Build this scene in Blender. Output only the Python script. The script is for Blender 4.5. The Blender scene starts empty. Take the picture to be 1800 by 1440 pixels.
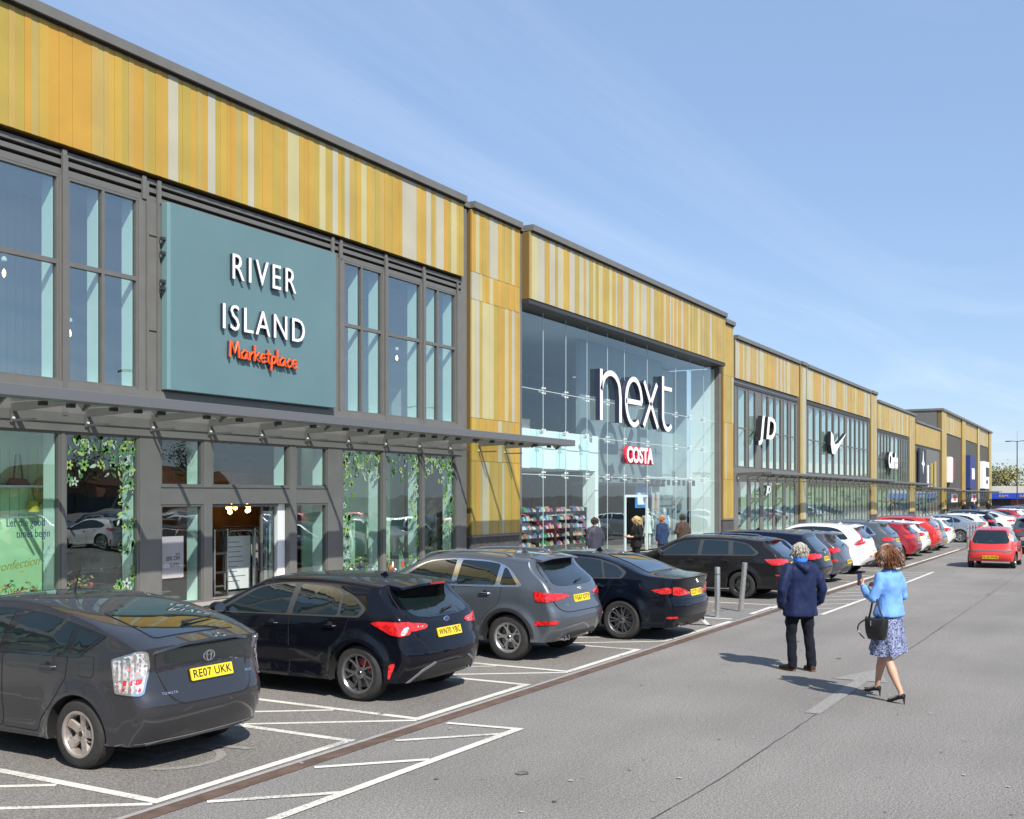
import bpy, bmesh, math, random
from mathutils import Vector, Matrix, Quaternion
from mathutils.bvhtree import BVHTree
sc = bpy.context.scene
C = sc.collection
rad = math.radians
# ------------------------------------------------------------ camera, sky, sun, exposure
YAW = math.atan(1079 / 1904.0)
cam_d = bpy.data.cameras.new('camera')
cam = bpy.data.objects.new('camera', cam_d); C.objects.link(cam)
cam.location = (0, 0, 2.45)
cam.rotation_euler = (rad(90), 0, YAW - rad(90))
cam_d.sensor_width = 36; cam_d.lens = 1904 / 1800 * 36
cam_d.shift_y = 152 / 1800; cam_d.clip_start = 0.1; cam_d.clip_end = 6000
sc.camera = cam
SUN = Vector((1.05, 1.47, -1.80)).normalized()
w = bpy.data.worlds.new('World'); sc.world = w; w.use_nodes = True
nt = w.node_tree; nt.nodes.clear()
out = nt.nodes.new('ShaderNodeOutputWorld'); bg = nt.nodes.new('ShaderNodeBackground')
sky = nt.nodes.new('ShaderNodeTexSky'); sky.sky_type = 'NISHITA'; sky.sun_disc = False
sky.sun_elevation = math.asin(-SUN.z); sky.sun_rotation = math.atan2(-SUN.x, -SUN.y)
sky.air_density = 1.0; sky.dust_density = 0.2; sky.ozone_density = 2.2; sky.altitude = 50
tc = nt.nodes.new('ShaderNodeTexCoord'); sep = nt.nodes.new('ShaderNodeSeparateXYZ')
nt.links.new(tc.outputs['Generated'], sep.inputs[0])
def wmath(op, a, b=None):
    n = nt.nodes.new('ShaderNodeMath'); n.operation = op
    for i, v in enumerate((a, b)):
        if v is None: continue
        if isinstance(v, (int, float)): n.inputs[i].default_value = v
        else: nt.links.new(v, n.inputs[i])
    return n.outputs[0]
zz = wmath('MAXIMUM', sep.outputs[2], 0.03)
cx = wmath('DIVIDE', sep.outputs[0], zz); cy = wmath('DIVIDE', sep.outputs[1], zz)
comb = nt.nodes.new('ShaderNodeCombineXYZ')
nt.links.new(wmath('MULTIPLY', cx, 0.22), comb.inputs[0]); nt.links.new(wmath('MULTIPLY', cy, 0.95), comb.inputs[1])
noi = nt.nodes.new('ShaderNodeTexNoise'); noi.inputs['Scale'].default_value = 0.55
noi.inputs['Detail'].default_value = 8; noi.inputs['Roughness'].default_value = 0.62; noi.inputs['Distortion'].default_value = 0.7
nt.links.new(comb.outputs[0], noi.inputs['Vector'])
ramp = nt.nodes.new('ShaderNodeValToRGB'); ramp.color_ramp.elements[0].position = 0.44; ramp.color_ramp.elements[1].position = 0.78
nt.links.new(noi.outputs[0], ramp.inputs[0])
fac = wmath('MULTIPLY', ramp.outputs[0], 0.24)
mx = nt.nodes.new('ShaderNodeMixRGB'); mx.inputs[2].default_value = (7.0, 7.4, 8.0, 1)
hs = nt.nodes.new('ShaderNodeHueSaturation'); hs.inputs['Saturation'].default_value = 1.0
nt.links.new(sky.outputs[0], hs.inputs['Color'])
nt.links.new(fac, mx.inputs[0]); 
mz = nt.nodes.new('ShaderNodeMixRGB'); mz.inputs[0].default_value = .62; mz.inputs[2].default_value = (2.0, 2.95, 4.75, 1)
nt.links.new(hs.outputs[0], mz.inputs[1]); nt.links.new(mz.outputs[0], mx.inputs[1])
nt.links.new(mx.outputs[0], bg.inputs[0]); bg.inputs[1].default_value = 0.115
nt.links.new(bg.outputs[0], out.inputs[0])
sl = bpy.data.lights.new('sun', 'SUN'); so = bpy.data.objects.new('sun', sl); C.objects.link(so)
sl.energy = 4.6; sl.angle = rad(0.55); sl.color = (1.0, 0.95, 0.87)
so.rotation_euler = SUN.to_track_quat('-Z', 'Y').to_euler(); so.location = (-20, -30, 40)
sc.view_settings.view_transform = 'Standard'; sc.view_settings.look = 'None'
sc.view_settings.exposure = 0.62; sc.view_settings.gamma = 1
sc.cycles.max_bounces = 8; sc.cycles.transparent_max_bounces = 16
sc.cycles.caustics_reflective = False; sc.cycles.caustics_refractive = False
sc.cycles.sample_clamp_indirect = 6
# ------------------------------------------------------------ helpers
R = random.Random(7)
MATS = {}
def mat(name, col=(.5, .5, .5), rough=.5, metal=0, coat=0, spec=.5, emit=None, es=1, noise=None, bump=None, flake=0):
    """noise=(scale, amount) varies the base colour; bump=(scale, strength, distance)"""
    if name in MATS: return MATS[name]
    m = bpy.data.materials.new(name); m.use_nodes = True; MATS[name] = m
    t = m.node_tree; p = t.nodes['Principled BSDF']
    p.inputs['Base Color'].default_value = (*col, 1); p.inputs['Roughness'].default_value = rough
    p.inputs['Metallic'].default_value = metal; p.inputs['Coat Weight'].default_value = coat
    p.inputs['Coat Roughness'].default_value = .03; p.inputs['Specular IOR Level'].default_value = spec
    if emit: p.inputs['Emission Color'].default_value = (*emit, 1); p.inputs['Emission Strength'].default_value = es
    if noise or bump:
        co = t.nodes.new('ShaderNodeTexCoord')
    if noise:
        n = t.nodes.new('ShaderNodeTexNoise'); n.inputs['Scale'].default_value = noise[0]; n.inputs['Detail'].default_value = 6
        r = t.nodes.new('ShaderNodeMapRange'); r.inputs[1].default_value = .3; r.inputs[2].default_value = .7
        r.inputs[3].default_value = 1 - noise[1]; r.inputs[4].default_value = 1 + noise[1]
        v = t.nodes.new('ShaderNodeVectorMath'); v.operation = 'SCALE'; v.inputs[0].default_value = col
        t.links.new(co.outputs['Object'], n.inputs['Vector']); t.links.new(n.outputs[0], r.inputs[0])
        t.links.new(r.outputs[0], v.inputs['Scale']); t.links.new(v.outputs[0], p.inputs['Base Color'])
    if bump:
        n = t.nodes.new('ShaderNodeTexNoise'); n.inputs['Scale'].default_value = bump[0]; n.inputs['Detail'].default_value = 5
        b = t.nodes.new('ShaderNodeBump'); b.inputs['Strength'].default_value = bump[1]; b.inputs['Distance'].default_value = bump[2]
        t.links.new(co.outputs['Object'], n.inputs['Vector']); t.links.new(n.outputs[0], b.inputs['Height'])
        t.links.new(b.outputs[0], p.inputs['Normal'])
    return m
def glass(name, tint, refl=.10, ior=1.52, rough=0.0):
    if name in MATS: return MATS[name]
    m = bpy.data.materials.new(name); m.use_nodes = True; MATS[name] = m
    t = m.node_tree; t.nodes.clear()
    o = t.nodes.new('ShaderNodeOutputMaterial'); tr = t.nodes.new('ShaderNodeBsdfTransparent'); tr.inputs[0].default_value = (*tint, 1)
    g = t.nodes.new('ShaderNodeBsdfGlossy'); g.inputs[0].default_value = (.93, 1, 1, 1); g.inputs['Roughness'].default_value = rough
    f = t.nodes.new('ShaderNodeLayerWeight'); f.inputs[0].default_value = .5
    pw = t.nodes.new('ShaderNodeMath'); pw.operation = 'POWER'; pw.inputs[1].default_value = 4.0
    a = t.nodes.new('ShaderNodeMath'); a.operation = 'MULTIPLY_ADD'; a.inputs[1].default_value = 1 - refl; a.inputs[2].default_value = refl; a.use_clamp = True
    mix = t.nodes.new('ShaderNodeMixShader')
    # very slight waviness of the panes
    co = t.nodes.new('ShaderNodeTexCoord'); n = t.nodes.new('ShaderNodeTexNoise'); n.inputs['Scale'].default_value = 1.1; n.inputs['Detail'].default_value = 1
    b = t.nodes.new('ShaderNodeBump'); b.inputs['Strength'].default_value = .06; b.inputs['Distance'].default_value = .05
    t.links.new(co.outputs['Object'], n.inputs['Vector']); t.links.new(n.outputs[0], b.inputs['Height'])
    t.links.new(b.outputs[0], g.inputs['Normal'])
    t.links.new(f.outputs['Facing'], pw.inputs[0]); t.links.new(pw.outputs[0], a.inputs[0]); t.links.new(a.outputs[0], mix.inputs[0])
    t.links.new(tr.outputs[0], mix.inputs[1]); t.links.new(g.outputs[0], mix.inputs[2]); t.links.new(mix.outputs[0], o.inputs[0])
    return m
def thing(name, label, cat, loc=(0, 0, 0), rz=0, group=None, kind=None):
    o = bpy.data.objects.new(name, None); C.objects.link(o); o.location = loc; o.rotation_euler = (0, 0, rz)
    o.empty_display_size = .2
    return tag(o, label, cat, group, kind)
def tag(o, label=None, cat=None, group=None, kind=None):
    if label: o['label'] = label
    if cat: o['category'] = cat
    if group: o['group'] = group
    if kind: o['kind'] = kind
    return o
class MB:
    def __init__(s): s.v = []; s.f = []; s.m = []; s.mats = []
    def mi(s, m):
        if m not in s.mats: s.mats.append(m)
        return s.mats.index(m)
    def add(s, vs, fs, m):
        b = len(s.v); s.v += [tuple(v) for v in vs]; k = s.mi(m)
        for f in fs: s.f.append(tuple(i + b for i in f)); s.m.append(k)
    def box(s, x0, x1, y0, y1, z0, z1, m):
        if x0 > x1: x0, x1 = x1, x0
        if y0 > y1: y0, y1 = y1, y0
        if z0 > z1: z0, z1 = z1, z0
        s.add([(x0, y0, z0), (x1, y0, z0), (x1, y1, z0), (x0, y1, z0), (x0, y0, z1), (x1, y0, z1), (x1, y1, z1), (x0, y1, z1)],
              [(0, 3, 2, 1), (4, 5, 6, 7), (0, 1, 5, 4), (1, 2, 6, 5), (2, 3, 7, 6), (3, 0, 4, 7)], m)
    def quad(s, a, b, c, d, m): s.add([a, b, c, d], [(0, 1, 2, 3)], m)
    def prism(s, pts, ax, a0, a1, m):
        """2D polygon pts extruded along axis ax ('x','y','z') from a0 to a1"""
        n = len(pts)
        def P(p, a):
            return (a, p[0], p[1]) if ax == 'x' else ((p[0], a, p[1]) if ax == 'y' else (p[0], p[1], a))
        vs = [P(p, a0) for p in pts] + [P(p, a1) for p in pts]
        fs = [tuple(range(n))[::-1], tuple(range(n, 2 * n))] + [(i, (i + 1) % n, n + (i + 1) % n, n + i) for i in range(n)]
        s.add(vs, fs, m)
    def tube(s, path, r, m, n=8, cap=True, sq=None):
        path = [Vector(p) for p in path]; k = len(path)
        rs = r if isinstance(r, (list, tuple)) else [r] * k
        vs = []; up0 = None
        for i, p in enumerate(path):
            d = (path[min(i + 1, k - 1)] - path[max(i - 1, 0)])
            if d.length < 1e-9: d = Vector((0, 0, 1))
            d.normalize()
            if up0 is None:
                up0 = Vector((0, 0, 1)) if abs(d.z) < .9 else Vector((0, 1, 0))
            a = up0 - d * up0.dot(d)
            if a.length < 1e-6: a = d.orthogonal()
            a.normalize(); up0 = a; b = d.cross(a)
            sx, sy = sq if sq else (1, 1)
            for j in range(n):
                t = 2 * math.pi * j / n
                vs.append(p + (a * math.cos(t) * sx + b * math.sin(t) * sy) * rs[i])
        fs = []
        for i in range(k - 1):
            for j in range(n):
                fs.append((i * n + j, i * n + (j + 1) % n, (i + 1) * n + (j + 1) % n, (i + 1) * n + j))
        if cap: fs += [tuple(range(n))[::-1], tuple((k - 1) * n + j for j in range(n))]
        s.add(vs, fs, m)
    def lathe(s, prof, m, n=24, axis='z', c=(0, 0, 0), close=False):
        vs = []
        for r, h in prof:
            for j in range(n):
                t = 2 * math.pi * j / n; a, b = r * math.cos(t), r * math.sin(t)
                p = (a, b, h) if axis == 'z' else ((a, h, b) if axis == 'y' else (h, a, b))
                vs.append((p[0] + c[0], p[1] + c[1], p[2] + c[2]))
        k = len(prof); fs = []
        for i in range(k - 1 if not close else k):
            i2 = (i + 1) % k
            for j in range(n): fs.append((i * n + j, i * n + (j + 1) % n, i2 * n + (j + 1) % n, i2 * n + j))
        s.add(vs, fs, m)
    def build(s, name, parent=None, world=True, smooth=False, angle=40, bevel=0):
        me = bpy.data.meshes.new(name)
        off = Vector((0, 0, 0))
        p = parent
        while world and p is not None: off += p.location; p = p.parent
        me.from_pydata([tuple(Vector(v) - off) for v in s.v], [], s.f)
        for m in s.mats: me.materials.append(m)
        for i, f in enumerate(me.polygons): f.material_index = s.m[i]
        bm = bmesh.new(); bm.from_mesh(me); bmesh.ops.recalc_face_normals(bm, faces=bm.faces); bm.to_mesh(me); bm.free()
        if smooth:
            me.polygons.foreach_set('use_smooth', [True] * len(me.polygons)); me.set_sharp_from_angle(angle=rad(angle))
        me.update()
        o = bpy.data.objects.new(name, me); C.objects.link(o)
        if parent is not None: o.parent = parent
        if bevel:
            b = o.modifiers.new('bevel', 'BEVEL'); b.width = bevel; b.segments = 2; b.limit_method = 'ANGLE'; b.angle_limit = rad(50)
        return o
def text_verts(txt, size, depth, shear=0, sx=1, spacing=1, res=3, align='CENTER', off=0):
    cu = bpy.data.curves.new('t', 'FONT'); cu.body = txt; cu.size = size; cu.extrude = depth / 2; cu.shear = shear
    cu.align_x = align; cu.align_y = 'CENTER'; cu.space_character = spacing; cu.resolution_u = res; cu.offset = off
    o = bpy.data.objects.new('t', cu); C.objects.link(o)
    bpy.context.view_layer.update()
    dg = bpy.context.evaluated_depsgraph_get()
    me = bpy.data.meshes.new_from_object(o.evaluated_get(dg))
    vs = [(v.co.x * sx, v.co.y, v.co.z) for v in me.vertices]; fs = [tuple(p.vertices) for p in me.polygons]
    bpy.data.objects.remove(o); bpy.data.curves.remove(cu); bpy.data.meshes.remove(me)
    return vs, fs
def put_text(mb, txt, size, depth, m, org, ux, uy, **k):
    """text laid in the plane spanned by ux (reading direction) and uy (up) at org"""
    vs, fs = text_verts(txt, size, depth, **k)
    ux = Vector(ux).normalized(); uy = Vector(uy).normalized(); uz = ux.cross(uy); org = Vector(org)
    mb.add([org + ux * v[0] + uy * v[1] + uz * v[2] for v in vs], fs, m)
# ------------------------------------------------------------ materials
M_frame = mat('grey_frame', (.122, .118, .109), .42, noise=(3, .06))
M_frame2 = mat('grey_panel', (.132, .128, .118), .5, noise=(2, .08))
M_dark = mat('dark_metal', (.035, .036, .038), .5)
M_black = mat('black_void', (.006, .006, .006), .8)
M_steel = mat('canopy_steel', (.135, .138, .145), .38, .2)
M_white = mat('white_paint', (.78, .78, .77), .55)
M_reveal = mat('white_reveal', (.72, .80, .76), .7)
M_gr = mat('interior_grey', (.34, .34, .35), .8, noise=(4, .1))
M_plinth = mat('dark_brick_plinth', (.060, .055, .052), .75, noise=(9, .35), bump=(30, .5, .01))
M_glass = glass('window_glass', (.76, .94, .90), .31)
M_glass0 = glass('shopfront_glass', (.80, .95, .91), .15)
M_glass2 = glass('tall_glass', (.80, .91, .90), .11)
GOLD = {'a': mat('gold_amber', (0.415, 0.255, 0.04), .38, noise=(.9, .10)), 'o': mat('gold_orange', (0.44, 0.25, 0.036), .38, noise=(.9, .10)),
        'y': mat('gold_yellow', (0.43, 0.28, 0.044), .38, noise=(.9, .10)), 'g': mat('gold_olive', (0.355, 0.262, 0.048), .38, noise=(.9, .10)),
        't': mat('gold_tan', (0.4, 0.27, 0.07), .38, noise=(.9, .10)), 'k': mat('gold_khaki', (0.365, 0.275, 0.08), .38, noise=(.9, .10)),
        'p': mat('pale_stone', (0.39, 0.365, 0.27), .38, noise=(.9, .08)), 'c': mat('pale_cream', (0.43, 0.38, 0.19), .38, noise=(.9, .08))}
M_seam = mat('cladding_seam', (.16, .10, .03), .6)
# ------------------------------------------------------------ ground
def ground_mat(name, base, spk, patches, stainy=True):
    m = bpy.data.materials.new(name); m.use_nodes = True; t = m.node_tree; p = t.nodes['Principled BSDF']
    p.inputs['Roughness'].default_value = .88; p.inputs['Specular IOR Level'].default_value = .25
    co = t.nodes.new('ShaderNodeTexCoord')
    def noise(scale, det=4, vec=None, rough=.5):
        n = t.nodes.new('ShaderNodeTexNoise'); n.inputs['Scale'].default_value = scale; n.inputs['Detail'].default_value = det
        n.inputs['Roughness'].default_value = rough
        t.links.new(vec or co.outputs['Object'], n.inputs['Vector']); return n.outputs[0]
    def rng(src, a, b, c, d):
        r = t.nodes.new('ShaderNodeMapRange'); r.clamp = True
        for i, v in enumerate((a, b, c, d)): r.inputs[i + 1].default_value = v
        t.links.new(src, r.inputs[0]); return r.outputs[0]
    def mul(a, b):
        n = t.nodes.new('ShaderNodeMath'); n.operation = 'MULTIPLY'; t.links.new(a, n.inputs[0]); t.links.new(b, n.inputs[1]); return n.outputs[0]
    g = rng(noise(62, 4, rough=.85), .33, .68, 1 - spk, 1 + spk)
    g2 = rng(noise(24, 5, rough=.7), .35, .65, .86, 1.14)
    big = rng(noise(.35, 5), .35, .68, 1 - patches, 1 + patches)
    mp = t.nodes.new('ShaderNodeMapping'); mp.inputs['Scale'].default_value = (.25, 1.6, 1); t.links.new(co.outputs['Object'], mp.inputs[0])
    tr = rng(noise(.7, 4, mp.outputs[0]), .35, .7, .94, 1.05)
    spot = rng(noise(2.6, 2), .69, .76, 1.0, .80)
    v = t.nodes.new('ShaderNodeVectorMath'); v.operation = 'SCALE'; v.inputs[0].default_value = base
    t.links.new(mul(mul(mul(g, big), mul(tr, spot)), g2), v.inputs['Scale']); t.links.new(v.outputs[0], p.inputs['Base Color'])
    b = t.nodes.new('ShaderNodeBump'); b.inputs['Strength'].default_value = .55; b.inputs['Distance'].default_value = .012
    t.links.new(noise(110, 2), b.inputs['Height']); t.links.new(b.outputs[0], p.inputs['Normal'])
    MATS[name] = m; return m
M_asph = ground_mat('car_park_asphalt', (.212, .200, .185), .85, .10)
M_bay = ground_mat('bay_asphalt', (.192, .179, .163), .8, .10)
M_line = mat('white_line_paint', (.72, .70, .62), .7, noise=(11, .30), bump=(60, .4, .004))
M_wornline = mat('worn_line_paint', (.232, .223, .208), .8, noise=(25, .25))
M_gully = mat('rusty_brown_channel', (.105, .066, .048), .8, noise=(5, .35), bump=(40, .6, .008))
M_conc = mat('concrete_edge', (.30, .28, .26), .85, noise=(8, .15))
M_patch = mat('patch_asphalt', (.17,.167,.16), .9, noise=(30, .25))
M_pave = mat('paving', (.33, .31, .28), .8, noise=(6, .12))
def sheet(name, pts, z, m, label=None):
    b = MB(); b.add([(p[0], p[1], z) for p in pts], [tuple(range(len(pts)))], m)
    o = b.build(name); tag(o, label, None, None, 'structure'); return o
sheet('ground', [(-3000, -3000), (3000, -3000), (3000, 3000), (-3000, 3000)], 0, M_asph)
sheet('parking_bays', [(-60, 6.62), (125, 6.62), (125, 12.3), (-60, 12.3)], .004, M_bay)
b = MB()  # footway with kerb
b.box(-60, 185, 12.42, 17.9, .0, .10, M_pave); b.box(-60, 185, 12.3, 12.42, 0, .104, M_conc)
for i in range(0, 200): b.box(-60 + i * 1.2, -60 + i * 1.2 + .012, 12.42, 17.9, .1, .1025, M_patch)
tag(b.build('pavement'), None, None, None, 'structure')
b = MB()
b.quad((-60, 6.43, .005), (125, 6.43, .005), (125, 6.60, .005), (-60, 6.60, .005), M_gully)
tag(b.build('drainage_channel'), None, None, None, 'structure')
b = MB(); b.quad((-60, 6.602, .0065), (125, 6.602, .0065), (125, 6.66, .0065), (-60, 6.66, .0065), M_conc)
tag(b.build('channel_edge'), None, None, None, 'structure')
def strip(b, a, c, wd, z, m, ends=0):
    a = Vector((a[0], a[1], 0)); c = Vector((c[0], c[1], 0)); d = (c - a).normalized(); n = Vector((-d.y, d.x, 0)) * wd / 2
    b.add([(p.x, p.y, z) for p in (a - n, c - n, c + n, a + n)], [(0, 1, 2, 3)], m)
t_ = M_line.node_tree; p_ = t_.nodes['Principled BSDF']; co_ = t_.nodes.new('ShaderNodeTexCoord')
n_ = t_.nodes.new('ShaderNodeTexNoise'); n_.inputs['Scale'].default_value = 38; n_.inputs['Detail'].default_value = 7; n_.inputs['Roughness'].default_value = .75
n2_ = t_.nodes.new('ShaderNodeTexNoise'); n2_.inputs['Scale'].default_value = 1.1; n2_.inputs['Detail'].default_value = 3
ad_ = t_.nodes.new('ShaderNodeMath'); ad_.operation = 'MULTIPLY_ADD'; ad_.inputs[1].default_value = .55
r_ = t_.nodes.new('ShaderNodeMapRange'); r_.inputs[1].default_value = .80; r_.inputs[2].default_value = .92; r_.inputs[3].default_value = 0; r_.inputs[4].default_value = .85
mx_ = t_.nodes.new('ShaderNodeMixRGB'); mx_.inputs[1].default_value = (.62, .60, .53, 1); mx_.inputs[2].default_value = (.23, .22, .20, 1)
t_.links.new(co_.outputs['Object'], n_.inputs['Vector']); t_.links.new(co_.outputs['Object'], n2_.inputs['Vector'])
t_.links.new(n2_.outputs[0], ad_.inputs[0]); t_.links.new(n_.outputs[0], ad_.inputs[2]); t_.links.new(ad_.outputs[0], r_.inputs[0]); t_.links.new(r_.outputs[0], mx_.inputs[0]); t_.links.new(mx_.outputs[0], p_.inputs['Base Color'])
lines = MB(); zl = .0085
# bays of 2.47 m alternating with hatched strips; X of the bay line pairs
BW, HW = 2.47, 1.21
x = 6.14 - 3 * (BW + HW)
pairs = []
while x < 18.5: pairs.append((x, x + BW)); x += BW + HW
BACK = 12.0
for i, (a, c) in enumerate(pairs):
    for q in (a, c): strip(lines, (q, 6.80), (q, BACK), .10, zl + .0005 * (q == a), M_line)
    if c + HW < 18.4:
        strip(lines, (a - .05, 6.75), (c + .05, 6.75), .10, zl + .001, M_line)
        # hatching of the strip between the bays
        x0, x1 = c + .05, c + HW - .05
        for k in range(7):
            y0 = 6.72 + k * 1.15
            y1 = y0 + 1.5
            if y1 < BACK: strip(lines, (x1 - .02, y0), (x0 + .02, y1), .075, zl - .0008, M_line)
strip(lines, (17.1, 6.75), (20.45, 6.70), .10, zl + .001, M_line)
for k in range(8):
    y0 = 6.9 + k * .62
    strip(lines, (19.72, y0), (20.75, y0 + .5), .08, zl - .0008, M_line)
strip(lines, (19.65, 6.8), (19.65, BACK), .1, zl, M_line); strip(lines, (20.85, 6.8), (20.85, BACK), .1, zl + .0005, M_line)
# second group of bays beyond the bollards
strip(lines, (23.3, 6.72), (53.2, 6.62), .11, zl + .001, M_line)
strip(lines, (21.95, 6.75), (23.6, 6.78), .11, zl + .0015, M_line)
x = 24.0
k = 0
while x < 55:
    strip(lines, (x, 6.82), (x, BACK), .10, zl + .0005 * (k % 2), M_line); x += 2.55; k += 1
x = 57
while x < 122: strip(lines, (x, 6.82), (x, BACK), .10, zl, M_line); x += 2.5
strip(lines, (57, 6.74), (122, 6.74), .10, zl + .001, M_line)
# crosshatched keep-clear boxes on the road side of the channel
strip(lines, (9.95, 5.54), (2.4, 5.68), .10, zl + .001, M_line)
strip(lines, (9.92, 5.50), (9.80, 6.36), .08, zl, M_line)
for a, c in [((8.84, 6.35), (9.70, 5.52)), ((7.61, 6.36), (8.37, 5.62)), ((6.33, 6.39), (7.08, 5.62)), ((5.1, 6.38), (5.85, 5.65)), ((3.9, 6.38), (4.6, 5.68))]:
    strip(lines, a, c, .075, zl - .0008, M_line)
strip(lines, (26.5, 5.38), (37.0, 5.38), .10, zl + .001, M_line)
strip(lines, (22.6, 5.48), (22.6, 6.3), .08, zl, M_line)
strip(lines, (22.55, 5.45), (26.5, 5.38), .1, zl + .0012, M_line)
for k in range(12):
    x0 = 23.2 + k * 1.15
    strip(lines, (x0, 6.33), (x0 + .8, 5.46), .07, zl - .0008, M_line)
# wheelchair-style marks on two bays
def ring(b, cx, cy, r, wd, z, a0, a1, m, n=22):
    for i in range(n):
        t0 = a0 + (a1 - a0) * i / n; t1 = a0 + (a1 - a0) * (i + 1) / n
        b.quad((cx + (r - wd) * math.cos(t0), cy + (r - wd) * math.sin(t0), z), (cx + r * math.cos(t0), cy + r * math.sin(t0), z),
               (cx + r * math.cos(t1), cy + r * math.sin(t1), z), (cx + (r - wd) * math.cos(t1), cy + (r - wd) * math.sin(t1), z), m)
for (wx, wy) in ((7.25, 7.75), (22.0, 8.0)):
    ring(lines, wx, wy, .48, .09, zl, rad(-160), rad(80), M_wornline)
    strip(lines, (wx - .05, wy + .1), (wx - .05, wy + .95), .10, zl + .0006, M_wornline)
    strip(lines, (wx - .05, wy + .15), (wx + .5, wy + .15), .09, zl + .0012, M_wornline)
    strip(lines, (wx + .5, wy + .15), (wx + .62, wy - .4), .09, zl + .0018, M_wornline)
    ring(lines, wx - .05, wy + 1.1, .14, .14, zl + .0006, 0, 6.283, M_wornline)
lo = lines.build('bay_markings'); tag(lo, None, None, None, 'structure')
arrow = MB()
strip(arrow, (12.27, 3.07), (14.75, 3.05), .17, .0065, M_wornline)
arrow.add([(14.75, 2.72, .007), (15.9, 3.03, .007), (14.75, 3.42, .007)], [(0, 1, 2)], M_wornline)
tag(arrow.build('worn_arrow_marking'), None, None, None, 'structure')
pt = MB(); pt.add([(20.35, 6.68, .0075), (23.2, 6.68, .0075), (23.0, 7.35, .0075), (20.6, 7.5, .0075)], [(0, 1, 2, 3)], M_patch)
tag(pt.build('tarmac_patch'), None, None, None, 'structure')
# cracks and seams in the tarmac
M_crack = mat('tarmac_crack', (.045, .043, .042), .9)
cr = MB()
def crack(pts, wd, jig):
    prev = None; rr = random.Random(len(pts) * 7 + int(pts[0][0] * 10))
    out = []
    for i in range(len(pts) - 1):
        n = 14
        for k in range(n):
            t = k / n
            out.append((pts[i][0] * (1 - t) + pts[i + 1][0] * t + rr.uniform(-jig, jig), pts[i][1] * (1 - t) + pts[i + 1][1] * t + rr.uniform(-jig, jig)))
    out.append(pts[-1])
    for a, c in zip(out, out[1:]):
        strip(cr, a, c, wd * rr.uniform(.5, 1.3), .0055, M_crack)
crack([(5.5, 3.25), (9.0, 3.05), (12.3, 3.02), (15.9, 3.02), (26, 2.95), (45, 2.9)], .012, .006)
crack([(7.4, .55), (9.0, .25), (10.6, .30), (12.0, .2)], .016, .03)
tag(cr.build('tarmac_cracks'), None, None, None, 'structure')

M_oil = mat('oil_stain', (.12, .115, .108), .65, noise=(9, .35)); M_gum = mat('pale_spot', (.36, .34, .31), .85)
st = MB(); rr_ = random.Random(21)
def blob(b, x, y, r, z, m):
    n = 14; b.add([(x + r * rr_.uniform(.6, 1.15) * math.cos(6.2832 * i / n), y + r * rr_.uniform(.6, 1.15) * math.sin(6.2832 * i / n), z) for i in range(n)], [tuple(range(n))], m)
for k in range(260):
    X_ = 4 + 40 * rr_.random() ** 1.6; Y_ = rr_.uniform(.3, 11); blob(st, X_, Y_, rr_.uniform(.008, .028), .0098, M_gum if rr_.random() < .65 else M_oil)
for k in range(14):
    X_ = 5 + 45 * rr_.random(); Y_ = rr_.choice([rr_.uniform(6.9, 9.5), rr_.uniform(.8, 5.5)]); blob(st, X_, Y_, rr_.uniform(.03, .07), .0094, M_oil)
tag(st.build('tarmac_spots'), kind='stuff')
# ------------------------------------------------------------ retail terrace
YF = 17.80
def pick(rr, pale):
    r = rr.random()
    if r < pale: return rr.choice('ppc')
    return rr.choice('aaooyygggtk')
def cladding(b, x0, x1, z0, z1, y, depth, seed, pale=.3, pales=(), wmin=.16, wmax=.30, splits=()):
    """standing-seam metal strips; pales = explicit list of pale strips (xa, xb)"""
    rr = random.Random(seed); x = x0; items = []
    pales = sorted(pales); pi = 0
    while x < x1 - .02:
        while pi < len(pales) and pales[pi][0] < x - .01: pi += 1
        nxt = pales[pi][0] if pi < len(pales) else 1e9
        if abs(nxt - x) < .03:
            xe = pales[pi][1]; c = rr.choice('pc'); pi += 1
        else:
            xe = x + rr.uniform(wmin, wmax)
            if xe > nxt - .10: xe = nxt if nxt < 1e8 else xe
            c = pick(rr, pale)
        xe = min(xe, x1)
        if x1 - xe < .08: xe = x1
        items.append((x, xe, c)); x = xe
    zs = [z0] + list(splits) + [z1]
    for si in range(len(zs) - 1):
        if si > 0: items = [(a, e, pick(rr, pale)) for a, e, c in items]
        za, zb = zs[si], zs[si + 1] - (.012 if si < len(zs) - 2 else 0)
        for i, (a, e, c) in enumerate(items):
            dy = .0 if (i + si) % 2 else .007
            b.box(a + .0018, e - .0018, y + dy, y + .055, za, zb, GOLD[c])
    b.box(x0 + .002, x1 - .002, y + .056, y + depth, z0 + .003, z1 - .003, M_seam)
def louvres(b, x0, x1, z0, z1, posts):
    n = 3; h = (z1 - z0) / n
    b.box(x0, x1, YF + .16, YF + .30, z0, z1, M_black)
    for k in range(n):
        zc = z0 + h * k
        b.box(x0, x1, YF + .02, YF + .155, zc, zc + h * .55, M_frame)
    for p in posts: b.box(p - .05, p + .05, YF - .03, YF + .018, z0 - .02, z1 - .06, M_frame2)
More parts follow.
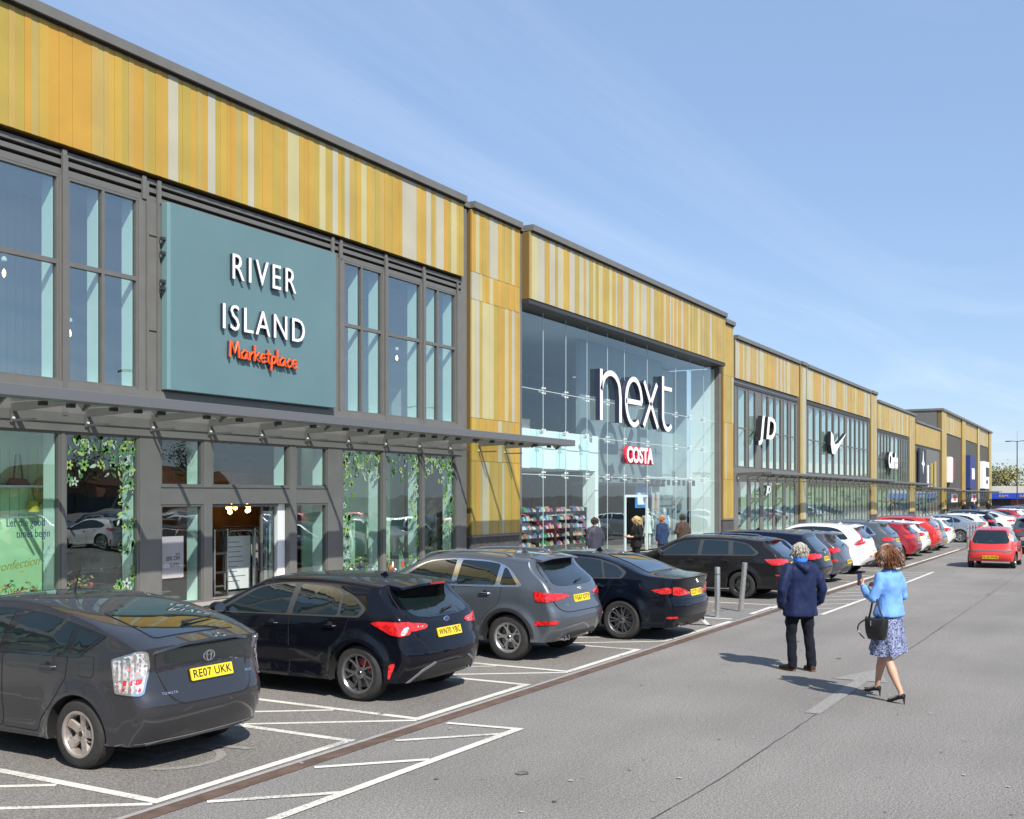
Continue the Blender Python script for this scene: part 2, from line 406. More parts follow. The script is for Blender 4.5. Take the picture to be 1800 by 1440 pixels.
def window(parent, xa, xb, z0, z1, mull=(), trans=(), fr=.05, name='window', gl=None, yg=None, fin=True, tint=None, flush=False):
    """one glazed opening: frame mesh (part) with a pane (sub-part)"""
    b = MB(); y0, y1 = YF + .015, YF + .13
    if flush: y0, y1 = YF - .004, YF + .05; fr = .04
    b.box(xa, xb, y0, y1, z0, z0 + fr, M_frame); b.box(xa, xb, y0, y1, z1 - fr, z1, M_frame)
    b.box(xa, xa + fr, y0 + .002, y1 - .002, z0 + fr, z1 - fr, M_frame); b.box(xb - fr, xb, y0 + .002, y1 - .002, z0 + fr, z1 - fr, M_frame)
    for m_ in mull: b.box(m_ - .035, m_ + .035, y0 + .003, y1 - .003, z0 + fr, z1 - fr, M_frame)
    for t_ in trans: b.box(xa + fr, xb - fr, y0 + .005, y1 - .005, t_ - .045, t_ + .045, M_frame)
    if fin:
        for m_ in list(mull) + [xb - fr + .035]:
            b.box(m_ - .033, m_ + .033, y1 + .03, y1 + .33, z0 + .02, z1 - .02, M_reveal)
        b.box(xa + .05, xb - .05, y1 + .03, y1 + .33, z0 - .03, z0 + .018, M_reveal)
    o = b.build(name, parent)
    g = MB(); yy = YF + (.022 if flush else .075)
    g.quad((xa + .02, yy, z0 + .02), (xb - .02, yy, z0 + .02), (xb - .02, yy, z1 - .02), (xa + .02, yy, z1 - .02), gl or (M_glass0 if z1 < 3.9 else M_glass))
    p = g.build('pane', o, world=True)
    return o
# careful: panes are parented to a part that sits at the unit origin
def room(b, x0, x1, z0, z1, depth, mw, mf, mc):
    y0, y1 = YF + .5, YF + depth
    b.quad((x0, y0 - .3, z0), (x1, y0 - .3, z0), (x1, y1, z0), (x0, y1, z0), mf)
    b.quad((x0, y1, z0), (x1, y1, z0), (x1, y1, z1), (x0, y1, z1), mw)
    b.quad((x0, y0 - .3, z1), (x1, y0 - .3, z1), (x1, y1, z1), (x0, y1, z1), mc)
    b.quad((x0, y0 - .3, z0), (x0, y1, z0), (x0, y1, z1), (x0, y0 - .3, z1), mw)
    b.quad((x1, y0 - .3, z0), (x1, y1, z0), (x1, y1, z1), (x1, y0 - .3, z1), mw)
def coping(b, x0, x1, z, y=None):
    y = YF - .22 if y is None else y
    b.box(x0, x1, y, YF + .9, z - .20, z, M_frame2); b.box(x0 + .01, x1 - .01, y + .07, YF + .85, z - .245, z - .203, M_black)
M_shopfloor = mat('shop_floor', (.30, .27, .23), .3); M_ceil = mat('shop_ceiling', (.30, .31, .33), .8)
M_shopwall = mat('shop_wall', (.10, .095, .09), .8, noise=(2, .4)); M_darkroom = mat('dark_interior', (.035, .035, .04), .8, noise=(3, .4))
M_bulb = mat('warm_bulb', (1, .6, .2), .5, emit=(1, .55, .2), es=6)
M_spot = mat('shop_spotlight', (1, .95, .85), .5, emit=(1, .93, .8), es=5)

# --- unit one: two-storey shop with the tall teal sign
def shop_one():
    X0, X1 = 3.2, 28.25
    T = thing('shop_unit', 'nearest gold-clad shop unit with teal sign panel and glass canopy', 'shop building', (X0, YF, 0))
    b = MB()
    px = [(13.6, 13.78)] if 0 else []
    pales = [(16.42, 16.70), (17.56, 17.79), (18.83, 19.04), (20.2, 20.62), (21.38, 21.62), (21.9, 22.12), (22.4, 22.62), (23.1, 23.35), (24.98, 25.70), (26.18, 26.42), (26.70, 27.13), (27.52, 27.82)]
    cladding(b, X0, X1 - .03, 9.19, 11.42, YF - .10, .35, 3, .0, pales, .12, .24)
    b.build('cladding', T)
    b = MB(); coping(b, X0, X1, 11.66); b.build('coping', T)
    b = MB()
    # main posts and bands
    b.box(X0, X1, YF - .04, YF + .2, 3.70, 4.66, M_frame2)
    for z in (4.45, 3.85): b.box(X0, X1, YF - .055, YF - .041, z, z + .02, M_dark)
    up = [(3.35, 5.5), (5.68, 7.3), (7.5, 9.75), (9.93, 13.80), (14.0, 15.72), (22.50, 24.20), (24.43, 26.07), (26.30, 27.95)]
    edges = [X0] + [e for p in up for e in p] + [X1]
    for a, c in zip(edges[0::2], edges[1::2]):
        b.box(a + .001, c - .001, YF, YF + .21, 4.66, 8.62, M_frame2)
    for xx in (15.93, 16.22, 22.3, 28.0): b.box(xx - .03, xx + .03, YF - .035, YF - .001, 4.67, 9.0, M_frame)
    for xx in (13.90, 24.32, 26.18): b.box(xx - .06, xx + .06, YF - .05, YF - .001, 4.0, 9.02, M_frame)
    for z in (5.9, 7.9): b.box(15.98, 16.19, YF - .006, YF - .0005, z, z + .03, M_black)
    b.box(X0, X1, YF + .01, YF + .3, 8.62, 8.66, M_frame)
    lo = [(3.35, 5.5), (5.62, 9.75), (9.87, 13.84), (13.93, 15.74)]
    ed = [X0] + [e for p in lo for e in p] + [16.31]
    for a, c in zip(ed[0::2], ed[1::2]): b.box(a + .001, c - .001, YF, YF + .19, .10, 3.70, M_frame2)
    for a, c in ((17.53, 17.80), (20.37, 20.62), (21.83, 22.43), (24.2, 24.33), (26.1, 26.23), (27.95, X1)):
        b.box(a + .001, c - .001, YF - .002, YF + .19, .10, 3.70, M_frame2)
    for a, c in ((16.31, 17.53), (17.80, 20.37), (20.62, 21.83)): b.box(a, c, YF - .004, YF + .18, 2.27, 2.66, M_frame2)
    for a, c in ((16.31, 20.37), (20.62, 21.83)): b.box(a, c, YF - .012, YF - .0045, 2.62, 2.64, M_dark)
    b.build('wall', T)
    b = MB(); louvres(b, X0, X1, 8.66, 9.18, [5.6, 7.4, 9.84, 13.90, 15.85, 16.25, 22.02, 22.36, 24.32, 26.18]); b.build('louvre', T)
    for i, (a, c) in enumerate(up):
        mull = {1: [6.5], 4: [14.84], 5: [23.28], 7: [26.97]}.get(i, [])
        if i == 3: mull = [11.8]
        window(T, a, c, 4.66, 8.62, mull, [6.95])
    for a, c in lo + [(22.43, 24.20), (24.33, 26.10), (26.23, 27.95)]: window(T, a, c, .10, 3.70)
    for a, c in ((16.31, 17.53), (17.80, 20.37), (20.62, 21.83)): window(T, a, c, 2.66, 3.70)
    for a, c in ((16.31, 17.53), (20.62, 21.83)): window(T, a, c, .10, 2.27)
    # entrance: sliding doors open, white lobby cheek
    b = MB(); b.box(20.10, 20.36, YF + .14, YF + .42, .1, 2.26, M_white)
    b.box(17.82, 20.0, YF + .02, YF + .15, 2.20, 2.262, M_dark); d = b.build('door_lining', T)
    b = MB(); b.box(19.55, 19.62, YF + .17, YF + .21, .12, 2.2, M_frame); b.box(20.0, 20.018, YF + .17, YF + .21, .12, 2.2, M_frame)
    dd = b.build('door', T)
    g = MB(); g.quad((19.62, YF + .19, .14), (20.0, YF + .19, .14), (20.0, YF + .19, 2.18), (19.62, YF + .19, 2.18), M_glass); g.build('pane', dd)
    # interior
    b = MB()
    M_vw = mat('grey_boarding', (.42, .43, .44), .8, noise=(3, .06))
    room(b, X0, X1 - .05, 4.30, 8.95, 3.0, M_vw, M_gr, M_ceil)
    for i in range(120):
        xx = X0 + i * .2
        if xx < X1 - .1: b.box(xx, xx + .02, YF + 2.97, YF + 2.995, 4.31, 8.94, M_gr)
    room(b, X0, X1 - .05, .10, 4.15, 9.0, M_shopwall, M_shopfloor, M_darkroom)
    b.box(16.0, 16.1, YF + .4, YF + 8.5, .11, 4.1, M_darkroom); b.box(21, 28, YF + 7.2, YF + 7.3, .11, 3.2, mat('timber_wall', (.30, .17, .07), .6, noise=(3, .3)))
    M_mint = mat('mint_backdrop', (.52, .72, .40), .8, noise=(1.5, .12))
    b.box(3.3, 14.9, YF + 1.35, YF + 1.40, .12, 3.9, M_mint)
    for i in range(54): b.box(3.4 + i * .21, 3.41 + i * .21, YF + 1.34, YF + 1.349, 1.9, 3.4, mat('mint_seam', (.36, .5, .3), .8))
    b.box(12.4, 14.25, YF + .95, YF + 1.33, 2.62, 2.66, M_white)
    b.box(22.6, 26.6, YF + 1.5, YF + 1.55, .12, 4.0, mat('sage_backdrop', (.52, .64, .46), .8, noise=(1.5, .15)))
    b.box(26.62, 27.9, YF + 1.9, YF + 1.95, .12, 4.0, mat('sage_backdrop2', (.30, .38, .30), .8, noise=(1.5, .15)))
    b.build('interior', T)
    # hanging warm lamps inside
    rr = random.Random(4)
    for k in range(14):
        dp_ = rr.uniform(1.8, 6.5); x_, y_, z_ = rr.uniform(18.1, 19.7) + 1.06 * dp_, YF + dp_, rr.uniform(1.9, 2.5); b = MB()
        b.lathe([(0, -.07), (.055, -.03), (.06, .02), (.02, .07), (0, .08)], M_bulb, 8, c=(x_, y_, z_))
        b.tube([(x_, y_, z_ + .07), (x_, y_, 4.1)], .006, M_dark, 4)
        b.build('pendant_lamp', T)
    for k in range(22):
        x_, y_, z_ = rr.uniform(4, 27), YF + rr.uniform(.9, 5), 4.08; b = MB()
        b.lathe([(0, -.05), (.07, -.05), (.07, .04), (0, .04)], M_spot, 8, c=(x_, y_, z_)); b.build('ceiling_spot', T)
    for (x_, z_) in ((13.15, 6.7), (12.9, 5.9), (14.35, 6.35), (14.62, 5.75), (15.2, 6.9), (23.9, 5.6), (25.3, 5.8), (25.9, 6.5), (27.3, 6.6), (22.9, 6.9)):
        b = MB(); y_ = YF + .75; b.lathe([(0, -.10), (.03, -.06), (.035, .0), (.012, .06), (0, .07)], M_bulb, 8, c=(x_, y_, z_)); b.lathe([(0, .08), (.05, .10), (.05, .16), (0, .19)], M_white, 8, c=(x_, y_, z_ + .12))
        b.tube([(x_, y_, z_ + .06), (x_, y_, 8.9)], .005, M_dark, 4); b.build('pendant_lamp', T)
    gcols = [mat('garment_%d' % i, c, .85, noise=(8, .25)) for i, c in enumerate([(.5, .48, .44), (.03, .05, .12), (.45, .08, .10), (.10, .25, .12), (.5, .35, .10), (.02, .02, .025), (.25, .35, .45), (.55, .40, .42)])]
    for rx0, rx1, ry in ((14.3, 15.9, 2.6), (15.2, 16.9, 3.6), (24.0, 25.6, 2.4), (26.3, 28.0, 2.2), (27.0, 28.1, 3.2), (21.4, 23.2, 3.2), (23.2, 25.4, 5.0), (20.6, 21.6, 2.2)):
        b = MB(); b.tube([(rx0, YF + ry, 1.55), (rx1, YF + ry, 1.55)], .015, M_brush0, 6)
        for xx in (rx0, rx1): b.tube([(xx, YF + ry, .11), (xx, YF + ry, 1.55)], .015, M_brush0, 6)
        ra = b.build('clothes_rail', T); xx = rx0 + .08; b = MB()
        while xx < rx1 - .05:
            h_ = rr.uniform(.6, 1.05); w2 = rr.uniform(.18, .24); m_ = rr.choice(gcols)
            b.prism([(YF + ry - w2, 1.38), (YF + ry - .05, 1.5), (YF + ry + .05, 1.5), (YF + ry + w2, 1.38), (YF + ry + w2 * 1.1, 1.5 - h_), (YF + ry - w2 * 1.1, 1.5 - h_)], 'x', xx, xx + .035, m_); xx += rr.uniform(.05, .10)
        tag(b.build('hanging_clothes', ra), kind='stuff')
    for (x_, w_) in ((24.0, .9), (25.1, .7), (13.2, .8), (14.6, .7)):
        b = MB(); b.box(x_, x_ + w_, YF + .75, YF + 1.05, .12, .42, mat('crate_wood', (.40, .26, .10), .8, noise=(6, .3))); cr_ = b.build('planter_crate', T); b = MB()
        for k in range(160):
            p = Vector((x_ + rr.uniform(0, w_), YF + .9 + rr.uniform(-.14, .14), .42 + abs(rr.gauss(0, .16)))); u = Vector((rr.uniform(-1, 1), rr.uniform(-1, 1), rr.uniform(-1, 1))).normalized() * .05; v = u.orthogonal() * .6
            b.add([p - u, p + v, p + u, p - v], [(0, 1, 2, 3)], rr.choice([mat('plant_green', (.10, .26, .06), .7), mat('plant_light', (.28, .42, .12), .7), MATS['garment_2'], MATS['garment_4']]))
        tag(b.build('foliage', cr_), kind='stuff')
    return T
M_brush0 = mat('rail_steel', (.5, .5, .5), .3, .8)
shop_one()
# teal sign
T = thing('shop_sign', 'large teal sign panel with two white words and an orange one above the canopy', 'shop sign', (19.3, YF, 6.7))
M_teal = mat('teal_panel', (.105, .185, .200), .45, noise=(.7, .05))
b = MB(); b.box(16.42, 21.92, YF - .20, YF - .03, 4.70, 8.66, M_teal)
b.box(16.31, 16.415, YF - .195, YF - .01, 4.70, 8.66, mat('teal_edge', (.15, .26, .27), .3))
b.build('sign_panel', T, bevel=.012)
yl = YF - .20 - .06
M_letter = mat('white_letter', (.85, .85, .84), .35); M_letside = mat('letter_side', (.02, .025, .06), .5)
def letters(T, txt, xc, zc, h, y, depth, m, ms, sx=1, sp=1, name='lettering', off=0, shear=0, tilt=0, w=None):
    """raised letters: dark back body, bright front face"""
    vs, fs = text_verts(txt, 1, .1, shear, 1, sp, off=off)
    ys = [v[1] for v in vs]; xs = [v[0] for v in vs]
    k = h / (max(ys) - min(ys)); kx = k * sx if w is None else w / (max(xs) - min(xs))
    yc = (max(ys) + min(ys)) / 2; xcc = (max(xs) + min(xs)) / 2
    ct, st = math.cos(tilt), math.sin(tilt)
    def put(v, y0, y1):
        a = (v[0] - xcc) * kx; c = (v[1] - yc) * k; t = (v[2] + .05) / .1
        return (xc + a * ct - c * st, y1 * (1 - t) + y0 * t, zc + c * ct + a * st)
    b = MB(); b.add([put(v, y - depth, y - .02) for v in vs], fs, ms); b.add([put(v, y - depth - .022, y - depth - .003) for v in vs], fs, m)
    return b.build(name, T)
letters(T, 'RIVER', 19.19, 7.63, .57, yl + .06, .09, M_letter, M_letside, w=2.13, off=-.006, sp=1.26, name='lettering')
letters(T, 'ISLAND', 19.20, 6.47, .57, yl + .06, .09, M_letter, M_letside, w=2.75, off=-.006, sp=1.22, name='lettering')
# handwritten word drawn as brush strokes
M_org = mat('orange_letter', (.75, .10, .015), .4)
strokes = {
 'M': [[(0, 0), (.05, .95), (.12, .9), (.42, .25), (.72, .95), (.78, .9), (.88, 0)]], 'a': [[(.6, .45), (.35, .52), (.08, .3), (.12, .03), (.4, .02), (.6, .4), (.62, .05), (.75, .02)]],
 'r': [[(.05, .5), (.1, 0), (.15, .3), (.35, .5), (.5, .45)]], 'k': [[(.1, .95), (.08, 0)], [(.5, .55), (.12, .22), (.55, 0)]],
 'e': [[(.1, .25), (.55, .32), (.45, .5), (.2, .48), (.05, .2), (.25, 0), (.6, .08)]], 't': [[(.25, .85), (.22, .1), (.4, 0)], [(.0, .55), (.55, .58)]],
 'p': [[(.1, .5), (.05, -.4)], [(.1, .42), (.4, .5), (.5, .25), (.3, .05), (.1, .1)]], 'l': [[(.1, .95), (.08, .1), (.2, 0)]],
 'c': [[(.5, .42), (.3, .5), (.05, .25), (.2, 0), (.5, .08)]]}
wd = {'M': 1.0, 'a': .8, 'r': .5, 'k': .6, 'e': .62, 't': .5, 'p': .58, 'l': .26, 'c': .55}
b = MB(); xx = 0; tot = sum(wd[c] for c in 'Marketplace'); ks = 2.27 / tot
for ch in 'Marketplace':
    for st in strokes[ch]:
        for rr_, yy, mm in ((.036, yl + .02, M_letside), (.033, yl - .03, M_org)):
            path = [(18.05 + (xx + p[0]) * ks, yy, 5.58 - (xx) * ks * .02 + p[1] * .38) for p in st]
            b.tube(path, rr_ * .86, mm, 6)
    xx += wd[ch]
b.build('lettering', T, smooth=True)
# floodlight brackets at the sign's left edge
for z in (7.85, 7.55, 6.95, 6.8):
    b = MB(); b.box(16.20, 16.30, YF - .16, YF - .08, z, z + .06, M_dark); b.build('bracket', T)

# --- grey gaps and gold pilasters (each a slim pier of its own)
def pier(x0, x1, zt, zb, seed, label, gapl=.45, gapr=.35, ycl=None, splits=(), pale=.22):
    T = thing('gold_pier', label, 'pier', ((x0 + x1) / 2, YF, 0), group='gold clad piers between the shops')
    y = (YF - .10) if ycl is None else ycl
    b = MB(); cladding(b, x0, x1, zb, zt - .24, y, .45, seed, pale, splits=splits); b.build('cladding', T)
    b = MB(); b.box(x0 - gapl, x0 - .12, YF + .02, YF + .5, .1, zt - .26, M_frame2); b.box(x0 - .118, x0 - .002, YF + .12, YF + .5, .1, zt - .26, M_black)
    b.box(x1 + .002, x1 + gapr, YF + .03, YF + .5, .1, zt - .26, M_frame2)
    b.box(x0, x1, y + .03, YF + .45, .1, zb - .02, M_plinth); b.box(x0 - .02, x1 + .02, y - .02, YF + .40, zb - .075, zb - .005, M_frame2)
    b.build('wall', T)
    b = MB(); b.box(x0 - .01, x1 + .01, y - .12, YF + .9, zt - .20, zt, M_frame2)
    b.box(x0 - gapl, x0 - .012, YF - .04, YF + .88, zt - .205, zt - .03, M_frame2); b.box(x1 + .012, x1 + gapr, YF - .04, YF + .88, zt - .205, zt - .03, M_frame2)
    b.box(x0 + .005, x1 - .005, y - .05, YF + .6, zt - .245, zt - .203, M_black)
    b.build('coping', T)
pier(28.71, 31.78, 11.62, 1.22, 11, 'wide gold pier between the teal sign shop and the tall glass shopfront', .44, .36, splits=(3.55, 4.9, 8.6, 9.45))
pier(53.0, 54.55, 11.45, 1.30, 12, 'narrow gold pier right of the tall glass shopfront', .36, .32, splits=(3.3, 6.2, 8.6))

# --- unit two: tall frameless glass shopfront
def shop_two():
    X0, X1 = 32.14, 52.64; YG = 18.05
    T = thing('shop_unit', 'shop unit with tall frameless glass front and large white lowercase letters', 'shop building', (X0, YF, 0))
    b = MB(); pales = [(32.25, 32.6), (32.78, 32.98), (33.55, 33.95), (34.4, 34.65), (35.1, 35.3), (35.9, 36.15), (36.5, 36.75), (37.1, 37.3), (37.6, 37.8), (39.9, 40.45), (41.2, 41.6), (43.0, 43.2), (44.3, 44.6)]
    cladding(b, X0, X1, 9.13, 11.40, YF - .30, .5, 21, .28, pales, .14, .28); b.build('cladding', T)
    b = MB(); coping(b, X0, X1, 11.62, YF - .42); b.build('coping', T)
    b = MB(); b.box(X0 - .02, X1 + .1, YF - .26, YG + .6, 8.97, 9.12, M_dark); b.box(X0 - .34, X0 - .01, YF + .05, YG + .4, .1, 11.2, M_frame2)
    b.box(X1 + .02, X1 + .34, YF + .05, YG + .4, .1, 11.2, M_frame2)
    b.build('soffit', T)
    vx = [32.16, 34.11, 35.91, 37.72, 39.61, 41.31, 43.76, 47.17, 49.04, 50.96, 52.6]
    hz = [.12, 3.21, 4.72, 6.2, 8.97]
    M_wn = mat('glass_joint', (.50, .58, .58), .4)
    b = MB()
    g = MB()
    for i in range(len(vx) - 1):
        for j in range(len(hz) - 1):
            if i == 5 and j == 0: 
                continue
            tilt = R.uniform(-.003, .003)
            g.quad((vx[i] + .006, YG, hz[j] + .006), (vx[i + 1] - .006, YG + tilt, hz[j] + .006), (vx[i + 1] - .006, YG + tilt, hz[j + 1] - .006), (vx[i] + .006, YG, hz[j + 1] - .006), M_glass2)
    for x_ in vx[1:-1]:
        b.box(x_ - .007, x_ + .007, YG - .005, YG + .02, .12, 8.97, M_wn)
        for z_ in hz[1:-1]:
            for dx in (-.09, .09):
                for dz in (-.09, .09):
                    b.box(x_ + dx - .028, x_ + dx + .028, YG - .035, YG - .006, z_ + dz - .028, z_ + dz + .028, M_white)
                    b.tube([(x_, YG + .12, z_), (x_ + dx, YG + .02, z_ + dz)], .014, M_white, 5)
            b.box(x_ - .05, x_ + .05, YG + .05, YG + .16, z_ - .05, z_ + .05, M_wn)
    for z_ in hz[1:-1]: b.box(vx[0], vx[-1], YG - .004, YG + .012, z_ - .010, z_ + .010, M_wn)
    wo = b.build('glass_wall_fixings', T); g.build('glass_wall', T)
    b = MB()
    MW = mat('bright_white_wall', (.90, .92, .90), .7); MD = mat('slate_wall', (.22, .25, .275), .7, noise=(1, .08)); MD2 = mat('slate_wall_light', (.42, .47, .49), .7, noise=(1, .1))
    b.quad((X0, YG + .3, .11), (X1, YG + .3, .11), (X1, YG + 8, .11), (X0, YG + 8, .11), M_shopfloor)
    b.quad((X0, YG + .3, 8.9), (X1, YG + .3, 8.9), (X1, YG + 8, 8.9), (X0, YG + 8, 8.9), M_ceil)
    b.box(X0 - .1, X1, YG + 8, YG + 8.1, .1, 8.9, M_shopwall)
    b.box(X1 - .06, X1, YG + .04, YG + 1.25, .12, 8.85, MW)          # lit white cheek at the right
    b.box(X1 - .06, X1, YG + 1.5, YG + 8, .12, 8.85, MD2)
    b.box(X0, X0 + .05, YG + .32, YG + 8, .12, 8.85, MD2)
    b.box(32.2, 39.7, YG + .45, YG + 5, 3.45, 4.85, MW)              # white bulkhead over the left display
    for x_ in (33.9, 35.9, 37.9): b.box(x_, x_ + .9, YG + .42, YG + .448, 3.47, 4.83, mat('mint_bulk', (.74, .88, .86), .7))
    b.box(40.0, 49.0, YG + 1.4, YG + 1.6, 3.0, 8.88, MD)             # slate wall behind the letters
    b.box(39.4, 39.7, YG + .45, YG + 1.0, .12, 3.44, MW)
    b.box(32.3, 38.5, YG + 2.5, YG + 7.9, 4.92, 5.0, MD2)
    for x_ in (33.0, 35.0, 37.0): b.box(x_, x_ + .9, YG + 2.6, YG + 3.4, 5.0, 5.5, mat('display_furniture', (.35, .28, .25), .7, noise=(2, .6)))
    b.prism([(34.8, 6.2), (35.5, 6.2), (35.3, 6.9), (35.0, 6.9)], 'y', YG + 2.4, YG + 2.9, MW)
    b.box(38.8, 48.9, YG + 1.2, YG + 1.39, 2.9, 3.02, M_dark)
    b.box(49.2, 52.5, YG + 2.2, YG + 2.3, 2.5, 8.8, MD2)
    b.box(49.0, 51.8, YG + 2.0, YG + 2.1, .12, 2.5, MD)
    b.build('interior', T)
    b = MB()
    b.box(41.32, 41.42, YG - .03, YG + .05, .12, 2.5, M_wn); b.box(43.66, 43.75, YG - .03, YG + .05, .12, 2.5, M_wn); b.box(41.42, 43.66, YG - .03, YG + .05, 2.4, 2.5, M_wn)
    b.build('door_frame', T)
    g = MB(); g.quad((41.32, YG + .003, 2.5), (43.75, YG + .003, 2.5), (43.75, YG + .003, 3.2), (41.32, YG + .003, 3.2), M_glass2); g.build('fanlight', T)
    # spotlights on a rail
    b = MB(); b.tube([(46, YG + .9, 3.3), (52, YG + .9, 3.3)], .03, M_white, 6); b.build('spotlight_rail', T)
    for k in range(9):
        b = MB(); b.lathe([(.0, .0), (.08, .0), (.08, .28), (0, .28)], M_dark, 8, c=(46.4 + k * .68, YG + .85, 2.95)); b.build('spotlight', T)
    for k in range(14):
        b = MB(); b.box(39.2 + k * .7, 39.4 + k * .7, YG + 1.0, YG + 1.15, 3.06 + .1 * (k % 2), 3.3, M_dark); b.build('track_light', T)
    # shoe and bag racks behind the glass
    cols = [mat('pink_shoe', (.65, .10, .25), .5), mat('cream_shoe', (.7, .62, .5), .5), mat('green_shoe', (.05, .35, .12), .5), mat('tan_shoe', (.45, .22, .10), .5), mat('black_shoe', (.02, .02, .02), .5), M_white, mat('blue_shoe', (.08, .25, .5), .5), mat('peach_shoe', (.75, .38, .28), .5)]
    rr = random.Random(9)
    for rx in (32.4, 33.8, 35.2, 36.6, 38.0):
        b = MB(); w_ = 1.3
        for xx in (rx, rx + w_): b.box(xx - .015, xx + .015, YG + .75, YG + 1.1, .12, 2.0, M_dark)
        for lv in range(6):
            z_ = .25 + lv * .32; b.box(rx, rx + w_, YG + .72, YG + 1.12, z_, z_ + .015, M_dark)
        rk = b.build('display_rack', T)
        b = MB()
        for lv in range(6):
            z_ = .266 + lv * .32; xx = rx + .05
            while xx < rx + w_ - .12:
                l_ = rr.uniform(.07, .13); h_ = rr.uniform(.07, .2); m_ = rr.choice(cols)
                b.prism([(xx, z_), (xx + l_, z_), (xx + l_ * .9, z_ + h_ * .5), (xx + l_ * .4, z_ + h_ * .6), (xx + l_ * .15, z_ + h_)], 'y', YG + .78, YG + 1.0, m_); xx += l_ + .03
        tag(b.build('display_goods', rk), kind='stuff')
    return T
shop_two()
T = thing('shop_sign', 'very large white four-letter lowercase word fixed on the tall glass', 'shop sign', (41.5, 17.8, 6.5))
def stroke_letter(T, polys, y, d, wdt, name='letter'):
    b = MB(); y += .42; kz = 1.024; polys = [[(p[0] * kz, 2.45 + (p[1] - 2.45) * kz) for p in q] for q in polys]
    for path in polys:
        ps = [Vector((p[0], 0, p[1])) for p in path]; L_, R_ = [], []
        for i, p in enumerate(ps):
            dd = (ps[min(i + 1, len(ps) - 1)] - ps[max(i - 1, 0)]).normalized(); n = Vector((-dd.z, 0, dd.x)) * wdt / 2
            L_.append(p + n); R_.append(p - n)
        for y0, y1, m_ in ((y - d, y, M_letside), (y - d - .02, y - d - .002, M_letter)):
            k = len(ps)
            vs = [(p.x, y0, p.z) for p in L_] + [(p.x, y0, p.z) for p in R_] + [(p.x, y1, p.z) for p in L_] + [(p.x, y1, p.z) for p in R_]
            fs = []
            for i in range(k - 1):
                fs += [(i, i + 1, k + i + 1, k + i), (2 * k + i, 3 * k + i, 3 * k + i + 1, 2 * k + i + 1), (i, 2 * k + i, 2 * k + i + 1, i + 1), (k + i, k + i + 1, 3 * k + i + 1, 3 * k + i)]
            fs += [(0, k, 3 * k, 2 * k), (k - 1, 3 * k - 1, 4 * k - 1, 2 * k - 1)]
            b.add(vs, fs, m_)
    return b.build(name, T)
def arc(cx, cz, rx, rz, a0, a1, n=16): return [(cx + rx * math.cos(rad(a0 + (a1 - a0) * i / n)), cz + rz * math.sin(rad(a0 + (a1 - a0) * i / n))) for i in range(n + 1)]
zb, zt = 5.35, 7.22
stroke_letter(T, [[(37.62, zb), (37.62, 7.3)], [(37.62, 6.5)] + arc(38.52, 6.5, .85, .72, 165, 15) + [(39.42, 6.3), (39.42, zb)]], YF - .2, .19, .21)
stroke_letter(T, [[(39.95, 6.27), (41.55, 6.27)] + arc(40.78, 6.27, .80, .93, 4, 305, 26)], YF - .2, .19, .20)
stroke_letter(T, [[(41.85, 7.20), (43.35, zb)]], YF - .2, .19, .20)
stroke_letter(T, [[(43.25, 7.20), (41.80, zb)]], YF - .24, .15, .20)
stroke_letter(T, [[(43.95, 7.62), (43.95, 5.9)] + arc(44.5, 5.9, .55, .55, 190, 320, 10)], YF - .2, .19, .20)
stroke_letter(T, [[(44.06, 7.12), (45.0, 7.12)]], YF - .23, .15, .17)
T = thing('shop_sign', 'small red and white word below the very large white letters', 'shop sign', (42.2, 17.9, 4.15))
letters(T, 'COSTA', 42.6, 4.17, .68, YF + .20, .10, mat('costa_white', (.85, .84, .82), .4), mat('crimson_side', (.55, .02, .05), .4), w=2.85, off=.03)
# costa: red backing slightly larger
b = MB()
letters(T, 'COSTA', 42.56, 4.16, .76, YF + .235, .09, mat('crimson_face', (.55, .02, .05), .4), MATS['crimson_side'], w=2.98, off=.04, name='backing')

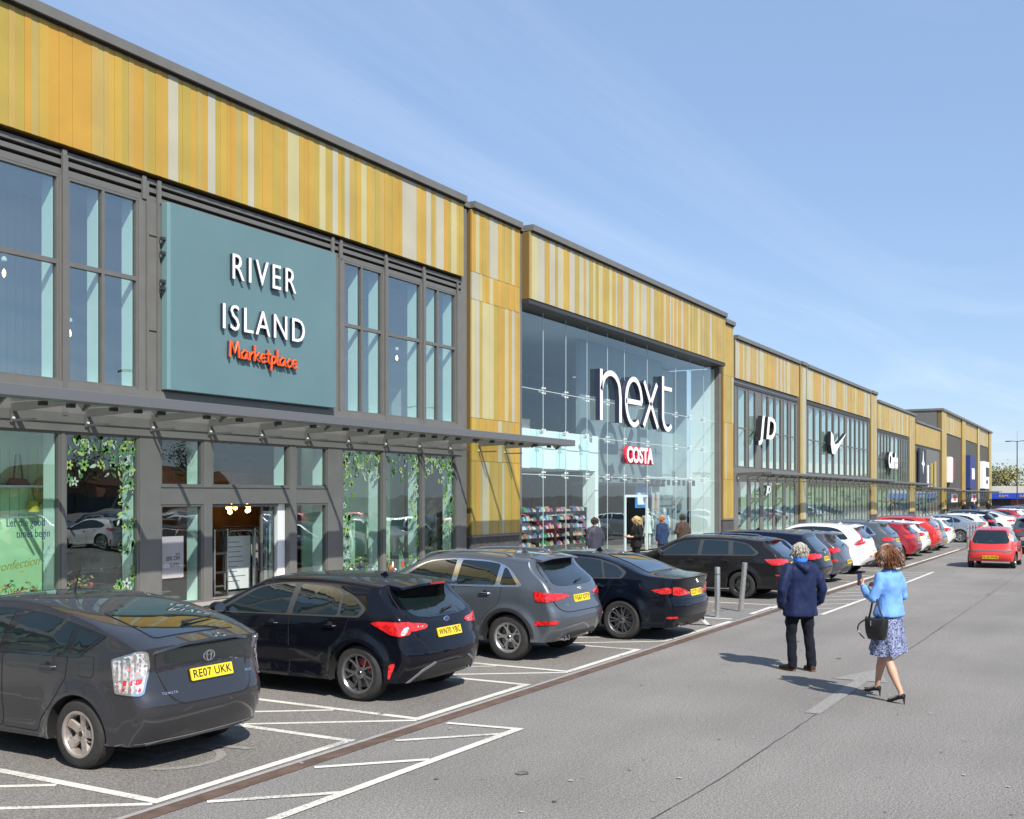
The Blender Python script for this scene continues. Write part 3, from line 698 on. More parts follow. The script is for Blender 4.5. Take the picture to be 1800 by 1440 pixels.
# --- units beyond
def shop_far(x0, x1, ztop, zfb, wz0, wz1, gz, ups, los, label, seed, pale=.3, yc=-.10, solid=()):
    T = thing('shop_unit', label, 'shop building', (x0, YF, 0))
    b = MB(); cladding(b, x0, x1, zfb, ztop - .24, YF + yc, .4, seed, pale, wmin=.25, wmax=.5); b.build('cladding', T)
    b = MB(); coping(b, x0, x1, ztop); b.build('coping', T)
    b = MB()
    b.box(x0, x1, YF + .01, YF + .25, gz, wz0, M_frame2); b.box(x0, x1, YF + .02, YF + .3, wz1, zfb - .02, M_frame)
    b.box(x0, x1, YF - .03, YF + .0, wz1 + .15, wz1 + .28, M_dark)
    ed = [x0] + [e for p in ups for e in p] + [x1]
    for a, c in zip(ed[0::2], ed[1::2]):
        b.box(a + .001, c - .001, YF, YF + .21, wz0, wz1, M_frame2)
        for q in (a, c): b.box(q - .05, q + .05, YF - .035, YF - .005, wz0, wz1 + .1, M_frame)
    ed = [x0] + [e for p in los for e in p] + [x1]
    for a, c in zip(ed[0::2], ed[1::2]): b.box(a + .001, c - .001, YF, YF + .19, .1, gz, M_frame2)
    b.build('wall', T)
    for a, c in ups: window(T, a, c, wz0, wz1, [], [(wz0 + wz1) / 2], flush=True)
    for i, (a, c) in enumerate(los): window(T, a, c, .1, gz, [(a + c) / 2] if c - a > 1.8 else [], [2.3] if i % 2 else [], flush=True)
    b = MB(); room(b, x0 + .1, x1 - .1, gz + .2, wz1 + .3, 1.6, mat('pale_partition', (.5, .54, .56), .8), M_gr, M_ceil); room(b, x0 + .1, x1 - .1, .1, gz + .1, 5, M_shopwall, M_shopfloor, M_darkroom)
    rr = random.Random(seed)
    for k in range(int((x1 - x0) / 1.1)):
        xx = x0 + .6 + k * 1.1; h = rr.uniform(.8, 2.2)
        b.box(xx, xx + rr.uniform(.3, .7), YF + rr.uniform(.9, 2), YF + 2.3, .12, h, rr.choice([M_white, MATS['display_furniture'], M_gr, M_darkroom, mat('navy_display', (.03, .06, .2), .6), mat('teal_display', (.1, .35, .35), .6)]))
    b.build('interior', T)
    return T
def bays(x0, x1, n, gap): 
    w_ = (x1 - x0 - gap * (n + 1)) / n
    return [(x0 + gap + i * (w_ + gap), x0 + gap + i * (w_ + gap) + w_) for i in range(n)]
shop_far(54.95, 67.5, 10.86, 8.62, 4.0, 8.12, 3.25, [(55.5, 56.9), (57.4, 58.6), (59.9, 61.0), (61.2, 62.4), (62.6, 63.7), (64.3, 65.3), (65.9, 67.0)],
         [(55.6, 57.3), (57.8, 59.6), (60.2, 62.2), (62.5, 64.3), (64.8, 66.9)], 'gold-clad shop unit with two slanted white letters, right of the tall glass front', 31, .3)
pier(67.9, 69.2, 10.9, 1.0, 13, 'gold pier between the slanted-letters shop and the tick-sign shop', .35, .3)
shop_far(69.5, 89.1, 10.86, 8.62, 3.95, 8.2, 3.25, bays(69.8, 77.0, 4, .22) + bays(77.0, 80.6, 2, .1) + bays(80.8, 88.8, 5, .22),
         bays(69.8, 88.8, 9, .25), 'gold-clad shop unit carrying the white tick sign', 32, .3)
pier(89.5, 91.7, 10.9, 1.0, 14, 'gold pier right of the tick-sign shop', .35, .3)
shop_far(92.1, 107.0, 10.35, 8.0, 3.7, 7.6, 3.1, bays(92.4, 98, 4, .25) + bays(98, 102, 2, .12) + bays(102, 106.8, 4, .25), bays(92.4, 106.8, 7, .3), 'gold-clad shop unit carrying a white script sign', 33, .3)
pier(107.4, 110.2, 10.35, 1.0, 15, 'gold pier just before the lowest shop unit', .35, .3)
shop_far(110.6, 126.6, 9.80, 7.5, 3.3, 7.2, 2.95, bays(111, 115, 3, .3), bays(111, 126, 7, .3), 'lowest shop unit with a dark star banner beside yellow stripes', 34, .0)
def tall():
    T = thing('shop_unit', 'taller block at the far end with grey side wall and three bays', 'shop building', (126.8, YF, 0))
    b = MB()
    for i, (a, c) in enumerate(((130.3, 143.8), (147.0, 160.1), (162.2, 174.1))):
        cladding(b, a, c, 9.6, 11.85, YF - .1, .4, 40 + i, .1, wmin=.5, wmax=.9)
    for i, (a, c) in enumerate(((126.85, 130.28), (143.85, 146.95), (160.2, 162.1), (174.2, 177.2))):
        cladding(b, a, c, 1.0, 11.85, YF - .25, .5, 50 + i, .15, wmin=.5, wmax=.9)
    b.build('cladding', T)
    b = MB(); b.box(126.7, 177.4, YF - .4, YF + 9, 11.86, 12.1, M_frame2); b.build('coping', T)
    b = MB(); b.box(126.8, 177.2, YF + .3, YF + 9, .1, 11.85, M_frame2); 
    b.box(130.3, 174.1, YF + .02, YF + .29, 3.0, 9.58, mat('grey_cladding_far', (.11, .108, .10), .55))
    for k in range(60): b.box(130.5 + k * .73, 130.62 + k * .73, YF - .04, YF + .015, 3.05, 9.5, M_frame)
    b.build('wall', T)
    for a, c in ((134.5, 138.2), (150.2, 153.0), (165.5, 168.3)): window(T, a, c, 7.0 if 0 else 4.4, 9.3, [(a + c) / 2], [6.9], fin=False)
    for a, c in bays(130.5, 143.5, 5, .4) + bays(147.2, 160, 5, .4) + bays(162.4, 174, 4, .4):
        window(T, a, c, .1, 2.9, [], [], fin=False)
    return T
tall()
# --- canopies
M_cglass = glass('canopy_glass', (.86, .90, .90), .05)
def canopy(x0, x1, z, yfront, label, step, zr, th=.19, group='glass shopfront canopies'):
    T = thing('canopy', label, 'canopy', (x0, YF, z), group=group)
    b = MB(); b.box(x0, x1, yfront, yfront + .42, z - th, z, M_steel); b.build('front_beam', T, bevel=.01)
    g = MB(); x = x0
    g.box(x0 + .02, x1 - .02, yfront + .43, YF - .15, z - .05, z - .03, M_cglass); g.build('glass_roof', T)
    n = max(1, int(round((x1 - x0) / step)))
    for k in range(n + 1):
        xx = x0 + .15 + (x1 - x0 - .3) * k / n; b = MB()
        b.prism([(YF - .04, z - .22), (YF - .04, z - .06), (yfront + .44, z - .06), (yfront + .44, z - .20), (yfront + .60, z - .30), (yfront + .75, z - .16)], 'x', xx - .02, xx + .02, M_frame)
        b.box(xx - .045, xx + .045, YF - .085, YF - .039, z - .42, z - .20, M_frame)
        b.lathe([(0, YF - .12), (.022, YF - .12), (.025, YF - .08)], M_white, 8, 'y', (xx, 0, z - .34)); b.box(xx - .02, xx + .02, YF - .75, YF - .09, z - .40, z - .36, M_frame)
        b.build('bracket', T)
    rr = random.Random(int(x0))
    k = x0 + .6; me0 = None
    while k < x1 - .3 and x0 < 60:
        if me0 is None:
            b = MB(); b.box(-.06, .06, yfront + .45, yfront + .55, z - .26, z - .191, M_dark); o0 = b.build('downlight', T, False); me0 = o0.data
            o0.location = (k - T.location.x, -YF, -z)
        else:
            o1 = o0.copy(); C.objects.link(o1); o1.location.x = k - T.location.x
        k += rr.choice([.55, .9, 1.15])
canopy(-.5, 30.9, 4.22, 15.2, 'grey steel and glass canopy over the nearest shopfront', 1.66, 0)
canopy(55.2, 89.2, 3.72, 15.9, 'long canopy over the slanted-letters and tick-sign shopfronts', 1.9, 0, .12)
canopy(89.4, 109.5, 3.62, 15.9, 'canopy over the shopfront with white script sign', 2.0, 0, .12)
canopy(109.8, 127.5, 3.3, 15.9, 'canopy over the lowest shop unit', 2.2, 0, .12)
canopy(128.0, 178.5, 3.15, 16.2, 'canopy along the far taller block', 2.6, 0, .12)
# --- one more unit behind the camera's left edge (mirrored in car glass)
T = thing('shop_unit', 'gold-clad shop unit running off the left edge of the picture', 'shop building', (-60, YF, 0))
b = MB(); cladding(b, -60, 3.17, 9.19, 11.42, YF - .10, .35, 77, .12, wmin=.2, wmax=.34); b.build('cladding', T)
b = MB(); coping(b, -60, 3.17, 11.66); b.build('coping', T)
b = MB(); b.box(-60, 3.17, YF + .02, YF + .3, 8.62, 9.18, M_frame); b.box(-60, 3.17, YF, YF + .3, 3.7, 4.66, M_frame2)
for k in range(20):
    b.box(-60 + k * 3.2, -60 + k * 3.2 + .5, YF - .02, YF + .3, .1, 8.61, M_frame2)
b.build('wall', T)
g = MB(); g.quad((-60, YF + .1, .1), (3.1, YF + .1, .1), (3.1, YF + .1, 8.6), (-60, YF + .1, 8.6), M_glass); g.build('window', T)
b = MB(); b.quad((-60, YF + 2, .1), (3.1, YF + 2, .1), (3.1, YF + 2, 9), (-60, YF + 2, 9), M_gr); b.build('interior', T)
# ------------------------------------------------------------ cars
def paint(name, col, metal=.25, rough=.32):
    if name in MATS: return MATS[name]
    m = mat(name, col, rough, metal, coat=1.0 if max(col) > .03 else .6, spec=.5 if max(col) > .03 else .12)
    t = m.node_tree; p = t.nodes['Principled BSDF']
    co = t.nodes.new('ShaderNodeTexCoord'); n = t.nodes.new('ShaderNodeTexNoise'); n.inputs['Scale'].default_value = 900
    r = t.nodes.new('ShaderNodeMapRange'); r.inputs[3].default_value = rough - .08; r.inputs[4].default_value = rough + .12
    t.links.new(co.outputs['Object'], n.inputs['Vector']); t.links.new(n.outputs[0], r.inputs[0]); t.links.new(r.outputs[0], p.inputs['Roughness'])
    n2 = t.nodes.new('ShaderNodeTexNoise'); n2.inputs['Scale'].default_value = 1.3; n2.inputs['Detail'].default_value = 7
    r2 = t.nodes.new('ShaderNodeMapRange'); r2.inputs[1].default_value = .4; r2.inputs[2].default_value = .75; r2.inputs[3].default_value = .01; r2.inputs[4].default_value = .07
    t.links.new(co.outputs['Object'], n2.inputs['Vector']); t.links.new(n2.outputs[0], r2.inputs[0]); t.links.new(r2.outputs[0], p.inputs['Coat Roughness'])
    return m
M_tyre = mat('tyre_rubber', (.022, .021, .020), .82, noise=(20, .3), bump=(60, .3, .003))
M_cglass2 = mat('car_glass', (.006, .012, .013), .012, spec=.8, coat=.8)
M_plast = mat('black_plastic', (.020, .020, .021), .45, noise=(60, .2)); M_plast_g = mat('gloss_black', (.008, .008, .009), .12, coat=1)
M_plastgrey = mat('grey_plastic', (.10, .10, .10), .6)
M_well = mat('wheel_arch_liner', (.006, .006, .006), .9)
M_chrome = mat('chrome_trim', (.75, .76, .78), .14, 1.0)
M_alloy = mat('silver_alloy', (.55, .55, .54), .28, .85); M_alloyd = mat('dark_alloy', (.26, .26, .27), .26, .85)
M_alloyb = mat('bronzed_alloy', (.42, .37, .33), .42, .6, noise=(10, .2)); M_alloyk = mat('black_alloy', (.07, .07, .075), .25, .7)
M_disc = mat('brake_disc', (.22, .21, .20), .4, .8)
def lamp_mat(name, col, clear=False):
    if name in MATS: return MATS[name]
    m = mat(name, col, .16, .0, coat=1)
    t = m.node_tree; p = t.nodes['Principled BSDF']; co = t.nodes.new('ShaderNodeTexCoord')
    wv = t.nodes.new('ShaderNodeTexVoronoi'); wv.inputs['Scale'].default_value = 22
    r = t.nodes.new('ShaderNodeMapRange'); r.inputs[1].default_value = 0; r.inputs[2].default_value = .7
    r.inputs[3].default_value = .35; r.inputs[4].default_value = 1.35
    v = t.nodes.new('ShaderNodeVectorMath'); v.operation = 'SCALE'; v.inputs[0].default_value = col
    t.links.new(co.outputs['Object'], wv.inputs['Vector']); t.links.new(wv.outputs['Distance'], r.inputs[0]); t.links.new(r.outputs[0], v.inputs['Scale'])
    t.links.new(v.outputs[0], p.inputs['Base Color']); return m
M_lred = lamp_mat('red_lens', (.50, .012, .012)); M_ldark = lamp_mat('dark_red_lens', (.28, .008, .010)); M_lclear = lamp_mat('clear_lens', (.42, .40, .41))
M_lamber = lamp_mat('amber_lens', (.75, .30, .12))
M_head = mat('headlamp_glass', (.45, .47, .5), .08, .4, coat=1)
M_plate = mat('yellow_plate', (.80, .56, .02), .4); M_ptext = mat('plate_characters', (.012, .012, .012), .5); M_wplate = mat('white_plate', (.8, .8, .78), .4)
M_red_cal = mat('red_caliper', (.6, .02, .02), .4)

def interp(pts, n, smooth=True, corners=()):
    """resample a control polyline (tuples of any size) as a centripetal-like Catmull-Rom curve; corners are indices kept sharp"""
    k = len(pts); segs = []
    P = [tuple(map(float, p)) for p in pts]
    for i in range(k - 1):
        a = P[i]; d = P[i + 1]
        p0 = P[i - 1] if i > 0 and i not in corners else a
        p3 = P[i + 2] if i + 2 < k and (i + 1) not in corners else d
        L = math.dist(a[:2], d[:2]) + 1e-6
        La = math.dist(p0[:2], a[:2]); Lb = math.dist(d[:2], p3[:2])
        def tan(pm, pa, pb, l0, l1):
            if l0 < 1e-5: return tuple((y - x) / l1 for x, y in zip(pa, pb))
            if l1 < 1e-5: return tuple((y - x) / l0 for x, y in zip(pm, pa))
            return tuple(((y - x) / l0 * l1 + (z - y) / l1 * l0) / (l0 + l1) for x, y, z in zip(pm, pa, pb))
        m0 = tan(p0, a, d, La, L); m1 = tan(a, d, p3, L, Lb)
        if Lb < 1e-5: m1 = tuple((y - x) / L for x, y in zip(a, d))
        segs.append((a, d, m0, m1, L))
    tot = sum(s[4] for s in segs); out = []
    marks = []; acc = 0
    # distribute samples but always hit control points
    cnt = [max(1, int(round(n * s[4] / tot))) for s in segs]
    while sum(cnt) > n: cnt[cnt.index(max(cnt))] -= 1
    while sum(cnt) < n:
        j = max(range(len(cnt)), key=lambda q: segs[q][4] / cnt[q]); cnt[j] += 1
    for s, c in zip(segs, cnt):
        a, d, m0, m1, L = s
        for q in range(c):
            t = q / c; h0 = 2 * t ** 3 - 3 * t * t + 1; h1 = t ** 3 - 2 * t * t + t; h2 = -2 * t ** 3 + 3 * t * t; h3 = t ** 3 - t * t
            out.append(tuple(h0 * x + h1 * L * u + h2 * y + h3 * L * v for x, y, u, v in zip(a, d, m0, m1)))
    out.append(P[-1]); return out
def lin(tab, x):
    if x <= tab[0][0]: return tab[0][1]
    for (a, u), (b_, v) in zip(tab, tab[1:]):
        if x <= b_:
            t = (x - a) / (b_ - a); t = t * t * (3 - 2 * t) * .5 + t * .5
            return u + (v - u) * t
    return tab[-1][1]
def softp(v, k): # smooth max(0,v)
    return 0.5 * (v + math.sqrt(v * v + k * k)) - 0.5 * k

class Body:
    def __init__(s, S):
        s.S = S; s.hw = S['W'] / 2
    def W(s, x, z):
        S = s.S
        B = s.hw * lin(S['plan'], x)
        zb = lin(S['belt'], x); zc = S.get('crease', zb - .15)
        y = B
        y -= S.get('k1', .10) * softp(z - zc, .03)
        y -= (S['tumble'] - .12 - S.get('k1', .10)) * softp(z - zb, .035) + .42 * max(0, z - zb) ** 2
        y -= .10 * softp(.42 - z, .10)
        y -= S.get('dent', .016) * math.exp(-((z - .42) / .09) ** 2) * (1 if s.S['xr'] + .4 < x < s.S['xf'] - .4 else 0)
        for wx in (S['xr'], S['xf']):
            r = math.hypot(x - wx, z - S['R']); R0 = S['R'] + .04
            if r > R0 - .06:
                t = max(0, 1 - (r - R0) / .17) if r > R0 else 1
                y += S.get('flare', .022) * t * t * (3 - 2 * t) * (1 if z < zb else 0)
        return max(y, .05)
    def mesh(s, nu=90, nv=30, ns=14):
        S = s.S
        rear = interp(S['rear'], nv, corners=S.get('rc', ())); top = interp(S['top'], nu, corners=S.get('tc', ())); front = interp(S['front'], nv)
        # every control point: (x, z, px, pz) ; rear bottom->top, top rear->front, front top->bottom
        front = front[::-1]
        E = lambda p: (p[0] + p[2], p[1] + p[3])
        rE = [E(p) for p in rear]; tE = [E(p) for p in top]; fE = [E(p) for p in front]
        b0, b1 = rE[0], fE[0]
        bE = [(b0[0] + (b1[0] - b0[0]) * i / nu, b0[1] + (b1[1] - b0[1]) * i / nu) for i in range(nu + 1)]
        V = []; F = []
        grid = {}
        def addv(x, y, z): V.append((x, y, z)); return len(V) - 1
        # side patch (left, +y)
        side = [[None] * (nv + 1) for _ in range(nu + 1)]
        for i in range(nu + 1):
            u = i / nu
            for j in range(nv + 1):
                v = j / nv
                P = []
                for c in (0, 1):
                    q = (1 - v) * bE[i][c] + v * tE[i][c] + (1 - u) * rE[j][c] + u * fE[j][c] \
                        - ((1 - u) * (1 - v) * bE[0][c] + u * (1 - v) * bE[nu][c] + (1 - u) * v * tE[0][c] + u * v * tE[nu][c])
                    P.append(q)
                side[i][j] = P
        L = [[addv(p[0], s.W(p[0], p[1]), p[1]) for p in row] for row in side]
        Rr = [[addv(p[0], -s.W(p[0], p[1]), p[1]) for p in row] for row in side]
        for i in range(nu):
            for j in range(nv):
                F.append((L[i][j], L[i][j + 1], L[i + 1][j + 1], L[i + 1][j])); F.append((Rr[i][j], Rr[i + 1][j], Rr[i + 1][j + 1], Rr[i][j + 1]))
        # silhouette strip
        cen = rear[:-1] + top[:-1] + front[::-1]
        le = [L[0][j] for j in range(nv)] + [L[i][nv] for i in range(nu)] + [L[nu][j] for j in range(nv, -1, -1)]
        re_ = [Rr[0][j] for j in range(nv)] + [Rr[i][nv] for i in range(nu)] + [Rr[nu][j] for j in range(nv, -1, -1)]
        n = S.get('n', 2.6); rows = []
        for k, p in enumerate(cen):
            ex, ey, ez = V[le[k]]
            row = [re_[k]]
            for q in range(1, 2 * ns):
                t = -math.cos(math.pi * q / (2 * ns))      # -1..1 dense near the edges
                f = 1 - (1 - abs(t) ** n) ** (1 / n)
                row.append(addv(p[0] + (ex - p[0]) * f, t * ey, p[1] + (ez - p[1]) * f))
            row.append(le[k]); rows.append(row)
        for a, c in zip(rows, rows[1:]):
            for q in range(2 * ns): F.append((a[q], a[q + 1], c[q + 1], c[q]))
        nb = len(F)
        fl = rows[0] + [L[i][0] for i in range(1, nu)] + rows[-1][::-1] + [Rr[i][0] for i in range(nu - 1, 0, -1)]
        cxm = addv((b0[0] + b1[0]) / 2, 0, (b0[1] + b1[1]) / 2)
        for i in range(len(fl)): F.append((fl[i], fl[(i + 1) % len(fl)], cxm))
        return V, F, nb
def rounded(pts, r, n=4):
    out = []; k = len(pts)
    for i, p in enumerate(pts):
        rr = p[2] if len(p) > 2 else r
        a = Vector(pts[i - 1][:2]); b_ = Vector(p[:2]); c = Vector(pts[(i + 1) % k][:2])
        d0 = (a - b_); d1 = (c - b_); q = min(rr, d0.length * .48, d1.length * .48)
        if q < 1e-4: out.append(tuple(b_)); continue
        p0 = b_ + d0.normalized() * q; p1 = b_ + d1.normalized() * q
        for j in range(n + 1):
            t = j / n; v = p0 * (1 - t) ** 2 + b_ * 2 * t * (1 - t) + p1 * t * t; out.append((v.x, v.y))
    return out
def panel(bvh, poly, view, off, m, th=.02, cell=.07, name=None, parent=None, flip=False, uv0=None, bmout=None):
    """project a 2D outline on the body: view 'side' uses (x,z), 'rear'/'front' (y,z), 'top' (x,y); or a tuple (origin, ux, uy, dir)"""
    if view == 'side': o, ux, uy, d = Vector((0, 3, 0)), Vector((1, 0, 0)), Vector((0, 0, 1)), Vector((0, -1, 0))
    elif view == 'rear': o, ux, uy, d = Vector((-3, 0, 0)), Vector((0, 1, 0)), Vector((0, 0, 1)), Vector((1, 0, 0))
    elif view == 'front': o, ux, uy, d = Vector((9, 0, 0)), Vector((0, 1, 0)), Vector((0, 0, 1)), Vector((-1, 0, 0))
    elif view == 'top': o, ux, uy, d = Vector((0, 0, 4)), Vector((1, 0, 0)), Vector((0, 1, 0)), Vector((0, 0, -1))
    else: o, ux, uy, d = view
    bm = bmesh.new(); vs = [bm.verts.new((p[0], p[1], 0)) for p in poly]
    try: bm.faces.new(vs)
    except ValueError: bm.free(); return None
    bmesh.ops.triangulate(bm, faces=bm.faces[:])
    xs = [p[0] for p in poly]; ys = [p[1] for p in poly]
    for ax, lo, hi in ((0, min(xs), max(xs)), (1, min(ys), max(ys))):
        c = lo + cell
        while c < hi - 1e-4:
            co = Vector((0, 0, 0)); co[ax] = c; no = Vector((0, 0, 0)); no[ax] = 1
            bmesh.ops.bisect_plane(bm, geom=bm.verts[:] + bm.edges[:] + bm.faces[:], plane_co=co, plane_no=no, dist=1e-5); c += cell
    bmesh.ops.remove_doubles(bm, verts=bm.verts[:], dist=1e-4)
    bm.verts.index_update(); top = []; 
    for v in bm.verts:
        org = o + ux * v.co.x + uy * v.co.y
        h = bvh.ray_cast(org, d, 12)
        if h[0] is None:
            n2 = bvh.find_nearest(org + d * 2.2); loc, nor = n2[0], n2[1]
        else: loc, nor = h[0], h[1]
        if nor.dot(d) > 0: nor = -nor
        top.append((loc + nor * off, loc + nor * (off - th)))
    be = [(e.verts[0].index, e.verts[1].index) for e in bm.edges if e.is_boundary]
    fs = [tuple(v.index for v in f.verts) for f in bm.faces]; bm.free()
    n = len(top); V = [t[0] for t in top] + [t[1] for t in top]
    F = fs + [(a, b_, b_ + n, a + n) for a, b_ in be]
    mb = bmout or MB()
    mb.add(V, F, m)
    if flip: mb.add([Vector((v.x, -v.y, v.z)) for v in V], [tuple(reversed(f)) for f in F], m)
    if name: return mb.build(name, parent, world=False, smooth=True, angle=38)
    return mb
def mirror_y(poly_view):
    o, ux, uy, d = poly_view; f = lambda v: Vector((v.x, -v.y, v.z)); return (f(o), f(ux), f(uy), f(d))
def side_view(sgn):
    return (Vector((0, 3 * sgn, 0)), Vector((1, 0, 0)), Vector((0, 0, 1)), Vector((0, -sgn, 0)))
def corner_view(sgn, ang=45):
    """view at the rear corner; 2D x grows outwards/forwards, 0 at the corner direction"""
    a = rad(ang); d = Vector((math.cos(a), -sgn * math.sin(a), 0)); ux = Vector((math.sin(a), sgn * math.cos(a), 0))
    return (-d * 4, ux, Vector((0, 0, 1)), d)

_wheels = {}
def wheel_meshes(R_, rimr, wdt, style, mm, cal=None):
    key = (R_, rimr, wdt, style, mm.name, cal is not None)
    if key in _wheels: return _wheels[key]
    t = MB(); h = wdt / 2
    prof = [(rimr - .004, -h * .82), (rimr + .01, -h * .95), (R_ - .045, -h), (R_ - .015, -h * .86), (R_, -h * .66), (R_ + .001, -h * .2), (R_ + .001, h * .2), (R_, h * .66), (R_ - .015, h * .86), (R_ - .045, h), (rimr + .01, h * .95), (rimr - .004, h * .82)]
    t.lathe(prof, M_tyre, 48, 'y')
    r = MB()
    r.lathe([(rimr - .004, -h * .8), (rimr - .02, -h * .7), (rimr - .035, h * .35), (rimr - .022, h * .72), (rimr - .003, h * .84), (rimr + .006, h * .90), (rimr + .006, h * .96), (rimr - .014, h * .95), (rimr - .028, h * .80)], mm, 48, 'y')
    r.lathe([(0, -h * .3), (rimr - .03, -h * .3), (rimr - .03, -h * .32)], M_well, 32, 'y')
    r.lathe([(.06, h * .05), (rimr * .74, h * .05), (rimr * .74, -h * .02)], M_disc, 32, 'y')
    r.lathe([(0, h * .62), (.028, h * .62), (.032, h * .58), (.07, h * .5), (.075, h * .1)], mm, 20, 'y')
    r.lathe([(0, h * .64), (.026, h * .635), (.027, h * .6)], M_plast, 12, 'y')
    def spoke(a, w0, w1, r0, r1, y0, y1, th=.03, skew=0):
        c, s_ = math.cos(a), math.sin(a); c2, s2 = math.cos(a + skew), math.sin(a + skew)
        vs = []
        for (rr, ww, yy, cc, ss) in ((r0, w0, y0, c, s_), ((r0 + r1) / 2, (w0 + w1) / 2 * .92, (y0 + y1) / 2 - .004, (c + c2) / 2, (s_ + s2) / 2), (r1, w1, y1, c2, s2)):
            tx, tz = -ss, cc
            for (sw, dy) in ((-1, -th), (-.8, 0), (.8, 0), (1, -th)):
                vs.append((rr * cc + tx * ww / 2 * sw, yy + dy, rr * ss + tz * ww / 2 * sw))
        fs = []
        for k in (0, 4):
            for q in range(3): fs.append((k + q, k + q + 1, k + q + 5, k + q + 4))
            fs.append((k + 3, k, k + 4, k + 7))
        fs += [(0, 3, 2, 1), (8, 9, 10, 11)]
        r.add(vs, fs, mm)
    n, kind = style
    for k in range(n):
        a = 2 * math.pi * k / n + math.pi / 2
        if kind == 'single': spoke(a, .075, .062, .05, rimr - .03, h * .55, h * .72)
        elif kind == 'fat': spoke(a, .085, .10, .05, rimr - .03, h * .5, h * .75)
        elif kind == 'twin':
            for sgn in (-1, 1): spoke(a + sgn * .10, .028, .024, .055, rimr - .03, h * .52, h * .75, skew=sgn * .06)
        elif kind == 'vee':
            for sgn in (-1, 1): spoke(a + sgn * .05, .03, .026, .055, rimr - .03, h * .52, h * .75, skew=sgn * .22)
        elif kind == 'split':
            spoke(a, .06, .05, .05, rimr * .55, h * .52, h * .62)
            for sgn in (-1, 1): spoke(a + sgn * .03, .030, .036, rimr * .5, rimr - .03, h * .61, h * .76, skew=sgn * .17)
        b_ = 2 * math.pi * (k + .5) / n + math.pi / 2
        r.lathe([(0, h * .55), (.008, h * .55), (.009, h * .45)], M_plast, 6, 'y', (.045 * math.cos(b_), 0, .045 * math.sin(b_)))
    if cal: r.box(.09, .17, -h * .1, h * .35, -.06, .09, cal)
    to = t.build('wheel', None, False, True, 35); ro = r.build('rim', None, False, True, 30)
    _wheels[key] = (to.data, ro.data)
    bpy.data.objects.remove(to); bpy.data.objects.remove(ro)
    return _wheels[key]
def ell(cx, cz, rx, rz, n=20): return [(cx + rx * math.cos(6.2832 * i / n), cz + rz * math.sin(6.2832 * i / n)) for i in range(n)]
def mirx(poly): return [(-p[0],) + tuple(p[1:]) for p in poly][::-1]

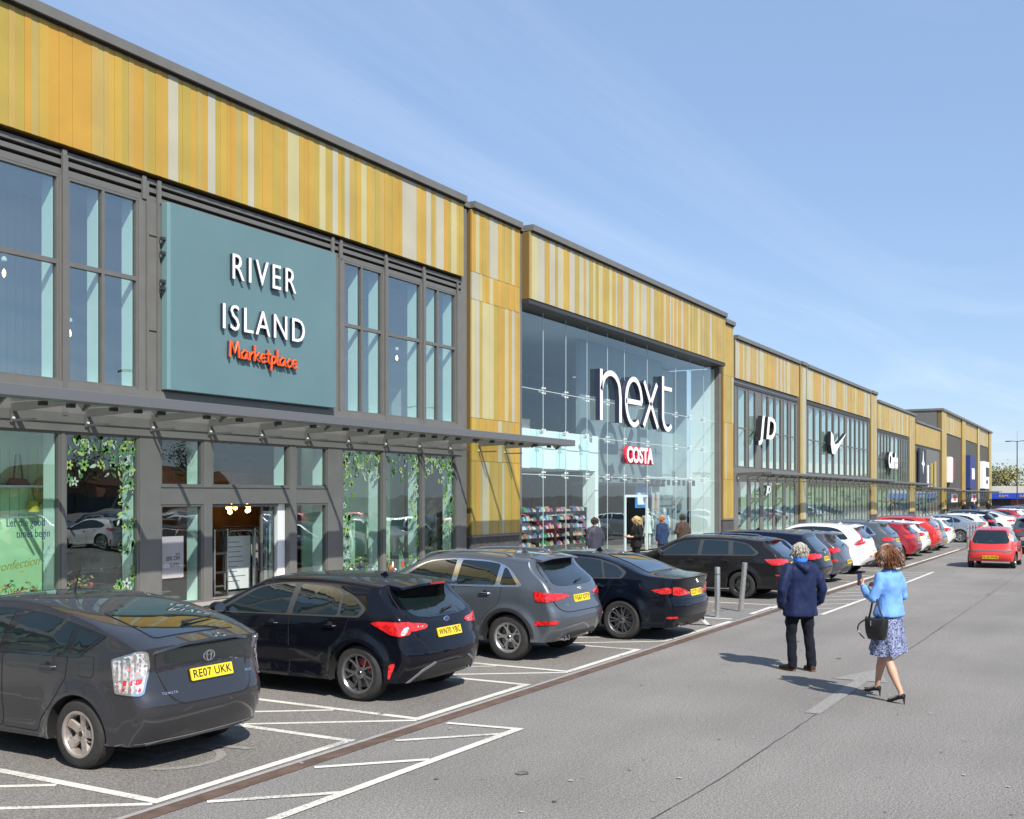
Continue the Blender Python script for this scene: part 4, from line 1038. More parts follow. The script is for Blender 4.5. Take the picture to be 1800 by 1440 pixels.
def build_car(S, name, label, x, y, heading, colour, group=None, hi=True, over=None):
    S = dict(S); 
    if over: S.update(over)
    T = thing(name, label, S.get('cat', 'car'), (x, y, 0), heading, group)
    B = Body(S); V, F, nb = B.mesh(*( (100, 34, 14) if hi else (56, 20, 8)))
    bvh = BVHTree.FromPolygons([Vector(v) for v in V], F)
    me = bpy.data.meshes.new('body'); me.from_pydata(V, [], F); me.materials.append(colour); me.materials.append(M_plast); me.materials.append(M_well)
    for i, f in enumerate(me.polygons):
        if i >= nb: f.material_index = 1
    bm = bmesh.new(); bm.from_mesh(me); bmesh.ops.recalc_face_normals(bm, faces=bm.faces); bm.to_mesh(me); bm.free()
    o = bpy.data.objects.new('body', me); C.objects.link(o)
    cut = MB()
    for wx in (S['xr'], S['xf']):
        for sg in (-1, 1):
            yi = sg * (B.hw - .36); yo = sg * (B.hw + .3)
            cut.lathe([(.0001, yi), (S['R'] + .048, yi), (S['R'] + .048, yo), (.0001, yo)], M_well, 40, 'y', (wx, 0, S['R'] - .005))
    co = cut.build('cut', None, False)
    bm = bmesh.new(); bm.from_mesh(co.data); bmesh.ops.remove_doubles(bm, verts=bm.verts[:], dist=.001); bmesh.ops.recalc_face_normals(bm, faces=bm.faces); bm.to_mesh(co.data); bm.free()
    co.data.materials.clear(); co.data.materials.append(M_well)
    md = o.modifiers.new('b', 'BOOLEAN'); md.operation = 'DIFFERENCE'; md.object = co; md.solver = 'EXACT'
    try: md.material_mode = 'TRANSFER'
    except Exception: pass
    bpy.context.view_layer.update(); dg = bpy.context.evaluated_depsgraph_get()
    m2 = bpy.data.meshes.new_from_object(o.evaluated_get(dg)); bpy.data.objects.remove(co)
    o.modifiers.clear(); o.data = m2; m2.name = 'body'
    m2.polygons.foreach_set('use_smooth', [True] * len(m2.polygons)); m2.set_sharp_from_angle(angle=rad(33))
    o.parent = T
    G = M_cglass2
    # side windows and doors
    for sg in ((1, -1)):
        sv = side_view(sg)
        zw = S['zw']
        for d in S['doors']:
            pts = rounded(d, .05)
            cxm = sum(p[0] for p in pts) / len(pts); czm = sum(p[1] for p in pts) / len(pts)
            def grow(ps, e):
                out = []
                for p in ps:
                    vx, vz = p[0] - cxm, p[1] - czm; l = math.hypot(vx, vz); out.append((p[0] + vx / l * e, p[1] + vz / l * e))
                return out
            mb = MB()
            panel(bvh, grow(pts, .010), sv, .0012, M_well, .01, .09, bmout=mb)
            panel(bvh, pts, sv, .0045, colour, .012, .09 if hi else .14, bmout=mb)
            do = mb.build('door', T, False, True, 38)
            hx, hz = d[0][3] if len(d[0]) > 3 else (min(p[0] for p in d) + .18, zw - .16)
            yh = B.W(hx, hz)
            hb = MB(); hb.tube([(hx - .10, sg * (yh - .004), hz), (hx - .07, sg * (yh + .032), hz), (hx + .07, sg * (yh + .034), hz + .002), (hx + .10, sg * (yh - .002), hz)], [.010, .013, .013, .010], S.get('handle', colour), 8, sq=(1.3, .8))
            hb.lathe([(0, sg * (yh + .004)), (.045, sg * (yh + .0055)), (.05, sg * (yh - .002))], M_well, 14, 'y', (hx, 0, hz))
            hb.build('door_handle', do, False, True)
        if S.get('trim'):
            panel(bvh, rounded(S['dlo'], .04), sv, .0065, S['trim'], .012, .1, 'window_trim', T)
        else:
            panel(bvh, rounded(S['dlo'], .04), sv, .0062, M_plast_g, .012, .1, 'window_surround', T)
        for wp in S['wins']:
            panel(bvh, rounded(wp, .035), sv, .0092, G, .012, .08 if hi else .12, 'side_window', T)
        if S.get('sill'):
            panel(bvh, rounded(S['sill'], .03), sv, .006, S.get('sillmat', M_plast), .02, .12, 'sill_moulding', T)
        if S.get('fuel') and sg == (1 if S['fuel'][2] > 0 else -1):
            fx, fz, _ = S['fuel']; mb = MB()
            q = [(fx - .085, fz - .09), (fx + .085, fz - .09), (fx + .085, fz + .09), (fx - .085, fz + .09)]
            panel(bvh, rounded([(p[0] * 1 + (p[0] - fx) * .06, p[1] + (p[1] - fz) * .06) for p in q], .04), sv, .001, M_well, .01, .06, bmout=mb)
            panel(bvh, rounded(q, .04), sv, .004, colour, .01, .06, bmout=mb); mb.build('fuel_flap', T, False, True)
        # arch lips
        if S.get('lip'):
            for wx in (S['xr'], S['xf']):
                a0, a1 = rad(2), rad(178); r0, r1 = S['R'] + .050, S['R'] + .052 + S['lip']; n_ = 30; o_, ux_, uy_, d_ = sv
                rows_ = []
                for i in range(n_ + 1):
                    a_ = a0 + (a1 - a0) * i / n_; row = []
                    for q in range(4):
                        r_ = r0 + (r1 - r0) * q / 3; h_ = bvh.ray_cast(o_ + ux_ * (wx + r_ * math.cos(a_)) + uy_ * (S['R'] + r_ * math.sin(a_)), d_, 12)
                        row.append(h_[0] - d_ * (.013 if q else .010))
                    row = [row[0] + d_ * .04] + row + [row[3] + d_ * .03]; rows_.append(row)
                mb = MB(); k_ = 6; mb.add([p for row in rows_ for p in row], [(i * k_ + q, i * k_ + q + 1, (i + 1) * k_ + q + 1, (i + 1) * k_ + q) for i in range(n_) for q in range(k_ - 1)], S.get('lipmat', M_plast))
                mb.build('arch_trim', T, False, True, 50)
        # mirror
        mxp, mz = S['mirror']; ym = B.W(mxp, mz - .05)
        mb = MB(); k_ = 10
        prof = [(0, -.0), (.075, .0), (.09, .03), (.085, .08), (.05, .125), (0, .14)]
        mb.lathe([(a, b_) for a, b_ in prof], colour, 16, 'x', (0, 0, 0))
        vs = [((v[0] + mxp), sg * (ym + .13) + v[1] * 1.35, mz + v[2] * .85) for v in mb.v]; mb.v = vs
        mb.add([(mxp - .001, sg * (ym + .13) + .10 * math.cos(t), mz + .062 * math.sin(t)) for t in [6.2832 * i / 14 for i in range(14)]], [tuple(range(14))], M_chrome)
        mb.tube([(mxp + .04, sg * (ym - .03), mz - .05), (mxp + .05, sg * (ym + .08), mz - .03)], .025, M_plast, 6)
        mb.build('wing_mirror', T, False, True)
        for wx in (S['xr'], S['xf']):
            tm, rm = wheel_meshes(S['R'], S['rim'], S.get('tw', .215), S['spokes'], S['alloy'], S.get('cal'))
            wo = bpy.data.objects.new('wheel', tm); C.objects.link(wo); wo.parent = T
            wo.location = (wx, sg * (B.hw - .012 - S.get('tw', .215) / 2), S['R'])
            wo.rotation_euler = (0, R.uniform(0, 6), 0 if sg > 0 else math.pi)
            ro = bpy.data.objects.new('rim', rm); C.objects.link(ro); ro.parent = wo
    # rear and front glass
    if S.get('tailgate'):
        mb = MB(); tg = S['tailgate']; full = rounded(tg + mirx(tg), .05)
        cz = sum(p[1] for p in full) / len(full)
        big = [(p[0] + math.copysign(.010, p[0]) if abs(p[0]) > .02 else p[0], p[1] + (.010 if p[1] > cz else -.010)) for p in full]
        panel(bvh, big, 'rear', .0012, M_well, .01, .09, bmout=mb); panel(bvh, full, 'rear', .0045, colour, .012, .08 if hi else .12, bmout=mb)
        mb.build('tailgate', T, False, True, 38)
    if S['rwin_view'] == 'top':
        w_ = S['rwin']; panel(bvh, rounded(w_ + [(p[0], -p[1]) + tuple(p[2:]) for p in w_][::-1], .06), 'top', .008, G, .012, .08, 'rear_window', T)
    else:
        w_ = S['rwin']; panel(bvh, rounded(w_ + mirx(w_), .06), 'rear', .009, G, .012, .08, 'rear_window', T)
    if S.get('rwin2'):
        w_ = S['rwin2']; panel(bvh, rounded(w_ + mirx(w_), .04), 'rear', .009, G, .012, .08, 'lower_rear_window', T)
    w_ = S['fwin']; panel(bvh, rounded(w_ + [(p[0], -p[1]) for p in w_][::-1], .08), 'top', .007, G, .012, .09, 'windscreen', T)
    for sg in (1, -1):
        for (pl, mt, vw, nm) in S['lamps']:
            if vw == 'rear':
                q = [(p[0] * sg,) + tuple(p[1:]) for p in pl]; panel(bvh, rounded(q, .025), 'rear', .012, mt, .03, .04, nm, T)
            elif vw == 'side': panel(bvh, rounded(pl, .02), side_view(sg), .012, mt, .03, .05, nm, T)
            else: panel(bvh, rounded(pl, .025), corner_view(sg, vw), .013, mt, .03, .04, nm, T)
        hl = S.get('headlamp', [(.35, .62), (.75, .66), (.72, .78), (.45, .72)])
        panel(bvh, rounded([(p[0] * sg, p[1]) for p in hl], .03), 'front', .01, M_head, .03, .06, 'headlamp', T)
    for (pl, mt, off, nm) in S.get('rear', ()) and S.get('rearp', ()):
        panel(bvh, rounded(pl + mirx(pl), .03), 'rear', off, mt, .03, .07, nm, T)
    # number plate
    pz, px_, tilt = S['plate']; pw, ph = .26, .0555
    h = bvh.ray_cast(Vector((-3, 0, pz)), Vector((1, 0, 0)), 9); x0 = h[0].x - S.get('plateoff', .012)
    h1 = bvh.ray_cast(Vector((-3, 0, pz + .05)), Vector((1, 0, 0)), 9); h0 = bvh.ray_cast(Vector((-3, 0, pz - .05)), Vector((1, 0, 0)), 9)
    sl_ = max(-.45, min(.45, (h1[0].x - h0[0].x) / .1)); up = Vector((sl_, 0, 1)).normalized(); ux = Vector((0, -1, 0)); nn = ux.cross(up)
    if nn.x > 0: nn = -nn
    oc = Vector((x0, px_, pz)); pb = MB()
    cs = [(-pw, -ph), (pw, -ph), (pw, ph), (-pw, ph)]
    cr_ = rounded(cs, .012, 3); k = len(cr_)
    pb.add([oc + ux * a + up * b_ for a, b_ in cr_] + [oc - nn * .012 + ux * a + up * b_ for a, b_ in cr_],
           [tuple(range(k))] + [(i, (i + 1) % k, k + (i + 1) % k, k + i) for i in range(k)], M_plate)
    po = pb.build('number_plate', T, False)
    if S.get('reg'):
        tb = MB(); vs, fs = text_verts(S['reg'], .104, .002, sx=.80, spacing=1.06, off=.001)
        wd_ = max(v[0] for v in vs) - min(v[0] for v in vs); kk = .475 / wd_
        tb.add([oc + nn * .0015 + ux * v[0] * kk + up * v[1] + nn * v[2] for v in vs], fs, M_ptext)
        tb.build('plate_characters', po, False)
    # badge on the tail
    if S.get('badge'):
        bz, rx, rz, kind = S['badge']
        hb = bvh.ray_cast(Vector((-3, 0, bz)), Vector((1, 0, 0)), 9); bx = hb[0].x - .008; mb = MB()
        def ring3(cy, cz, a, b_, th, m_, x_=0):
            pth = [(bx - x_, cy + a * math.cos(6.2832 * i / 20), cz + b_ * math.sin(6.2832 * i / 20)) for i in range(21)]; mb.tube(pth, th, m_, 6)
        ring3(0, bz, rx, rz, .006, M_chrome)
        if kind == 'ovals': ring3(0, bz, rx * .42, rz * .95, .005, M_chrome); ring3(0, bz + rz * .4, rx * .62, rz * .35, .004, M_chrome)
        if kind == 'oval': mb.add([(bx - .004, rx * .95 * math.cos(t), bz + rz * .95 * math.sin(t)) for t in [6.2832 * i / 18 for i in range(18)]], [tuple(range(18))], mat('badge_blue', (.02, .06, .25), .3))
        if kind == 'round':
            for q in range(4):
                a0 = q * math.pi / 2; vs = [(bx - .004, 0, bz)] + [(bx - .004, rx * .9 * math.cos(a0 + t * math.pi / 8), bz + rz * .9 * math.sin(a0 + t * math.pi / 8)) for t in range(5)]
                mb.add(vs, [tuple(range(6))], mat('badge_blue2', (.05, .2, .55), .3) if q % 2 else M_white)
        if kind == 'rings':
            for q in (-1.5, -.5, .5, 1.5): ring3(q * rx * 1.5, bz, rx, rz, .005, M_chrome)
        mb.build('badge', T, False, True)
    for (txt, cy, cz, hh) in S.get('script', ()):
        hb = bvh.ray_cast(Vector((-3, cy, cz)), Vector((1, 0, 0)), 9); tb = MB()
        nn2 = hb[1] if hb[1].x < 0 else -hb[1]; ux2 = nn2.cross(Vector((0, 0, 1))) * -1; ux2 = Vector((0, 0, 1)).cross(nn2).normalized(); up2 = nn2.cross(ux2)
        vs, fs = text_verts(txt, hh, .004, sx=1.15)
        tb.add([hb[0] + nn2 * .010 + ux2 * v[0] + up2 * v[1] + nn2 * v[2] for v in vs], fs, M_chrome); tb.build('model_script', T, False)
    if S.get('wiper'):
        (y0_, z0_), (y1_, z1_) = S['wiper']; pth = []
        for i in range(8):
            t = i / 7; yy, z_ = y0_ + (y1_ - y0_) * t, z0_ + (z1_ - z0_) * t
            if S['rwin_view'] == 'top': hb = bvh.ray_cast(Vector((z_, yy, 4)), Vector((0, 0, -1)), 9)
            else: hb = bvh.ray_cast(Vector((-3, yy, z_)), Vector((1, 0, 0)), 9)
            nn2 = hb[1] if (hb[1].x < 0 or hb[1].z > 0) else -hb[1]
            pth.append(hb[0] + nn2 * .028)
        mb = MB(); mb.tube(pth, [.022, .018, .013, .01, .009, .008, .008, .006], M_plast, 6); mb.build('rear_wiper', T, False, True)
    if S.get('spoiler'):
        # (list of (x, y, z) along the trailing edge from centre outwards, chord, thickness)
        pts, chord, th, m_ = S['spoiler']; full = [(p[0], -p[1], p[2]) for p in pts[::-1] if p[1] > 0] + [tuple(p) for p in pts]; mb = MB(); vs = []
        m_ = colour if m_ == 'body' else m_
        for p in full: vs += [(p[0], p[1], p[2]), (p[0] + .008, p[1], p[2] + th * .8), (p[0] + chord, p[1] * .97, p[2] + th + S.get('spr', .03)), (p[0] + chord, p[1] * .97, p[2] - .02 + S.get('spr', .03)), (p[0] + .02, p[1], p[2] - th * .3)]
        fs = []; k = len(full)
        for i in range(k - 1):
            for q in range(5): fs.append((i * 5 + q, i * 5 + (q + 1) % 5, (i + 1) * 5 + (q + 1) % 5, (i + 1) * 5 + q))
        fs += [(0, 1, 2, 3, 4), tuple((k - 1) * 5 + q for q in (4, 3, 2, 1, 0))]
        mb.add(vs, fs, m_)
        if S.get('brake3'): 
            p = full[len(full) // 2]; mb.box(p[0] - .004, p[0] + .01, -.16, .16, p[2] + .003, p[2] + th * .75, M_ldark)
        mb.build('spoiler', T, False, True, 40)
    if S.get('rails'):
        for sg in (1, -1):
            pth = []
            x_a, x_b = S['rails']
            for i in range(12):
                xx = x_a + (x_b - x_a) * i / 11; yy = sg * (B.hw * .70)
                hb = bvh.ray_cast(Vector((xx, yy, 4)), Vector((0, 0, -1)), 9); e = .045 if 0 < i < 11 else .0
                pth.append(hb[0] + Vector((0, 0, e)))
            mb = MB(); mb.tube(pth, .016, S.get('railmat', M_chrome), 6); mb.build('roof_rail', T, False, True)
    if S.get('aerial'):
        ax_, ah, lean = S['aerial']; hb = bvh.ray_cast(Vector((ax_, 0, 4)), Vector((0, 0, -1)), 9); mb = MB()
        if ah < .12: mb.prism([(hb[0].x - .07, hb[0].z - .01), (hb[0].x + .08, hb[0].z - .01), (hb[0].x - .02, hb[0].z + ah)], 'y', -.015, .015, colour)
        else: mb.tube([tuple(hb[0]), (hb[0].x - lean, 0, hb[0].z + ah)], [.012, .003], M_plast, 6)
        mb.build('aerial', T, False, True)
    for (ey, ez, er, ex) in S.get('exhaust', ()):
        mb = MB(); mb.lathe([(er, 0), (er, .16), (er - .008, .16), (er - .008, .005)], M_chrome, 16, 'x', (ex, ey, ez), close=True)
        mb.lathe([(0, .03), (er - .008, .03)], M_well, 16, 'x', (ex, ey, ez)); mb.build('exhaust', T, False, True)
    for fn in S.get('extra', ()): fn(T, bvh, B, colour)
    return T
# ------------------------------------------------------------ car shapes (metres; x from the rear bumper, z up)
def shift_wins(ws, dx, dz): return [[(p[0] + dx, p[1] + dz) + tuple(p[2:]) for p in w_] for w_ in ws]
PL = [(0, .80), (.25, .90), (.6, .965), (1.2, 1), (3.2, 1), (3.8, .95), (4.15, .86), (4.45, .72)]
liftback = dict(W=1.725, R=.315, rim=.205, tw=.20, xr=.85, xf=3.55, plan=PL, belt=[(0, 1.05), (1.2, 1.02), (3.4, .90), (4.4, .78)], tumble=.44, crease=.80, k1=.07,
    rear=[(.12, .25, .22, 0), (.03, .42, .26, 0), (0, .60, .27, 0), (.055, .745, .25, 0), (.10, .95, .20, 0), (.085, 1.12, .15, -.03)],
    top=[(.085, 1.12, .15, -.03), (.42, 1.235, .06, -.05), (1.0, 1.385, 0, -.06), (1.6, 1.475, 0, -.065), (2.1, 1.49, -.02, -.065), (2.6, 1.44, -.12, -.05), (3.2, 1.21, -.28, -.03), (3.7, .99, -.3, -.04), (4.1, .87, -.25, -.08), (4.33, .72, -.3, -.06)],
    front=[(4.33, .72, -.3, -.06), (4.44, .48, -.35, 0), (4.34, .22, -.3, 0)], zw=1.02,
    dlo=[(.56, 1.20, .02), (.84, 1.005), (3.30, .955), (2.72, 1.30, .2), (2.2, 1.38, .2), (1.6, 1.37, .2), (1.1, 1.31, .2)],
    wins=[[(.64, 1.185), (.86, 1.03), (.93, 1.03), (.93, 1.245)], [(1.02, 1.03), (1.0, 1.265), (1.35, 1.335, .2), (1.78, 1.36), (1.84, 1.015)], [(1.93, 1.01), (1.9, 1.36), (2.25, 1.355, .2), (2.68, 1.27, .2), (3.15, .98)]],
    doors=[[(.98, 1.0, .02, (1.22, .90)), (1.0, .80), (1.18, .55), (1.34, .42), (1.37, .30), (1.86, .30), (1.86, .98)], [(1.878, .98, .02, (2.15, .89)), (1.878, .30), (2.95, .30), (3.05, .6), (3.02, .93)]],
    fuel=(.74, .93, 1), mirror=(2.98, 1.05), alloy=M_alloyb, spokes=(5, 'fat'),
    rwin_view='top', rwin=[(.26, .50), (.95, .50)], rwin2=[(.0, 1.085), (.50, 1.075), (.52, .965), (.0, .935)][1:3] + [(.30, .945)],
    fwin=[(2.45, .50), (3.35, .64)], tailgate=[(.60, 1.085), (.585, .90), (.50, .68), (.40, .60)],
    lamps=[([(.90, 1.01), (.66, 1.095), (.60, 1.08), (.585, .95), (.63, .72), (.66, .70), (.87, .715)], M_chrome, 42, 'lamp_bezel'),
           ([(.885, 1.0), (.66, 1.078), (.615, 1.065), (.60, .95), (.64, .735), (.67, .72), (.858, .73)], M_lclear, 42.5, 'tail_lamp'),
           ([(.85, .83), (.635, .85), (.65, .80), (.85, .785)], M_lred, 43, 'tail_lamp_red'),
           ([(.857, .765), (.645, .775), (.65, .738), (.857, .738)], M_lred, 43, 'tail_lamp_red'),
           ([(.80, .95), (.73, .955), (.73, .92), (.80, .915)], mat('pink_lens', (.6, .25, .25), .2), 43, 'bulb_lens'),
           ([(.80, .90), (.66, .91), (.66, .865), (.80, .86)], mat('pink_lens', (.6, .25, .25), .2), 43, 'bulb_lens'),
           ],
    plate=(.83, 0, 0), plateoff=.03, reg='RE07 UKK', badge=(.975, .068, .048, 'ovals'), script=[('TOYOTA', .50, .70, .035), ('PRIUS', -.50, .77, .04)],
    wiper=((.02, .42), (-.42, .50)), aerial=(1.95, .28, .1),
    spoiler=([(.045, 0, 1.118), (.06, .3, 1.108), (.12, .6, 1.06), (.20, .70, 1.03)], .16, .03, 'body'),
    sill=[(1.30, .22), (3.1, .22), (3.1, .275), (1.26, .275)], sillmat=M_plastgrey)
liftback['rearp'] = [([(.0, .30), (.5, .285), (.80, .27), (.80, .25)][1:3] + [(.80, .235), (.45, .245)], M_plastgrey, .010, 'bumper_trim')]

hatch = dict(W=1.825, R=.335, rim=.235, tw=.235, xr=.80, xf=3.50, plan=[(0, .80), (.3, .915), (.7, .985), (1.2, 1), (3.2, 1), (3.75, .95), (4.1, .86), (4.4, .72)],
    belt=[(0, 1.02), (1.0, 1.005), (2.2, .97), (3.4, .93), (4.4, .8)], tumble=.42, crease=.84, k1=.14, flare=.035, dent=.025,
    rear=[(.14, .25, .20, 0), (.04, .40, .24, 0), (.0, .58, .26, 0), (.06, .72, .24, 0), (.10, .86, .20, 0), (.15, 1.00, .16, 0), (.20, 1.04, .14, 0), (.52, 1.34, .06, -.06), (.55, 1.40, .05, -.07)],
    top=[(.55, 1.40, .05, -.07), (1.2, 1.455, 0, -.07), (1.9, 1.465, -.02, -.07), (2.45, 1.41, -.12, -.05), (3.0, 1.18, -.28, -.03), (3.42, 1.01, -.25, -.04), (3.9, .93, -.2, -.08), (4.2, .80, -.28, -.06), (4.33, .68, -.3, -.04)],
    front=[(4.33, .68, -.3, -.04), (4.38, .46, -.35, 0), (4.28, .2, -.3, 0)], zw=.99,
    dlo=[(.68, 1.10, .06), (.78, 1.00, .04), (3.12, .955), (2.45, 1.32, .25), (1.9, 1.375, .2), (1.25, 1.35, .2), (.92, 1.26, .15)],
    wins=[[(.75, 1.105), (.81, 1.022), (1.06, 1.018), (1.06, 1.29), (.94, 1.24)], [(1.10, 1.018), (1.10, 1.30), (1.3, 1.335, .1), (1.76, 1.352), (1.80, 1.0)], [(1.89, .998), (1.86, 1.352), (2.2, 1.33, .2), (2.42, 1.29, .2), (3.0, .975)]],
    doors=[[(.93, .99, .02, (1.20, .885)), (1.0, .80), (1.20, .60), (1.26, .40), (1.28, .28), (1.83, .28), (1.83, .97)], [(1.848, .97, .02, (2.12, .87)), (1.848, .28), (2.92, .28), (3.0, .6), (2.97, .93)]],
    mirror=(2.88, 1.03), alloy=M_alloyd, spokes=(5, 'vee'), trim=mat('satin_trim', (.10, .10, .10), .3, .6),
    rwin_view='rear', rwin=[(.50, 1.37), (.62, 1.06), (.55, 1.01), (.30, .985)], fwin=[(2.35, .52), (3.15, .66)],
    tailgate=[(.60, 1.36), (.70, 1.04), (.66, .82), (.52, .70), (.48, .60)],
    lamps=[([(1.06, .945), (.98, .965), (.62, .965), (.60, .90), (.62, .82), (.74, .80), (.84, .815)], M_lred, 45, 'tail_lamp'),
           ([(.72, .958), (.44, .925), (.40, .90), (.46, .865), (.66, .85), (.72, .86)], M_lred, 'rear', 'tail_lamp_inner'),
           ([(.74, .815), (.68, .815), (.635, .88), (.64, .915), (.71, .89)], M_lclear, 45, 'reversing_lamp'),
           ([(.68, .92), (.50, .905), (.50, .89), (.68, .90)], mat('bright_lens', (.8, .55, .5), .2), 'rear', 'lamp_bar'),
           ([(.865, .47), (.80, .485), (.80, .45), (.855, .30), (.875, .30)], M_lred, 45, 'reflector')],
    plate=(.80, 0, 0), reg='WN70 YBC', badge=(.945, .058, .026, 'oval'), script=[('ST', -.52, .88, .05)], plateoff=.02,
    wiper=((0, 1.03), (-.28, 1.06)), aerial=(1.05, .05, 0),
    spoiler=([(.24, 0, 1.365), (.26, .35, 1.36), (.32, .56, 1.335), (.36, .60, 1.325)], .30, .032, 'body'), brake3=1, cal=M_red_cal,
    sill=[(1.25, .215), (3.05, .215), (3.05, .262), (1.25, .262)],
    exhaust=[(.50, .30, .034, .14), (-.50, .30, .036, .12), (-.60, .30, .036, .13)])
hatch['rearp'] = [([(.36, .44), (.55, .36), (.68, .26), (.66, .235)], M_plast, .010, 'diffuser')]
hatch['lamps'].append(([(.355, .455), (.375, .478), (.57, .40), (.735, .245), (.70, .24), (.55, .372)], mat('grey_splitter', (.20, .20, .205), .35, .3), 'rear', 'lower_trim'))

suv = dict(W=1.83, R=.345, rim=.222, tw=.235, xr=.90, xf=3.50, plan=[(0, .80), (.3, .92), (.7, .985), (1.2, 1), (3.2, 1), (3.8, .95), (4.15, .87), (4.4, .74)],
    belt=[(0, 1.12), (1.0, 1.10), (3.4, 1.02), (4.4, .9)], tumble=.36, crease=.93, k1=.12, flare=.03, dent=.02,
    rear=[(.20, .30, .20, 0), (.06, .46, .24, 0), (.0, .62, .26, 0), (.02, .72, .26, 0), (.09, .84, .22, 0), (.13, 1.0, .18, 0), (.20, 1.11, .15, 0), (.55, 1.46, .07, -.06), (.58, 1.52, .05, -.07)],
    top=[(.58, 1.52, .05, -.07), (1.2, 1.575, 0, -.07), (1.9, 1.59, -.02, -.07), (2.45, 1.53, -.1, -.05), (3.0, 1.29, -.26, -.03), (3.38, 1.10, -.25, -.04), (3.9, 1.01, -.2, -.08), (4.2, .90, -.28, -.06), (4.33, .76, -.3, -.04)],
    front=[(4.33, .76, -.3, -.04), (4.385, .5, -.35, 0), (4.28, .26, -.3, 0)], zw=1.10,
    dlo=[(.66, 1.13, .06), (.72, 1.095, .04), (3.10, 1.055), (2.45, 1.44, .25), (1.9, 1.495, .2), (1.25, 1.475, .2), (.93, 1.40, .15)],
    wins=[[(.74, 1.13), (1.03, 1.122), (.99, 1.385), (.93, 1.355)], [(1.11, 1.12), (1.07, 1.425), (1.3, 1.455, .1), (1.76, 1.47), (1.80, 1.105)], [(1.90, 1.103), (1.86, 1.47), (2.2, 1.45, .2), (2.42, 1.41, .2), (2.98, 1.075)]],
    doors=[[(1.0, 1.085, .02, (1.28, .99)), (1.05, .85), (1.30, .65), (1.36, .45), (1.38, .33), (1.85, .33), (1.85, 1.07)], [(1.868, 1.07, .02, (2.14, .97)), (1.868, .33), (2.90, .33), (3.0, .7), (2.97, 1.03)]],
    mirror=(2.86, 1.14), alloy=M_alloy, spokes=(5, 'split'), trim=M_chrome,
    rwin_view='rear', rwin=[(.50, 1.48), (.66, 1.16), (.58, 1.12), (.30, 1.10)], fwin=[(2.35, .54), (3.1, .68)],
    tailgate=[(.60, 1.46), (.76, 1.14), (.775, .92), (.68, .78), (.55, .74)],
    lamps=[([(.95, 1.045), (.60, 1.01), (.60, .94), (.74, .895), (.92, .895)], M_lred, 45, 'tail_lamp'), ([(.76, 1.02), (.42, .985), (.40, .955), (.60, .925), (.76, .91)], M_lred, 'rear', 'tail_lamp_inner'),
           ([(.94, .605), (.64, .63), (.62, .60), (.66, .57), (.94, .54)], M_lred, 45, 'rear_fog_lamp')],
    plate=(.915, 0, 0), reg='FG67 OTY', badge=(1.05, .022, .022, 'rings'), script=[('Q3', .50, .83, .055)],
    wiper=((0, 1.14), (-.26, 1.17)), aerial=(1.1, .05, 0), rails=(.95, 2.6), handle=M_chrome,
    spoiler=([(.40, 0, 1.505), (.42, .35, 1.50), (.47, .60, 1.465)], .20, .03, 'body'), lip=.05,
    exhaust=[(.44, .345, .035, .11), (.53, .345, .035, .12)])
suv['rearp'] = [([(.45, .42), (.62, .36), (.70, .30), (.4, .29)], M_plast, .012, 'diffuser')]

